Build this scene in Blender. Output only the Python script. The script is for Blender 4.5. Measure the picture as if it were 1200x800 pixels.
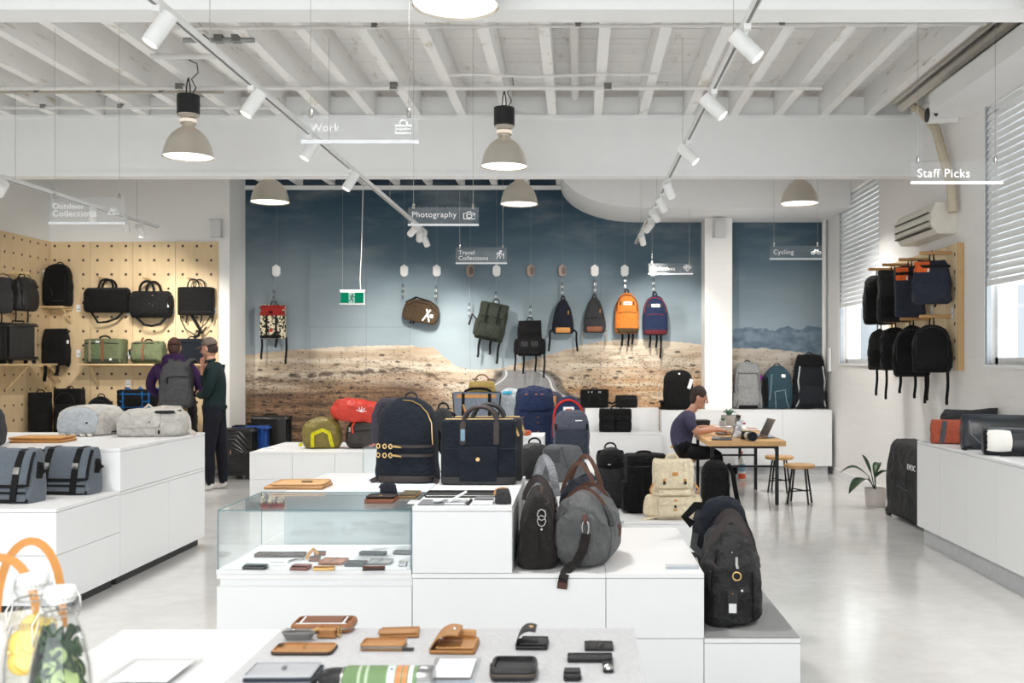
import bpy, bmesh, math, random
from mathutils import Vector, Matrix, Euler, noise
random.seed(7)
PI = math.pi
for _o in list(bpy.data.objects):
    bpy.data.objects.remove(_o)
SC = bpy.context.scene
COL = SC.collection

# ------------------------------------------------------------------ camera
F = 1167.0            # focal length in pixels of a 1200x800 frame
EYE = 1.6
VPX, VPY = 676.0, 423.0
cam = bpy.data.cameras.new('camera'); cam.sensor_width = 36.0; cam.lens = 36.0 * F / 1200.0
cam.shift_x = (600.0 - VPX) / 1200.0; cam.shift_y = (VPY - 400.0) / 1200.0
cam.clip_start = 0.05; cam.clip_end = 200
cam.dof.use_dof = True; cam.dof.focus_distance = 6.0; cam.dof.aperture_fstop = 5.6
camo = bpy.data.objects.new('camera', cam); COL.objects.link(camo)
camo.location = (0, 0, EYE); camo.rotation_euler = (PI / 2, 0, 0)
SC.camera = camo

# ------------------------------------------------------------------ world and exposure
SC.view_settings.view_transform = 'Standard'; SC.view_settings.look = 'None'
SC.view_settings.gamma = 1.0; SC.view_settings.use_curve_mapping = False
SC.view_settings.exposure = -1.18
wd = bpy.data.worlds.new('overcast_sky'); SC.world = wd; wd.use_nodes = True
_bg = wd.node_tree.nodes['Background']; _bg.inputs[0].default_value = (0.88, 0.94, 1.0, 1); _bg.inputs[1].default_value = 2.6

PENDANT_W = 44.0
SPOT_W = 430.0

def area(name, loc, rot, sx, sy, watts, col):
    l = bpy.data.lights.new(name, 'AREA'); l.shape = 'RECTANGLE'; l.size = sx; l.size_y = sy; l.energy = watts; l.color = col
    o = bpy.data.objects.new(name, l); COL.objects.link(o); o.location = loc; o.rotation_euler = rot
    return o
# added unseen fill lamp behind the camera; daylight lamps at the two right windows
area('added_front_fill', (-1.9, -3.6, 1.9), (PI / 2 + 0.32, 0, 0), 10.0, 3.2, 760, (0.95, 0.98, 1.0))
area('window_daylight', (4.05, 7.5, 2.0), (0, PI / 2, 0), 0.8, 2.6, 95, (0.95, 0.98, 1.0))
area('window_daylight', (4.05, 13.0, 2.0), (0, PI / 2, 0), 0.8, 1.7, 60, (0.95, 0.98, 1.0))

# ------------------------------------------------------------------ pixel helpers: s = pixels per metre at that distance
def P(px, py, s): return Vector(((px - VPX) / s, F / s, EYE + (VPY - py) / s))
def S(py, z): return (py - VPY) / (EYE - z)          # scale where a pixel row meets the level z
def G(px, py, z):
    s = S(py, z); return Vector(((px - VPX) / s, F / s, z))

# ------------------------------------------------------------------ mesh collector
def lerp(a, b, t): return a + (b - a) * t
class M:
    def __init__(self): self.v = []; self.f = []
    def add(self, vs, fs):
        n = len(self.v); self.v += [tuple(v) for v in vs]; self.f += [tuple(i + n for i in f) for f in fs]; return self
    def box(self, x0, x1, y0, y1, z0, z1):
        vs = [(x, y, z) for z in (z0, z1) for y in (y0, y1) for x in (x0, x1)]
        return self.add(vs, [(0, 2, 3, 1), (4, 5, 7, 6), (0, 1, 5, 4), (2, 6, 7, 3), (0, 4, 6, 2), (1, 3, 7, 5)])
    def loft(self, rings, cap=True, closed=True):
        n = len(rings[0]); vs = [p for r in rings for p in r]; fs = []
        m = n if closed else n - 1
        for i in range(len(rings) - 1):
            for j in range(m):
                k = (j + 1) % n; fs.append((i * n + j, i * n + k, (i + 1) * n + k, (i + 1) * n + j))
        if cap:
            fs.append(tuple(range(n - 1, -1, -1))); fs.append(tuple((len(rings) - 1) * n + j for j in range(n)))
        return self.add(vs, fs)
    def rbox(self, cx, cy, cz, w, d, h, r=0.01, rz=None, k=3):
        """box with all edges rounded, centre given; rz = rounding of vertical corners"""
        rz = r if rz is None else rz
        rings = []
        def ring(z, ins):
            a, b = w / 2 - ins, d / 2 - ins; rr = max(rz - ins, 0.0005); o = []
            for q, (sx, sy) in enumerate(((1, 1), (-1, 1), (-1, -1), (1, -1))):
                for i in range(k + 1):
                    t = (q + i / k) * PI / 2
                    o.append((cx + sx * (a - rr) + rr * math.cos(t), cy + sy * (b - rr) + rr * math.sin(t), z))
            return o
        for i in range(k + 1):
            t = i / k * PI / 2; rings.append(ring(cz - h / 2 + r * (1 - math.sin(t)), r * (1 - math.cos(t))))
        for i in range(k + 1):
            t = (1 - i / k) * PI / 2; rings.append(ring(cz + h / 2 - r * (1 - math.sin(t)), r * (1 - math.cos(t))))
        return self.loft(rings)
    def tube(self, pts, r, n=8, closed=False):
        pts = [Vector(p) for p in pts]; rings = []; up = None; N = len(pts)
        for i, p in enumerate(pts):
            if closed: t = pts[(i + 1) % N] - pts[i - 1]
            else: t = pts[min(i + 1, N - 1)] - pts[max(i - 1, 0)]
            t = t.normalized() if t.length > 1e-9 else Vector((0, 0, 1))
            if up is None:
                up = Vector((0, 0, 1)) if abs(t.z) < 0.9 else Vector((1, 0, 0))
            a = t.cross(up)
            if a.length < 1e-6: a = t.orthogonal()
            a.normalize(); b = a.cross(t).normalized(); up = b
            rr = r[i] if isinstance(r, (list, tuple)) else r
            rings.append([p + a * (rr * math.cos(2 * PI * j / n)) + b * (rr * math.sin(2 * PI * j / n)) for j in range(n)])
        if closed:
            rings.append(rings[0]); return self.loft(rings, cap=False)
        return self.loft(rings)
    def strap(self, pts, w, t=0.004, nrm=(0, -1, 0), closed=False):
        """flat band along a path; nrm = direction its face looks to (one vector or one for each point)"""
        pts = [Vector(p) for p in pts]; rings = []; N = len(pts)
        for i, p in enumerate(pts):
            if closed: tg = pts[(i + 1) % N] - pts[i - 1]
            else: tg = pts[min(i + 1, N - 1)] - pts[max(i - 1, 0)]
            tg.normalize()
            nn = Vector(nrm[i]) if isinstance(nrm, list) else Vector(nrm)
            a = tg.cross(nn)
            if a.length < 1e-4: a = tg.orthogonal()
            a.normalize(); b = a.cross(tg).normalized()
            ww = w[i] if isinstance(w, list) else w
            rings.append([p + a * (sx * ww / 2) + b * (sy * t / 2) for sx, sy in ((1, 1), (-1, 1), (-1, -1), (1, -1))])
        if closed:
            rings.append(rings[0]); return self.loft(rings, cap=False)
        return self.loft(rings)
    def lathe(self, prof, n=20, c=(0, 0, 0), cap=False):
        rings = [[(c[0] + r * math.cos(2 * PI * j / n), c[1] + r * math.sin(2 * PI * j / n), c[2] + z) for j in range(n)] for r, z in prof]
        return self.loft(rings, cap=cap)
    def prism(self, pts, y0, y1):
        """outline in x,z pushed along y"""
        n = len(pts); vs = [(x, y0, z) for x, z in pts] + [(x, y1, z) for x, z in pts]
        fs = [tuple(range(n)), tuple(range(2 * n - 1, n - 1, -1))] + [(i, n + i, n + (i + 1) % n, (i + 1) % n) for i in range(n)]
        return self.add(vs, fs)
    def slab(self, pts, z0, z1):
        """outline in x,y pushed along z"""
        n = len(pts); vs = [(x, y, z0) for x, y in pts] + [(x, y, z1) for x, y in pts]
        fs = [tuple(range(n - 1, -1, -1)), tuple(range(n, 2 * n))] + [(i, (i + 1) % n, n + (i + 1) % n, n + i) for i in range(n)]
        return self.add(vs, fs)
    def xf(self, mat):
        self.v = [tuple(mat @ Vector(v)) for v in self.v]; return self
    def rough(self, amp, sc, seed=0.0):
        if amp:
            o = Vector((seed * 3.1, seed * 1.7, seed)); out = []
            for v in self.v:
                q = Vector(v); d = noise.noise_vector(q * sc + o) * amp + noise.noise_vector(q * sc * 2.7 + o) * (amp * 0.45)
                out.append(tuple(q + d))
            self.v = out
        return self
    def mesh(self, name):
        me = bpy.data.meshes.new(name); me.from_pydata(self.v, [], self.f); me.update()
        b = bmesh.new(); b.from_mesh(me); bmesh.ops.recalc_face_normals(b, faces=b.faces); b.to_mesh(me); b.free()
        return me

def obj(name, m, mat, parent=None, smooth=40, loc=None, rot=None):
    me = m.mesh(name) if isinstance(m, M) else m
    if smooth:
        for p in me.polygons: p.use_smooth = True
        me.set_sharp_from_angle(angle=math.radians(smooth))
    if mat is not None:
        me.materials.clear()
        for q in (mat if isinstance(mat, list) else [mat]): me.materials.append(q)
    o = bpy.data.objects.new(name, me); COL.objects.link(o)
    if parent is not None: o.parent = parent
    if loc is not None: o.location = loc
    if rot is not None: o.rotation_euler = rot if isinstance(rot, (tuple, Euler)) else (0, 0, rot)
    return o
def inst(src, parent=None, loc=None):
    o = src.copy(); COL.objects.link(o)
    if parent is not None: o.parent = parent
    if loc is not None: o.location = loc
    return o
def tag(o, label, cat, group=None):
    o['label'] = label; o['category'] = cat
    if group: o['group'] = group
    return o
def struct(o):
    o['kind'] = 'structure'; return o
def thing(name, label, cat, loc=(0, 0, 0), rot=0, group=None):
    o = bpy.data.objects.new(name, None); COL.objects.link(o); o.empty_display_size = 0.1
    o.location = loc; o.rotation_euler = (0, 0, rot) if not isinstance(rot, tuple) else rot
    return tag(o, label, cat, group)

# ------------------------------------------------------------------ materials
def lin(c): c /= 255.0; return c / 12.92 if c <= 0.04045 else ((c + 0.055) / 1.055) ** 2.4
def rgb(c): return (lin(c[0]), lin(c[1]), lin(c[2]), 1)
_mats = {}
def newmat(name):
    m = bpy.data.materials.new(name); m.use_nodes = True; nt = m.node_tree; nt.nodes.clear()
    out = nt.nodes.new('ShaderNodeOutputMaterial'); return m, nt, out
def mat(name, col, rough=0.6, metal=0.0, var=0.08, vs=12.0, bump=0.0, bs=60.0, spec=0.4, sheen=0.0, aniso=(1, 1, 1), emit=0.0, dist=0.01):
    if name in _mats: return _mats[name]
    m, nt, out = newmat(name); N = nt.nodes.new; L = nt.links.new
    b = N('ShaderNodeBsdfPrincipled'); L(b.outputs[0], out.inputs[0])
    tc = N('ShaderNodeTexCoord'); mp = N('ShaderNodeMapping'); mp.inputs['Scale'].default_value = aniso; L(tc.outputs['Object'], mp.inputs[0])
    nz = N('ShaderNodeTexNoise'); nz.inputs['Scale'].default_value = vs; nz.inputs['Detail'].default_value = 4; L(mp.outputs[0], nz.inputs['Vector'])
    mx = N('ShaderNodeMix'); mx.data_type = 'RGBA'; c = rgb(col)
    mx.inputs[6].default_value = tuple(min(1, max(0, x * (1 - var * 1.6))) for x in c[:3]) + (1,)
    mx.inputs[7].default_value = tuple(min(1, x * (1 + var * 1.6)) for x in c[:3]) + (1,)
    L(nz.outputs[0], mx.inputs[0]); L(mx.outputs[2], b.inputs['Base Color'])
    b.inputs['Roughness'].default_value = rough; b.inputs['Metallic'].default_value = metal; b.inputs['Specular IOR Level'].default_value = spec
    if sheen: b.inputs['Sheen Weight'].default_value = sheen
    if bump:
        n2 = N('ShaderNodeTexNoise'); n2.inputs['Scale'].default_value = bs; n2.inputs['Detail'].default_value = 5; L(mp.outputs[0], n2.inputs['Vector'])
        bp = N('ShaderNodeBump'); bp.inputs['Strength'].default_value = bump; bp.inputs['Distance'].default_value = dist if bump < 0.55 else max(dist, 0.045)      # deep folds on soft goods
        L(n2.outputs[0], bp.inputs['Height']); L(bp.outputs[0], b.inputs['Normal'])
    if emit:
        b.inputs['Emission Color'].default_value = c; b.inputs['Emission Strength'].default_value = emit
    _mats[name] = m; return m
def fab(name, col, rough=0.8, bump=0.5, bs=28.0, var=0.16, vs=30.0, sheen=0.03, spec=0.2):
    fresh = name not in _mats; m = mat(name, tuple(c * 0.9 for c in col) if max(col) < 60 else col, rough, 0, var, vs, min(1.0, bump * 1.5), bs * 0.42, spec, sheen, dist=0.035)
    if fresh:                                            # folds: stretched, distorted noise
        for n in m.node_tree.nodes:
            if n.type == 'TEX_NOISE' and abs(n.inputs['Scale'].default_value - bs * 0.42) < 1e-4: n.inputs['Distortion'].default_value = 1.6; n.inputs['Roughness'].default_value = 0.62
    return m
def leather(name, col, rough=0.45): return mat(name, col, rough, 0, 0.12, 25, 0.25, 160, 0.4)
def emitter(name, col, strength):
    if name in _mats: return _mats[name]
    m, nt, out = newmat(name); e = nt.nodes.new('ShaderNodeEmission'); e.inputs[0].default_value = rgb(col); e.inputs[1].default_value = strength
    nt.links.new(e.outputs[0], out.inputs[0]); _mats[name] = m; return m
def glass(name, tint=(1, 1, 1), refl=0.9, haze=0.0, ior=1.45):
    """clear sheet: light passes straight through, surface reflection by Fresnel"""
    if name in _mats: return _mats[name]
    m, nt, out = newmat(name); N = nt.nodes.new; L = nt.links.new
    t = N('ShaderNodeBsdfTransparent'); t.inputs[0].default_value = (*tint, 1)
    g = N('ShaderNodeBsdfGlossy'); g.inputs['Roughness'].default_value = 0.02; g.inputs[0].default_value = (refl, refl, refl, 1)
    lw = N('ShaderNodeLayerWeight'); lw.inputs[0].default_value = 0.5            # Schlick reflection, the same on both faces of the sheet
    pw = N('ShaderNodeMath'); pw.operation = 'POWER'; pw.inputs[1].default_value = 5.0; L(lw.outputs['Facing'], pw.inputs[0])
    f0 = ((ior - 1) / (ior + 1)) ** 2
    fr = N('ShaderNodeMath'); fr.operation = 'MULTIPLY_ADD'; fr.inputs[1].default_value = 1 - f0; fr.inputs[2].default_value = f0; L(pw.outputs[0], fr.inputs[0])
    mx = N('ShaderNodeMixShader'); L(fr.outputs[0], mx.inputs[0]); L(t.outputs[0], mx.inputs[1]); L(g.outputs[0], mx.inputs[2]); last = mx
    if haze:
        d = N('ShaderNodeBsdfDiffuse'); d.inputs[0].default_value = (0.9, 0.95, 0.97, 1)
        m2 = N('ShaderNodeMixShader'); m2.inputs[0].default_value = haze; L(last.outputs[0], m2.inputs[1]); L(d.outputs[0], m2.inputs[2]); last = m2
    L(last.outputs[0], out.inputs[0]); _mats[name] = m; return m

WHITE = mat('white_laminate', (236, 237, 238), 0.35, 0, 0.012, 3)
WHITE_TOP = mat('white_laminate_top', (238, 238, 238), 0.3, 0, 0.012, 3)
SEAM = mat('shadow_gap', (60, 60, 60), 0.9)
KICK = mat('kick_board', (70, 70, 70), 0.8)
KICK_L = mat('kick_board_pale', (190, 192, 194), 0.6)
BLACKFAB = fab('black_nylon', (20, 20, 21)); BLACKFAB2 = fab('black_canvas', (25, 25, 26), bs=45)
BLACKSTRAP = fab('black_webbing', (22, 22, 23), bump=0.3, bs=200)
CHAR = fab('charcoal_fabric', (58, 58, 60)); DKGREY = fab('dark_grey_fabric', (78, 80, 83))
NAVY = fab('navy_canvas', (29, 35, 45), bump=0.35, bs=60); NAVY2 = fab('navy_blue_fabric', (30, 42, 70)); NAVYK = fab('navy_black_fabric', (33, 35, 48))
DLEATH = leather('dark_brown_leather', (52, 42, 40)); BLEATH = leather('black_leather', (38, 37, 38), 0.5); TAN = leather('tan_leather', (196, 138, 72)); BROWN = leather('brown_leather', (130, 78, 50))
METAL = mat('nickel', (190, 188, 184), 0.25, 1.0, 0.03); BRASS = mat('brass', (214, 178, 120), 0.28, 1.0, 0.03); DMETAL = mat('black_steel', (32, 34, 36), 0.45, 0.3)
WPAINT = mat('white_paint', (243, 243, 242), 0.5, 0, 0.02, 4)
WPRINT = mat('white_print', (250, 250, 250), 0.5, 0, 0.0)
PAPER = mat('white_card', (240, 241, 242), 0.6, 0, 0.02)
ACRYL = glass('clear_acrylic', (0.985, 0.99, 0.995), 0.9, 0.02)
GLASS = glass('case_glass', (0.972, 0.99, 0.992), 0.95, 0.015, 1.5)
GEDGE = mat('glass_edge', (70, 120, 130), 0.15, 0, 0.02)
# ================================================================== the room
XR, XL, YB, YP = 3.66, -7.43, 14.72, 14.05      # right wall, left wall, mural wall, peg-board wall
YF = -4.0
# ---- floor: polished pale concrete
def floor_mat():
    m, nt, out = newmat('polished_concrete'); N = nt.nodes.new; L = nt.links.new
    b = N('ShaderNodeBsdfPrincipled'); L(b.outputs[0], out.inputs[0]); tc = N('ShaderNodeTexCoord')
    n1 = N('ShaderNodeTexNoise'); n1.inputs['Scale'].default_value = 0.7; n1.inputs['Detail'].default_value = 8; n1.inputs['Roughness'].default_value = 0.65
    n2 = N('ShaderNodeTexNoise'); n2.inputs['Scale'].default_value = 9; n2.inputs['Detail'].default_value = 6
    L(tc.outputs['Object'], n1.inputs['Vector']); L(tc.outputs['Object'], n2.inputs['Vector'])
    r = N('ShaderNodeValToRGB'); e = r.color_ramp.elements; e[0].position = 0.3; e[0].color = rgb((204, 202, 198)); e[1].position = 0.72; e[1].color = rgb((227, 227, 225)); L(n1.outputs[0], r.inputs[0])
    mx = N('ShaderNodeMix'); mx.data_type = 'RGBA'; mx.blend_type = 'MULTIPLY'; mx.inputs[0].default_value = 0.18
    L(r.outputs[0], mx.inputs[6]); L(n2.outputs[0], mx.inputs[7]); L(mx.outputs[2], b.inputs['Base Color'])
    rr = N('ShaderNodeMapRange'); rr.inputs[3].default_value = 0.07; rr.inputs[4].default_value = 0.24; L(n1.outputs[0], rr.inputs[0]); L(rr.outputs[0], b.inputs['Roughness'])
    b.inputs['Specular IOR Level'].default_value = 0.55
    bp = N('ShaderNodeBump'); bp.inputs['Strength'].default_value = 0.05; L(n2.outputs[0], bp.inputs['Height']); L(bp.outputs[0], b.inputs['Normal'])
    return m
struct(obj('floor', M().box(XL - 0.3, XR + 0.3, YF, YB + 0.3, -0.1, 0), floor_mat(), smooth=0))

def brick_paint(name, col, bump=0.25):
    m, nt, out = newmat(name); N = nt.nodes.new; L = nt.links.new
    b = N('ShaderNodeBsdfPrincipled'); L(b.outputs[0], out.inputs[0]); b.inputs['Roughness'].default_value = 0.55
    g = N('ShaderNodeNewGeometry'); sp = N('ShaderNodeSeparateXYZ'); L(g.outputs['Position'], sp.inputs[0])
    ad = N('ShaderNodeMath'); L(sp.outputs[0], ad.inputs[0]); L(sp.outputs[1], ad.inputs[1])
    cb = N('ShaderNodeCombineXYZ'); L(ad.outputs[0], cb.inputs[0]); L(sp.outputs[2], cb.inputs[1])
    br = N('ShaderNodeTexBrick'); br.inputs['Scale'].default_value = 1.0; br.inputs['Brick Width'].default_value = 0.24; br.inputs['Row Height'].default_value = 0.086; br.inputs['Mortar Size'].default_value = 0.006
    br.inputs['Mortar Smooth'].default_value = 0.6
    br.inputs['Color1'].default_value = rgb(col); c2 = tuple(int(x * 0.993) for x in col); br.inputs['Color2'].default_value = rgb(c2); br.inputs['Mortar'].default_value = rgb(tuple(int(x * 0.985) for x in col))
    L(cb.outputs[0], br.inputs['Vector'])
    nz = N('ShaderNodeTexNoise'); nz.inputs['Scale'].default_value = 25; L(g.outputs['Position'], nz.inputs['Vector'])
    L(br.outputs[0], b.inputs['Base Color'])
    mm = N('ShaderNodeMath'); mm.operation = 'MULTIPLY_ADD'; mm.inputs[1].default_value = -1; L(br.outputs['Fac'], mm.inputs[0]); L(nz.outputs[0], mm.inputs[2])
    bp = N('ShaderNodeBump'); bp.inputs['Strength'].default_value = bump; bp.inputs['Distance'].default_value = 0.008; L(mm.outputs[0], bp.inputs['Height']); L(bp.outputs[0], b.inputs['Normal'])
    return m
BRICK = brick_paint('white_painted_brick', (244, 242, 239), 0.1)
PLASTER = mat('white_plaster', (238, 237, 234), 0.7, 0, 0.015, 2, 0.1, 30)

# ---- right wall with two windows, left wall, front wall with the shop front opening
W1, W2 = (12.07, 13.91), (6.2, 8.95); WZ0, WZ1 = 1.57, 3.88
w = M()
for y0, y1 in ((YF, W2[0]), (W2[1], W1[0]), (W1[1], YB + 0.3)): w.box(XR, XR + 0.3, y0, y1, 0, 4.8)
for a in (W1, W2): w.box(XR, XR + 0.3, a[0], a[1], 0, WZ0); w.box(XR, XR + 0.3, a[0], a[1], WZ1, 4.8)
struct(obj('wall_right', w, BRICK, smooth=0))
struct(obj('wall_left', M().box(XL - 0.3, XL, YF, YP, 0, 4.8), PLASTER, smooth=0))
struct(obj('wall_back_left', M().box(XL - 0.3, -4.9, YP, YB + 0.3, 0, 4.8), PLASTER, smooth=0))
w = M().box(XL - 0.3, XR + 0.3, YF - 0.3, YF, 3.7, 4.8)
for x in (XL - 0.3, -3.7, 0.0, XR): w.box(x, x + 0.3, YF - 0.3, YF, 0, 3.7)
struct(obj('wall_front', w, PLASTER, smooth=0))
# skirting of the right wall
struct(obj('baseboard_right', M().box(XR - 0.02, XR, 8.9, YB, 0, 0.09), WPAINT, smooth=0))

# ---- mural: one big photographic print on the back wall, drawn with nodes in the wall's own coordinates
class E:                                             # tiny expression builder over Math nodes
    nt = None
    def __init__(self, s): self.s = s
    @staticmethod
    def m(op, *a, clamp=False):
        n = E.nt.nodes.new('ShaderNodeMath'); n.operation = op; n.use_clamp = clamp
        for i, x in enumerate(a):
            if isinstance(x, E): E.nt.links.new(x.s, n.inputs[i])
            else: n.inputs[i].default_value = x
        return E(n.outputs[0])
    def __add__(s, o): return E.m('ADD', s, o)
    def __radd__(s, o): return E.m('ADD', s, o)
    def __sub__(s, o): return E.m('SUBTRACT', s, o)
    def __rsub__(s, o): return E.m('SUBTRACT', o, s)
    def __mul__(s, o): return E.m('MULTIPLY', s, o)
    __rmul__ = __mul__
def step(x, a, b):                                   # smooth 0..1 between a and b
    n = E.nt.nodes.new('ShaderNodeMapRange'); n.interpolation_type = 'SMOOTHSTEP'
    E.nt.links.new(x.s, n.inputs[0]); n.inputs[1].default_value = a; n.inputs[2].default_value = b; return E(n.outputs[0])
def ramp(x, stops, a=0.0, b=1.0):
    n = E.nt.nodes.new('ShaderNodeMapRange'); E.nt.links.new(x.s, n.inputs[0]); n.inputs[1].default_value = a; n.inputs[2].default_value = b
    r = E.nt.nodes.new('ShaderNodeValToRGB'); E.nt.links.new(n.outputs[0], r.inputs[0]); el = r.color_ramp.elements
    while len(el) < len(stops): el.new(0.5)
    for e, (p, c) in zip(el, stops): e.position = (p - a) / (b - a); e.color = rgb(c) if isinstance(c, tuple) else (c, c, c, 1)
    return r.outputs[0]
def curve(x, pts, a, b):                             # piecewise value over [a,b]; pts in px units
    lo, hi = min(p[1] for p in pts), max(p[1] for p in pts)
    return E(ramp(x, [(p, (q - lo) / (hi - lo)) for p, q in pts], a, b)) * (hi - lo) + lo
def mixc(f, a, b):
    n = E.nt.nodes.new('ShaderNodeMix'); n.data_type = 'RGBA'; E.nt.links.new(f.s, n.inputs[0])
    for i, c in ((6, a), (7, b)):
        if isinstance(c, tuple): n.inputs[i].default_value = rgb(c)
        else: E.nt.links.new(c, n.inputs[i])
    return n.outputs[2]
def mural_mat():
    m, nt, out = newmat('desert_road_mural'); E.nt = nt; N = nt.nodes.new; L = nt.links.new
    b = N('ShaderNodeBsdfPrincipled'); L(b.outputs[0], out.inputs[0]); b.inputs['Roughness'].default_value = 0.6; b.inputs['Specular IOR Level'].default_value = 0.25
    g = N('ShaderNodeNewGeometry'); sp = N('ShaderNodeSeparateXYZ'); L(g.outputs['Position'], sp.inputs[0])
    u = E(sp.outputs[0]) * 79.3 + 676.0; v = E(sp.outputs[2]) * -79.3 + (423.0 + 1.6 * 79.3)
    def nz(su, sv, det=5, off=0.0, rough=0.55):
        c = N('ShaderNodeCombineXYZ'); L((u * su + off).s, c.inputs[0]); L((v * sv).s, c.inputs[1])
        n = N('ShaderNodeTexNoise'); n.inputs['Scale'].default_value = 1; n.inputs['Detail'].default_value = det; n.inputs['Roughness'].default_value = rough; L(c.outputs[0], n.inputs['Vector']); return E(n.outputs[0])
    def vor(su, sv, off=0.0):
        c = N('ShaderNodeCombineXYZ'); L((u * su + off).s, c.inputs[0]); L((v * sv).s, c.inputs[1])
        n = N('ShaderNodeTexVoronoi'); n.voronoi_dimensions = '2D'; n.inputs['Scale'].default_value = 1; L(c.outputs[0], n.inputs['Vector']); return E(n.outputs['Distance']), n.outputs['Color']
    # sky
    vv = v + (nz(0.006, 0.02, 4) - 0.5) * 60.0
    sky = ramp(vv, [(208, (44, 68, 84)), (250, (58, 84, 100)), (300, (88, 110, 122)), (350, (132, 148, 156)), (395, (164, 178, 185)), (440, (184, 196, 201))], 200, 450)
    cl = step(nz(0.009, 0.028, 7, 7.0, 0.62), 0.46, 0.74) * step(v, 420, 300)
    sky = mixc(cl * 0.5, sky, (150, 158, 162))
    sky = mixc(step(u, 470, 300) * step(v, 230, 340) * 0.55, sky, (140, 146, 150))
    # far mountains on the right
    ridge = 386.0 + (nz(0.035, 0.0, 5, 3.0) - 0.5) * 30.0 + step(u, 862, 900) * -2.0
    mt = step(v - ridge, -0.6, 0.8) * step(u, 815, 860)
    sky = mixc(mt, sky, mixc(step(nz(0.06, 0.09, 6), 0.35, 0.65), (96, 116, 132), (136, 152, 164)))
    # hills
    h = curve(u, [(285, 416), (340, 410), (400, 406), (470, 404), (510, 408), (532, 428), (552, 433), (585, 432), (640, 416), (690, 402), (740, 396), (800, 401), (860, 408), (900, 408), (965, 416)], 285, 970)
    hl = h + (nz(0.09, 0.0, 5, 11.0) - 0.5) * 7.0
    land = step(v - hl, -0.5, 0.7)
    d = v - h
    dd = d + (nz(0.012, 0.10, 6, 5.0) - 0.5) * 44.0
    strata = step(nz(0.007, 0.10, 7, 2.0, 0.6), 0.40, 0.60)
    ccol = mixc(strata, (232, 217, 196), (198, 176, 150))
    ccol = mixc(step(nz(0.05, 0.09, 6, 14.0), 0.5, 0.72) * 0.5, ccol, (168, 144, 120))
    ccol = mixc(step(dd, 26, 52) * step(u, 560, 660), ccol, mixc(step(nz(0.012, 0.13, 6, 4.0), 0.42, 0.6), (198, 154, 112), (222, 202, 174)))
    ccol = mixc(step(dd, 24, 58) * step(u, 590, 480), ccol, mixc(step(nz(0.014, 0.17, 7, 1.0, 0.62), 0.36, 0.62), (98, 76, 60), (160, 126, 96)))
    ccol = mixc(step(u, 858, 880) * 0.75, ccol, mixc(step(nz(0.03, 0.11, 5, 6.0), 0.4, 0.6), (214, 204, 192), (190, 176, 160)))
    # scrub: single bushes, thick only in clusters and low on the slopes
    for su, sv, lo, hi, off, gain in ((0.11, 0.26, 0.10, 0.19, 0.0, 1.0), (0.24, 0.5, 0.14, 0.24, 2.2, 1.0), (0.055, 0.15, 0.14, 0.24, 4.4, 0.6)):
        dist, cc = vor(su, sv, off); sc = N('ShaderNodeSeparateColor'); L(cc, sc.inputs[0])
        clus = step(nz(0.016, 0.07, 4, off + 8.0), 0.42, 0.56)
        dens = (clus * step(d, 2, 40) * 0.9 + step(d, 34, 80) * step(u, 620, 420) * 0.75 + 0.06) * gain
        on = step(dens - E(sc.outputs[0]), -0.01, 0.02)
        ragged = dist + (nz(0.3, 0.6, 3, off) - 0.5) * 0.3
        ccol = mixc((1.0 - step(ragged, lo, hi)) * on * 0.85, ccol, (54, 48, 46))
    # dark scrub lines across the left hill
    band = (1.0 - step(E.m('ABSOLUTE', d - 31.0 + (nz(0.012, 0.0, 4, 21.0) - 0.5) * 26.0), 1.0, 4.0)) * step(nz(0.08, 0.2, 4, 3.0), 0.4, 0.55) * step(u, 560, 500)
    ccol = mixc(band * 0.8, ccol, (66, 54, 48))
    # dry water lines
    for f_, o_ in ((0.02, 31.0), (0.014, 47.0)):
        w_ = E.m('ABSOLUTE', nz(f_, f_ * 3.2, 5, o_) - 0.5); ccol = mixc((1.0 - step(w_, 0.0, 0.018)) * step(d, 4, 16) * 0.45, ccol, (112, 88, 68))
    # road
    t = v - 430.0
    uc = t * 0.5 + 604.0 + E.m('SINE', t * 0.16) * 7.0; hw = t * 0.9 + 19.0
    r = E.m('ABSOLUTE', u - uc) - hw
    on = step(v, 432, 436)
    ccol = mixc((1.0 - step(r, 6, 12)) * on, ccol, mixc(step(nz(0.1, 0.2, 4), 0.4, 0.6), (128, 118, 106), (88, 80, 74)))
    ccol = mixc((1.0 - step(r, -0.6, 0.8)) * on, ccol, mixc(nz(0.03, 0.3, 5), (136, 136, 138), (160, 158, 156)))
    ccol = mixc((1.0 - step(E.m('ABSOLUTE', r + 5.0), 0.7, 1.5)) * on, ccol, (226, 224, 220))
    col = mixc(land, sky, ccol)
    # strip joints and the outline of a papered-over door
    ln = None
    for c in (363.0, 429.0, 480.0, 551.0, 704.0):
        q = 1.0 - step(E.m('ABSOLUTE', u - c), 0.15, 0.5)
        if c in (363.0, 480.0): q = q * step(v, 382, 383)
        ln = q if ln is None else E.m('MAXIMUM', ln, q)
    q = (1.0 - step(E.m('ABSOLUTE', v - 383.0), 0.15, 0.5)) * step(u, 362, 363) * step(u, 481, 480); ln = E.m('MAXIMUM', ln, q)
    col = mixc(ln * 0.3, col, (60, 60, 62))
    mu = N('ShaderNodeMix'); mu.data_type = 'RGBA'; mu.blend_type = 'MULTIPLY'; mu.inputs[0].default_value = 1; mu.inputs[7].default_value = (0.80, 0.81, 0.82, 1); L(col, mu.inputs[6]); L(mu.outputs[2], b.inputs['Base Color'])     # print density
    br = N('ShaderNodeTexBrick'); br.inputs['Scale'].default_value = 1.0; br.inputs['Brick Width'].default_value = 0.24; br.inputs['Row Height'].default_value = 0.086; br.inputs['Mortar Size'].default_value = 0.005
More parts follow.
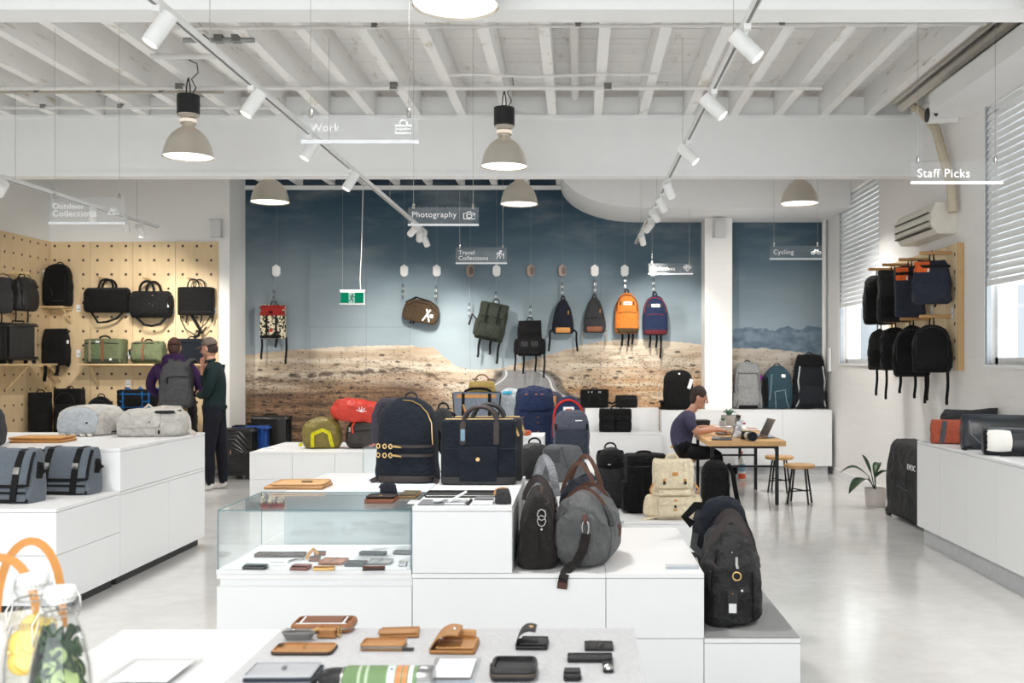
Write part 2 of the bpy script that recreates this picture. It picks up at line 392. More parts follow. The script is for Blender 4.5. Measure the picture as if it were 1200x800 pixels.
    cb = N('ShaderNodeCombineXYZ'); L(sp.outputs[0], cb.inputs[0]); L(sp.outputs[2], cb.inputs[1]); L(cb.outputs[0], br.inputs['Vector'])
    bp = N('ShaderNodeBump'); bp.invert = True; bp.inputs['Strength'].default_value = 0.12; bp.inputs['Distance'].default_value = 0.005; L(br.outputs['Fac'], bp.inputs['Height']); L(bp.outputs[0], b.inputs['Normal'])
    return m
struct(obj('wall_back', M().box(-4.9, XR, YB, YB + 0.3, 0, 4.8), mural_mat(), smooth=0))
struct(obj('trim_1', M().box(-4.9, XR, YB - 0.03, YB, 4.13, 4.19), WPAINT, smooth=0))          # white rail above the mural
struct(obj('pillar', M().box(1.838, 2.23, 14.3, YB, 0, 4.2), BRICK, smooth=0))

# ---- ceiling: boards on joists, two big white beams
def joist_mat():
    m, nt, out = newmat('limewashed_timber'); N = nt.nodes.new; L = nt.links.new
    b = N('ShaderNodeBsdfPrincipled'); L(b.outputs[0], out.inputs[0]); b.inputs['Roughness'].default_value = 0.75
    g = N('ShaderNodeNewGeometry'); mp = N('ShaderNodeMapping'); mp.inputs['Scale'].default_value = (3, 0.9, 6); L(g.outputs['Position'], mp.inputs[0])
    n = N('ShaderNodeTexNoise'); n.inputs['Scale'].default_value = 2.2; n.inputs['Detail'].default_value = 9; n.inputs['Roughness'].default_value = 0.7; L(mp.outputs[0], n.inputs['Vector'])
    r = N('ShaderNodeValToRGB'); e = r.color_ramp.elements; e[0].position = 0.28; e[0].color = rgb((196, 182, 158)); e[1].position = 0.42; e[1].color = rgb((246, 245, 242)); L(n.outputs[0], r.inputs[0])
    L(r.outputs[0], b.inputs['Base Color'])
    bp = N('ShaderNodeBump'); bp.inputs['Strength'].default_value = 0.2; bp.inputs['Distance'].default_value = 0.01; L(n.outputs[0], bp.inputs['Height']); L(bp.outputs[0], b.inputs['Normal'])
    return m
JOIST = joist_mat()
ceil = struct(obj('ceiling', M().box(XL - 0.3, XR + 0.3, YF, YB + 0.3, 4.515, 4.65), WPAINT, smooth=0))
pl = None
for i in range(40):
    y = 5.6 + i * 0.138
    if pl is None: pl = obj('board', M().box(XL, XR, 0.003, 0.135, 0, 0.03), JOIST, ceil, smooth=0, loc=(0, y, 4.483))
    else: inst(pl, ceil, (0, y, 4.483 + random.uniform(-0.003, 0.0)))
JX = [3.094 - 0.479 * k for k in range(-1, 22)]
jo = None
for x in JX:
    if jo is None: jo = obj('joist', M().box(-0.045, 0.045, YF, YB - 0.01, 0, 0.281), JOIST, ceil, smooth=0, loc=(x, 0, 4.2))
    else: inst(jo, ceil, (x, 0, 4.2))
bl = None
for a, b_ in zip(JX[:-1], JX[1:]):
    c = (a + b_) / 2
    if bl is None: bl = obj('blocking', M().box(-0.193, 0.193, 0, 0.03, 0, 0.2), WPAINT, ceil, smooth=0, loc=(c, 10.56, 4.2))
    else: inst(bl, ceil, (c, 10.56, 4.2))
for n, y in (('beam', 10.51), ('beam', 5.54)):
    bm_ = M().box(XL, XR, y + 0.015, y + 0.195, 3.6, 4.16).box(XL, XR, y, y + 0.21, 3.555, 3.6).box(XL, XR, y, y + 0.21, 4.16, 4.198)
    struct(obj('ceiling_beam', bm_, WPAINT, smooth=0))
# bulkhead (plasterboard duct box) before the mural, with a rounded lower corner
pts = [(XR, 4.19), (XR, 3.65), (0.86, 3.65)]
for i in range(1, 13):
    t = i / 12 * PI / 2; pts.append((0.86 - 1.1 * math.sin(t), 3.65 + 0.54 * (1 - math.cos(t))))
struct(obj('bulkhead', M().prism(pts, 13.3, YB), WPAINT, smooth=30))

# ---- windows in the right wall with roller shutters
for n, (a, zb) in enumerate(((W1, 2.37), (W2, 2.3))):
    y0, y1 = a; fr = M(); X0 = XR + 0.1
    for p in ((y0, y0 + 0.06, WZ0, WZ1), (y1 - 0.06, y1, WZ0, WZ1), (y0, y1, WZ0, WZ0 + 0.06), (y0, y1, WZ1 - 0.06, WZ1)): fr.box(X0, X0 + 0.06, *p)
    wn = struct(obj('window_%d' % (n + 1), fr, WPAINT, smooth=0))
    obj('pane', M().box(X0 + 0.025, X0 + 0.031, y0 + 0.06, y1 - 0.06, WZ0 + 0.06, WZ1 - 0.06), glass('window_glass', (0.97, 0.99, 1.0), 0.9, 0.0), wn, smooth=0)
    obj('sill', M().box(XR - 0.02, XR + 0.1, y0 - 0.03, y1 + 0.03, WZ0 - 0.03, WZ0), WPAINT, wn, smooth=0)
    t = thing('roller_shutter', ('white slatted shutter lowered over the window beside the mural wall' if n == 0 else 'white slatted shutter half lowered over the window past the wall-hung bag rack'), 'shutter', (XR + 0.03, 0, 0), 0, 'window shutters')
    sl = None; z = zb + 0.03; k = 0
    while z < WZ1 - 0.01:
        if sl is None:
            sm = M().prism([(-0.02, 0.0), (-0.012, 0.0), (0.004, 0.045), (0.006, 0.061), (0.0, 0.061), (-0.004, 0.047)], y0 + 0.03, y1 - 0.03)
            sl = obj('slat', sm, WPAINT, t, smooth=30, loc=(0, 0, z))
        else: inst(sl, t, (0, 0, z))
        z += 0.064
    obj('bottom_rail', M().box(-0.018, 0.018, y0 + 0.02, y1 - 0.02, zb - 0.03, zb + 0.02), WPAINT, t, smooth=0)
    for ya in (y0, y1 - 0.035): obj('guide_rail', M().box(-0.02, 0.02, ya, ya + 0.035, WZ0, WZ1), mat('grey_rail', (150, 154, 158), 0.4), t, smooth=0)
    if n == 1:
        obj('head_box', M().prism([(-0.42, WZ1 + 0.02), (-0.42, WZ1 + 0.2), (-0.03, WZ1 + 0.3), (-0.03, WZ1 + 0.0)], y0 - 0.2, y1 + 0.28), WPAINT, t, smooth=0)
# front shop window panes behind the camera
for n, (x0, x1) in enumerate(((XL, -3.7), (-3.4, 0.0), (0.3, XR))):
    fr = M().box(x0, x1, YF - 0.2, YF - 0.12, 0, 0.1).box(x0, x1, YF - 0.2, YF - 0.12, 3.6, 3.7).box(x0, x0 + 0.07, YF - 0.2, YF - 0.12, 0.1, 3.6).box(x1 - 0.07, x1, YF - 0.2, YF - 0.12, 0.1, 3.6)
    wn = struct(obj('window_%d' % (n + 3), fr, DMETAL, smooth=0))
    obj('pane', M().box(x0 + 0.07, x1 - 0.07, YF - 0.165, YF - 0.159, 0.1, 3.6), glass('window_glass'), wn, smooth=0)

# ---- plywood peg boards
def ply_mat(name, horiz):
    m, nt, out = newmat(name); N = nt.nodes.new; L = nt.links.new; E.nt = nt
    b = N('ShaderNodeBsdfPrincipled'); L(b.outputs[0], out.inputs[0]); b.inputs['Roughness'].default_value = 0.5
    tc = N('ShaderNodeTexCoord'); sp = N('ShaderNodeSeparateXYZ'); L(tc.outputs['Object'], sp.inputs[0]); g = N('ShaderNodeNewGeometry')
    mp = N('ShaderNodeMapping'); mp.inputs['Scale'].default_value = (5, 5, 0.8); L(g.outputs['Position'], mp.inputs[0])
    n = N('ShaderNodeTexNoise'); n.inputs['Scale'].default_value = 3; n.inputs['Detail'].default_value = 6; L(mp.outputs[0], n.inputs['Vector'])
    base = mixc(E(n.outputs[0]), (212, 184, 140), (232, 210, 172))
    a = E(sp.outputs[0 if horiz else 1]); z = E(sp.outputs[2])
    fa = E.m('ABSOLUTE', E.m('FRACT', a * 5.0) - 0.5); fz = E.m('ABSOLUTE', E.m('FRACT', z * 5.0) - 0.5)
    r2 = E.m('SQRT', fa * fa + fz * fz)
    hole = 1.0 - step(r2, 0.085, 0.1)
    L(mixc(hole, base, (74, 54, 38)), b.inputs['Base Color'])
    return m
PLYH, PLYV = ply_mat('perforated_plywood_x', True), ply_mat('perforated_plywood_y', False)
PLY = mat('plain_plywood', (222, 196, 150), 0.5, 0, 0.08, 4, aniso=(1, 1, 8))
pb = thing('peg_board', 'perforated plywood wall panelling behind the hanging bags in the corner', 'panelling', (-5.05, YP - 0.02, 0.12))
for i in range(4): obj('panel', M().box(0.003, 0.597, -0.009, 0.009, 0, 3.16), PLYH, pb, smooth=0, loc=(-0.6 * (i + 1), 0, 0))
pb = thing('peg_board', 'perforated plywood panelling on the side wall above the long shelf and hard case', 'panelling', (XL + 0.01, YP - 0.05, 0.12))
for i in range(5): obj('panel', M().box(-0.009, 0.009, 0.003, 0.597, 0, 3.16), PLYV, pb, smooth=0, loc=(0, -0.6 * (i + 1), 0))

# ---- services on the ceiling and right wall
PIPE = mat('painted_pipe', (226, 224, 220), 0.45, 0, 0.03)
def pipe(label, pts, r=0.02, m=PIPE, group='pipes under the ceiling joists', clips=True, cat='pipe', name='conduit_pipe'):
    t = thing(name, label, cat, group=group); obj('tube', M().tube(pts, r, 8), m, t)
    if clips:
        a, b_ = Vector(pts[0]), Vector(pts[-1]); k = 3
        for i in range(1, k + 1):
            q = a.lerp(b_, i / (k + 1)); obj('clip', M().rbox(q.x, q.y, q.z + 0.01, r * 3.4, r * 3, r * 2.6, 0.004), mat('grey_clip', (120, 118, 114), 0.5), t)
    return t
pipe('white pipe across the joists, ending beside the last pendant row', [P(-40, 103, 125.5), P(963, 103, 125.5)], 0.022)
pipe('thin white pipe across the joists next to the near ceiling beam', [P(200, 33, 153), P(1155, 28, 153)], 0.014)
pipe('thin white pipe low across the joists just before the main beam', [P(-40, 126, 116), P(322, 126, 116)], 0.016)
pipe('slim grey pipe running beside the thicker white one across the joists', [P(-30, 108, 124), P(262, 108, 124)], 0.014, mat('grey_pipe', (180, 172, 160), 0.45))
pipe('short white pipe bent down a little among the middle joists', [P(525, 88, 131), P(560, 87, 131), P(625, 90, 131), P(700, 87, 131), P(770, 87, 131)], 0.014, clips=False)
pipe('short grey steel strut under the joists beside the lighting track', [P(215, 47, 145.4), P(298, 47, 145.4)], 0.022, mat('galvanised', (150, 152, 152), 0.4, 0.6), group=None)
pipe('short white bar over the pendant lamp of the messenger bag side', [P(177, 66, 138.2), P(252, 66, 138.2)], 0.024, clips=False, group=None)
pipe('round white downpipe running lengthwise between two joists', [(-0.02, 6.5, 4.36), (-0.02, 10.4, 4.36)], 0.045, clips=False)
for k, (dx, dz, r) in enumerate(((0.0, 0.0, 0.04), (0.1, 0.02, 0.03), (0.19, -0.03, 0.05), (0.27, 0.04, 0.035), (0.06, 0.09, 0.025), (-0.1, 0.02, 0.015))):
    pipe(('thick pale conduit in the bundle along the right wall', 'slim pale conduit lying low in the wall bundle', 'thickest pale duct in the bundle beside the shutter box', 'pale conduit of the bundle closest to the right wall', 'thin conduit on top of the wall bundle', 'thin cable conduit beside the outermost joist')[k], [(3.2 + dx, 5.9, 4.3 + dz), (3.22 + dx, 8.0, 4.29 + dz), (3.2 + dx, 10.4, 4.28 + dz)], r, clips=False, group='conduit bundle', m=mat('dusty_conduit', (206, 200, 190), 0.55))
ac = thing('air_conditioner', 'white wall air conditioner with dark slots on the right wall', 'air conditioner', (XR, 10.15, 2.98))
pr = [(-0.0, -0.15), (-0.18, -0.15), (-0.245, -0.06), (-0.245, 0.06), (-0.2, 0.15), (0.0, 0.15)]
obj('casing', M().prism(pr, -0.55, 0.55).xf(Matrix.Identity(4)), mat('ac_plastic', (226, 220, 208), 0.4), ac, smooth=30)
for zz in (-0.1, -0.03, 0.05): obj('slot', M().box(-0.262, -0.246 if zz > -0.06 else -0.21, -0.5, 0.5, zz, zz + 0.012), mat('slot_dark', (70, 66, 60), 0.6), ac, smooth=0)
pp = [P(1086, 118, 112), P(1096, 135, 112.6), P(1103, 155, 114), P(1106, 180, 115.5), P(1105, 210, 115.5), P(1103, 236, 115)]
for q in pp: q.x = XR - 0.06
pipe('beige lagged pipe dropping to the wall air conditioner', [(3.46, 10.2, 4.2), (3.5, 10.05, 4.1), (3.57, 9.9, 3.9), (3.59, 9.75, 3.6), (3.59, 9.55, 3.3), (3.59, 9.5, 3.02)], 0.045, mat('beige_lagging', (206, 194, 172), 0.7, 0, 0.08, 30), clips=False, group=None)
for k, y in enumerate((9.6, 9.35)):
    v = thing('vent_pipe', ('short white vent pipe nearer the beam, its black opening beside the lagged pipe', 'short white vent pipe beside the shutter head box, with a black opening')[k], 'vent', (XR, y, 3.97), 0, 'vent pipe pair')
    obj('sleeve', M().tube([(0.0, 0, 0), (-0.12, -0.0, 0)], 0.075, 16), WPAINT, v); obj('collar', M().tube([(-0.1, 0, 0), (-0.28, -0.0, 0)], 0.082, 16), WPAINT, v)
    obj('opening', M().tube([(-0.281, 0, 0), (-0.286, 0, 0)], 0.07, 16), DMETAL, v)
pipe('white conduit dropping down the corner beside the mural', [(3.6, 14.5, 0.95), (3.6, 14.5, 3.65)], 0.03, clips=False, group=None)
tag(obj('junction_box', M().rbox(3.632, 14.35, 1.62, 0.05, 0.16, 0.34, 0.01), WPAINT), 'white electrical junction box in the corner beside the black trekking pack', 'electrical box')
for n, (px, s, lab) in enumerate(((257, 83.3, 'white loudspeaker box beside the plywood panelling'), (841, 81.6, 'white loudspeaker box on the painted brick pillar'))):
    p = P(px, 269, s); sp_ = thing('loudspeaker', lab, 'loudspeaker', (p.x, p.y - 0.12, p.z), (0.15, 0, 0.15), 'wall loudspeakers')
    obj('cabinet', M().rbox(0, 0, 0, 0.17, 0.15, 0.27, 0.015), mat('speaker_white', (214, 214, 212), 0.5), sp_); obj('grille', M().rbox(0, -0.078, 0, 0.14, 0.008, 0.23, 0.003), mat('speaker_grille', (200, 200, 200), 0.7, 0, 0.05, 200), sp_)
    obj('bracket', M().box(-0.02, 0.02, 0.07, 0.115, -0.03, 0.03), WPAINT, sp_, smooth=0)
# ================================================================== lamps, tracks, signs
ALU = mat('spun_aluminium', (222, 216, 206), 0.3, 0.85, 0.08, 6, aniso=(1, 1, 0.2)); BALLAST = mat('black_ballast', (30, 32, 33), 0.5)
LAMPGLOW = emitter('lamp_glow', (255, 246, 232), 9.0)
def make_pendant():
    t = thing('pendant_lamp', 'x', 'lamp')
    outer = [(0.055, 0.30), (0.06, 0.275), (0.10, 0.25), (0.145, 0.21), (0.185, 0.15), (0.21, 0.08), (0.222, 0.015), (0.228, 0.0)]
    inner = [(0.222, 0.004), (0.215, 0.02), (0.203, 0.08), (0.178, 0.148), (0.14, 0.203), (0.1, 0.24)]
    obj('shade', M().lathe(outer + inner, 32), ALU, t, smooth=60)
    obj('diffuser', M().lathe([(0.001, 0.012), (0.1, 0.012), (0.214, 0.012), (0.214, 0.018), (0.1, 0.018), (0.001, 0.018)], 28), LAMPGLOW, t)
    obj('neck', M().lathe([(0.001, 0.3), (0.055, 0.3), (0.072, 0.31), (0.072, 0.355), (0.06, 0.365), (0.06, 0.375), (0.095, 0.38), (0.095, 0.395), (0.001, 0.395)], 24), mat('clear_neck', (214, 206, 194), 0.25, 0.5), t)
    obj('glowing_ring', M().lathe([(0.0735, 0.32), (0.0735, 0.348)], 24), emitter('neck_glow', (255, 240, 220), 2.2), t)
    obj('ballast', M().lathe([(0.001, 0.396), (0.096, 0.396), (0.1, 0.4), (0.1, 0.568), (0.096, 0.572), (0.001, 0.572)], 24), BALLAST, t)
    obj('hanger', M().tube([(-0.02, 0, 0.57), (-0.015, 0, 0.66), (0.0, 0, 0.74)], 0.006, 6).tube([(0.02, 0, 0.57), (0.015, 0, 0.66), (0, 0, 0.74)], 0.006, 6), DMETAL, t)
    obj('cord', M().tube([(0.03, 0, 0.57), (0.07, 0.0, 0.64), (0.03, 0, 0.72), (0.09, 0, 0.78), (0.08, 0, 0.86), (0.0, 0, 0.9)], 0.006, 6), mat('grey_cable', (80, 80, 80), 0.6), t)
    return t
def copy_thing(src, loc, rot=None, label=None, group=None, cat=None):
    r = src.copy(); COL.objects.link(r); r.location = loc
    if rot is not None: r.rotation_euler = rot if isinstance(rot, tuple) else (0, 0, rot)
    if label: r['label'] = label
    if group: r['group'] = group
    for ch in src.children:
        c = ch.copy(); COL.objects.link(c); c.parent = r
        for g in ch.children:
            d = g.copy(); COL.objects.link(d); d.parent = c
    return r
PZ = 3.47
pend = [((-3.57, 9.15), 'round aluminium pendant lamp before the main beam, above the display with grey messenger bags'),
        ((-0.70, 9.6), 'round aluminium pendant lamp before the middle of the main beam'),
        ((-0.64, 5.25), 'large glowing pendant lamp hanging before the near ceiling beam'),
        ((-3.62, 11.75), 'pendant lamp behind the main beam above the exit sign side of the mural'),
        ((-0.69, 11.9), 'pendant lamp behind the main beam beside the rounded bulkhead end'),
        ((2.65, 11.85), 'pendant lamp behind the main beam before the white bulkhead and cycling sign'),
        ((-3.6, 5.25), 'added unseen pendant lamp over the display of grey messenger bags'),  # this and all later lamps are out of view, added for more light
        ((2.65, 5.25), 'added unseen pendant lamp before the near beam beside the right wall'),
        ((-6.4, 9.15), 'added unseen pendant lamp before the main beam close to the left wall'),
        ((-3.6, 1.35), 'added unseen pendant lamp over the front of the shop, nearer the left wall'), ((-0.65, 1.35), 'added unseen pendant lamp brightening the front table')]  # front pair invented to brighten the front table
proto = None
for i, ((x, y), lab) in enumerate(pend):
    if proto is None:
        proto = make_pendant(); proto.location = (x, y, PZ); proto['label'] = lab; proto['group'] = 'pendant lamps'; t = proto
    else: t = copy_thing(proto, (x, y, PZ), label=lab)
    l = bpy.data.lights.new('lamp_light', 'AREA'); l.shape = 'DISK'; l.size = 0.38; l.energy = PENDANT_W * (0.42 if y < 2 else 1.0); l.color = (1.0, 0.98, 0.955); l.spread = math.radians(140)
    o = bpy.data.objects.new('lamp_light', l); COL.objects.link(o); o.parent = t; o.location = (0, 0, 0.006)

# lighting tracks with spot heads
TZ = 3.3
HEADMAT = mat('spot_white', (236, 236, 234), 0.4); LENS = emitter('spot_lens', (255, 250, 240), 4.0)
def spot_head(p, aim, label, group, power=0.0, r=0.042, ln=0.17):
    t = thing('track_spotlight', label, 'spotlight', (p.x, p.y, p.z), 0, group)
    d = (Vector(aim) - p); d.normalize(); c = Vector((0, 0, -0.1)) ; a = c - d * ln * 0.5; b = c + d * ln * 0.5
    obj('adapter', M().box(-0.018, 0.018, -0.05, 0.05, -0.03, 0.0), HEADMAT, t, smooth=0)
    obj('arm', M().tube([(0, 0, -0.03), (0, 0, -0.07), tuple(c)], 0.009, 6), HEADMAT, t)
    obj('barrel', M().tube([a, b], r, 16), HEADMAT, t, smooth=30)
    obj('lens', M().tube([b + d * 0.0005, b + d * 0.003], r * 0.82, 16), LENS, t)
    if power:
        l = bpy.data.lights.new('spot_light', 'SPOT'); l.energy = power; l.spot_size = math.radians(62); l.spot_blend = 0.7; l.shadow_soft_size = 0.035; l.color = (1.0, 0.94, 0.86)
        o = bpy.data.objects.new('spot_light', l); COL.objects.link(o); o.parent = t; o.location = b + d * 0.012; o.rotation_euler = d.to_track_quat('-Z', 'Y').to_euler()
    return t
def track(label, x, y0, y1):
    t = thing('lighting_track', label, 'lighting track', (x, 0, TZ), 0, 'lighting tracks')
    obj('rail', M().box(-0.018, 0.018, y0, y1, -0.017, 0.017), HEADMAT, t, smooth=0)
    obj('groove', M().box(-0.008, 0.008, y0 + 0.01, y1 - 0.01, -0.0185, -0.0172), mat('track_groove', (120, 120, 120), 0.5), t, smooth=0)
    y = y0 + 0.8
    while y < y1: obj('suspension_wire', M().tube([(0, y, 0.017), (0, y, 0.9)], 0.002, 5), METAL, t); y += 2.6
    return t
track('white lighting track passing beside the photography sign', -1.99, 2.0, 13.15); track('white lighting track passing over the seated man', 0.85, 2.0, 14.35); track('white lighting track over the corner with plywood panelling', -5.3, 8.6, 12.6)
def heads(x, lst, g, aimf):
    for (y, pw, lab) in lst:
        p = Vector((x, y, TZ - 0.017)); spot_head(p, aimf(p), lab, g, pw)
def yt(py): return F / ((VPY - py) / (TZ - 0.1 - EYE))
heads(-1.99, [(yt(30), 0, 'big white track spotlight nearest the near ceiling beam'), (yt(118), 0, 'white track spotlight crossing before the main beam top'), (yt(172), 0, 'white track spotlight before the lower face of the main beam, under the work sign'),
              (yt(210), 0, 'white track spotlight just below the main beam bottom edge')], 'spotlights on the track by the photography sign', lambda p: p + Vector((-0.55, -0.25, -1.0)))
for k, (y, aim, lab) in enumerate(((12.1, (-3.9, YB, 1.9), 'white spotlight at the track end turned to the exit sign'), (12.6, (-2.4, YB, 2.0), 'middle white spotlight of three clustered at the track end'), (13.07, (-1.5, YB, 1.7), 'last white spotlight at the end of the track by the photography sign'))):
    spot_head(Vector((-1.99, y, TZ - 0.017)), aim, lab, 'spotlights on the track by the photography sign', SPOT_W)
heads(0.85, [(yt(50), 0, 'big white track spotlight tilted away by the near ceiling beam'), (yt(122), 0, 'white track spotlight before the top edge of the main beam'), (yt(178), 0, 'white track spotlight before the middle of the main beam')],
      'spotlights on the track over the seated man', lambda p: p + Vector((0.75, -0.2, -0.8)))
for k, (y, aim, lab, pw) in enumerate(((yt(220), (2.2, 11.5, 0.7), 'white spotlight just behind the main beam before the bulkhead', 60), (yt(237), (2.5, 12.0, 0.7), 'second white spotlight behind the main beam before the bulkhead', 0), (yt(251), (2.7, YB, 1.5), 'white spotlight before the top of the mural on the right track', SPOT_W * 0.8),
                                   (yt(264), (-0.3, YB, 1.9), 'white spotlight aimed down at the hanging navy daypack', SPOT_W), (yt(280) - .1, (1.3, YB, 2.0), 'last white spotlight on the track before the orange backpack', SPOT_W))):
    spot_head(Vector((0.85, y, TZ - 0.017)), aim, lab, 'spotlights on the track over the seated man', pw)
for k, (y, aim, lab) in enumerate(((yt(228) - 0.4, (-7.3, 11.0, 1.9), 'white spotlight at the open end of the corner track'), (10.9, (-6.8, YP, 2.1), 'white spotlight in the middle of the corner track'), (11.7, (-6.0, YP, 2.1), 'white spotlight beyond the outdoor collections sign'), (12.1, (-5.4, YP, 1.9), 'white spotlight near the far end of the corner track'))):
    spot_head(Vector((-5.3, y, TZ - 0.017)), aim, lab, 'spotlights on the corner track', SPOT_W * 0.75)

# hanging signs: clear plates with white letters and pictograms
def text_mesh(txt, h, sx=1.0):
    cu = bpy.data.curves.new('t', 'FONT'); cu.body = txt; cu.size = 1.0; cu.extrude = 0.0; cu.space_character = 1.08
    o = bpy.data.objects.new('t', cu); COL.objects.link(o); dg = bpy.context.evaluated_depsgraph_get()
    me = bpy.data.meshes.new_from_object(o.evaluated_get(dg)); bpy.data.objects.remove(o); return me
def text_obj(name, txt, w, mat_, parent, loc, rot=(PI / 2, 0, 0), bold=0.0):
    me = text_mesh(txt, 1); xs = [v.co.x for v in me.vertices]; k = w / (max(xs) - min(xs)); x0 = min(xs)
    top = max(v.co.y for v in me.vertices)
    for v in me.vertices: v.co = Vector(((v.co.x - x0) * k, (v.co.y - top) * k, 0))
    o = obj(name, me, mat_, parent, smooth=0, loc=loc, rot=rot)
    md = o.modifiers.new('thick', 'SOLIDIFY'); md.thickness = 0.003
    return o
def strokes(lines, w, h, x0, z0, r):
    m = M()
    for ln in lines:
        if ln[0] == 'c':
            _, cx, cz, rr = ln; pts = [(x0 + (cx + rr * math.cos(a * PI / 8)) * w, 0, z0 + (cz + rr * math.sin(a * PI / 8)) * h) for a in range(16)]; m.tube(pts, r, 4, closed=True)
        else: m.tube([(x0 + a * w, 0, z0 + b * h) for a, b in ln], r, 4)
    return m
ICON = {'bag': [[(.05, .1), (.95, .1), (.95, .6), (.05, .6), (.05, .1)], [(.3, .6), (.3, .85), (.4, .98), (.6, .98), (.7, .85), (.7, .6)], [(.05, .38), (.95, .38)], [(.35, .3), (.35, .48)], [(.65, .3), (.65, .48)]],
        'camera': [[(.03, .1), (.97, .1), (.97, .75), (.7, .75), (.62, .92), (.38, .92), (.3, .75), (.03, .75), (.03, .1)], ('c', .5, .43, .22), [(.8, .6), (.9, .6)]],
        'hiker': [('c', .55, .88, .09), [(.5, .75), (.42, .45), (.55, .3), (.5, .05)], [(.42, .45), (.25, .25), (.15, .05)], [(.5, .7), (.7, .5), (.85, .52)], [(.85, .7), (.85, .05)], [(.5, .72), (.25, .65), (.2, .45)]],
        'gem': [[(.2, .9), (.8, .9), (1, .62), (.5, .05), (0, .62), (.2, .9)], [(0, .62), (1, .62)], [(.35, .62), (.5, .05), (.65, .62), (.5, .9), (.35, .62)]],
        'bike': [('c', .2, .3, .19), ('c', .8, .3, .19), [(.2, .3), (.38, .68), (.7, .68), (.8, .3)], [(.38, .68), (.5, .3), (.7, .68)], [(.2, .3), (.5, .3)], [(.66, .82), (.76, .82)], [(.3, .76), (.44, .76)], [(.7, .68), (.68, .82)]],
        'peak': [[(.0, .1), (.35, .8), (.52, .5), (.65, .7), (1, .1), (.0, .1)], [(.22, .55), (.35, .45), (.46, .58)], [(.5, .2), (.5, .45), (.62, .3)]]}
def sign(px0, px1, y0, y1, s, rows, tx, icon, label, wires=(0.08, 0.92), dark=False):
    p = P((px0 + px1) / 2, y1, s); wpl = (px1 - px0) / s; h = (y1 - y0) / s
    t = thing('hanging_sign', label, 'sign', p, 0, 'hanging department signs')
    obj('plate', M().box(-wpl / 2, wpl / 2, -0.004, 0.004, 0, h), ACRYL, t, smooth=0)
    obj('bottom_edge', M().box(-wpl / 2, wpl / 2, -0.006, 0.006, -0.012, 0.006), mat('sign_edge', (236, 238, 240) if not dark else (176, 178, 180), 0.35), t, smooth=0)
    for txt, xa, xb, yy in rows: text_obj('lettering', txt, (xb - xa) / s, WPRINT, t, ((xa - (px0 + px1) / 2) / s, -0.0058, (y1 - yy) / s))
    if icon:
        k, xa, xb, ya, yb = icon
        obj('pictogram', strokes(ICON[k], (xb - xa) / s, (yb - ya) / s, (xa - (px0 + px1) / 2) / s, (y1 - yb) / s, 0.0045), WPRINT, t, loc=(0, -0.006, 0))
    for f in wires:
        x = -wpl / 2 + f * wpl
        obj('clip', M().lathe([(0.001, 0), (0.011, 0), (0.011, 0.035), (0.004, 0.045), (0.001, 0.045)], 10, (x, 0, h - 0.01)), METAL, t)
        obj('wire', M().tube([(x, 0, h + 0.03), (x, 0, 4.5 - p.z)], 0.0016, 5), METAL, t)
    return t
sign(57, 147, 231, 261, 150, [('Outdoor', 62, 99, 238), ('Collections', 62, 113, 246.5)], 0, ('peak', 127, 140, 241, 252), 'clear hanging sign reading Outdoor Collections before the corner wall')
sign(353, 490, 135, 165.5, 228, [('Work', 364, 398, 145)], 0, ('bag', 463, 483, 141, 158), 'clear hanging sign reading Work before the main beam')
sign(478, 561, 243, 263, 138, [('Photography', 483, 535, 248)], 0, ('camera', 543, 557, 247.5, 257.5), 'clear hanging sign reading Photography before the mural sky')
sign(534, 594, 290, 308, 100, [('Travel', 537.5, 556, 293.5), ('Collections', 537.5, 572, 299.8)], 0, ('hiker', 580, 592, 293.5, 303.5), 'clear hanging sign reading Travel Collections above the hanging packs')
sign(760, 812, 308.5, 320.5, 87, [('Exclusives', 764, 791, 312.5)], 0, ('gem', 801, 809.5, 310, 318), 'clear hanging sign reading Exclusives above the navy backpack')
sign(902, 963, 288, 303, 100, [('Cycling', 906.5, 930, 292.5)], 0, ('bike', 950.5, 962, 291, 298.5), 'clear hanging sign reading Cycling before the trekking packs')
sign(1067, 1175, 189, 213.5, 185, [('Staff Picks', 1075, 1136, 198)], 0, None, 'clear hanging sign reading Staff Picks before the air conditioner', dark=True)

# exit sign
es = thing('exit_sign', 'green illuminated running man exit sign hanging before the mural', 'sign', P(413, 357, 88))
obj('housing', M().rbox(0, 0, 0.1, 0.345, 0.05, 0.2, 0.012), mat('exit_white', (226, 228, 228), 0.4), es)
obj('green_face', M().box(-0.155, 0.155, -0.029, -0.0255, 0.022, 0.162), emitter('exit_green', (24, 160, 120), 1.5), es, smooth=0)
obj('white_panel', M().box(-0.042, 0.036, -0.0315, -0.0295, 0.024, 0.16), emitter('exit_panel', (200, 246, 228), 1.7), es, smooth=0)
G_ = emitter('exit_figure', (16, 110, 80), 1.2); rm = M()
rm.tube([(0.012, -0.033, 0.136), (0.012, -0.035, 0.136)], 0.011, 10)
for pts, r in (([(0.008, 0, .122), (-0.004, 0, .085)], .011), ([(0.006, 0, .12), (0.028, 0, .105), (0.034, 0, .09)], .006), ([(0.004, 0, .12), (-0.022, 0, .112), (-0.03, 0, .092)], .006), ([(-0.002, 0, .085), (0.018, 0, .062), (0.012, 0, .035)], .008), ([(-0.004, 0, .085), (-0.016, 0, .06), (-0.04, 0, .05)], .008)):
    rm.tube([(a, -0.034, c) for a, b_, c in pts], r, 6)
rm.v = [(x, max(-0.0338, min(-0.0316, y)), z) for x, y, z in rm.v]
obj('running_figure', rm, G_, es)
obj('suspension_wire', M().tube([(-0.13, 0, 0.2), (-0.13, 0, 4.2 - es.location.z)], 0.0018, 5), METAL, es)
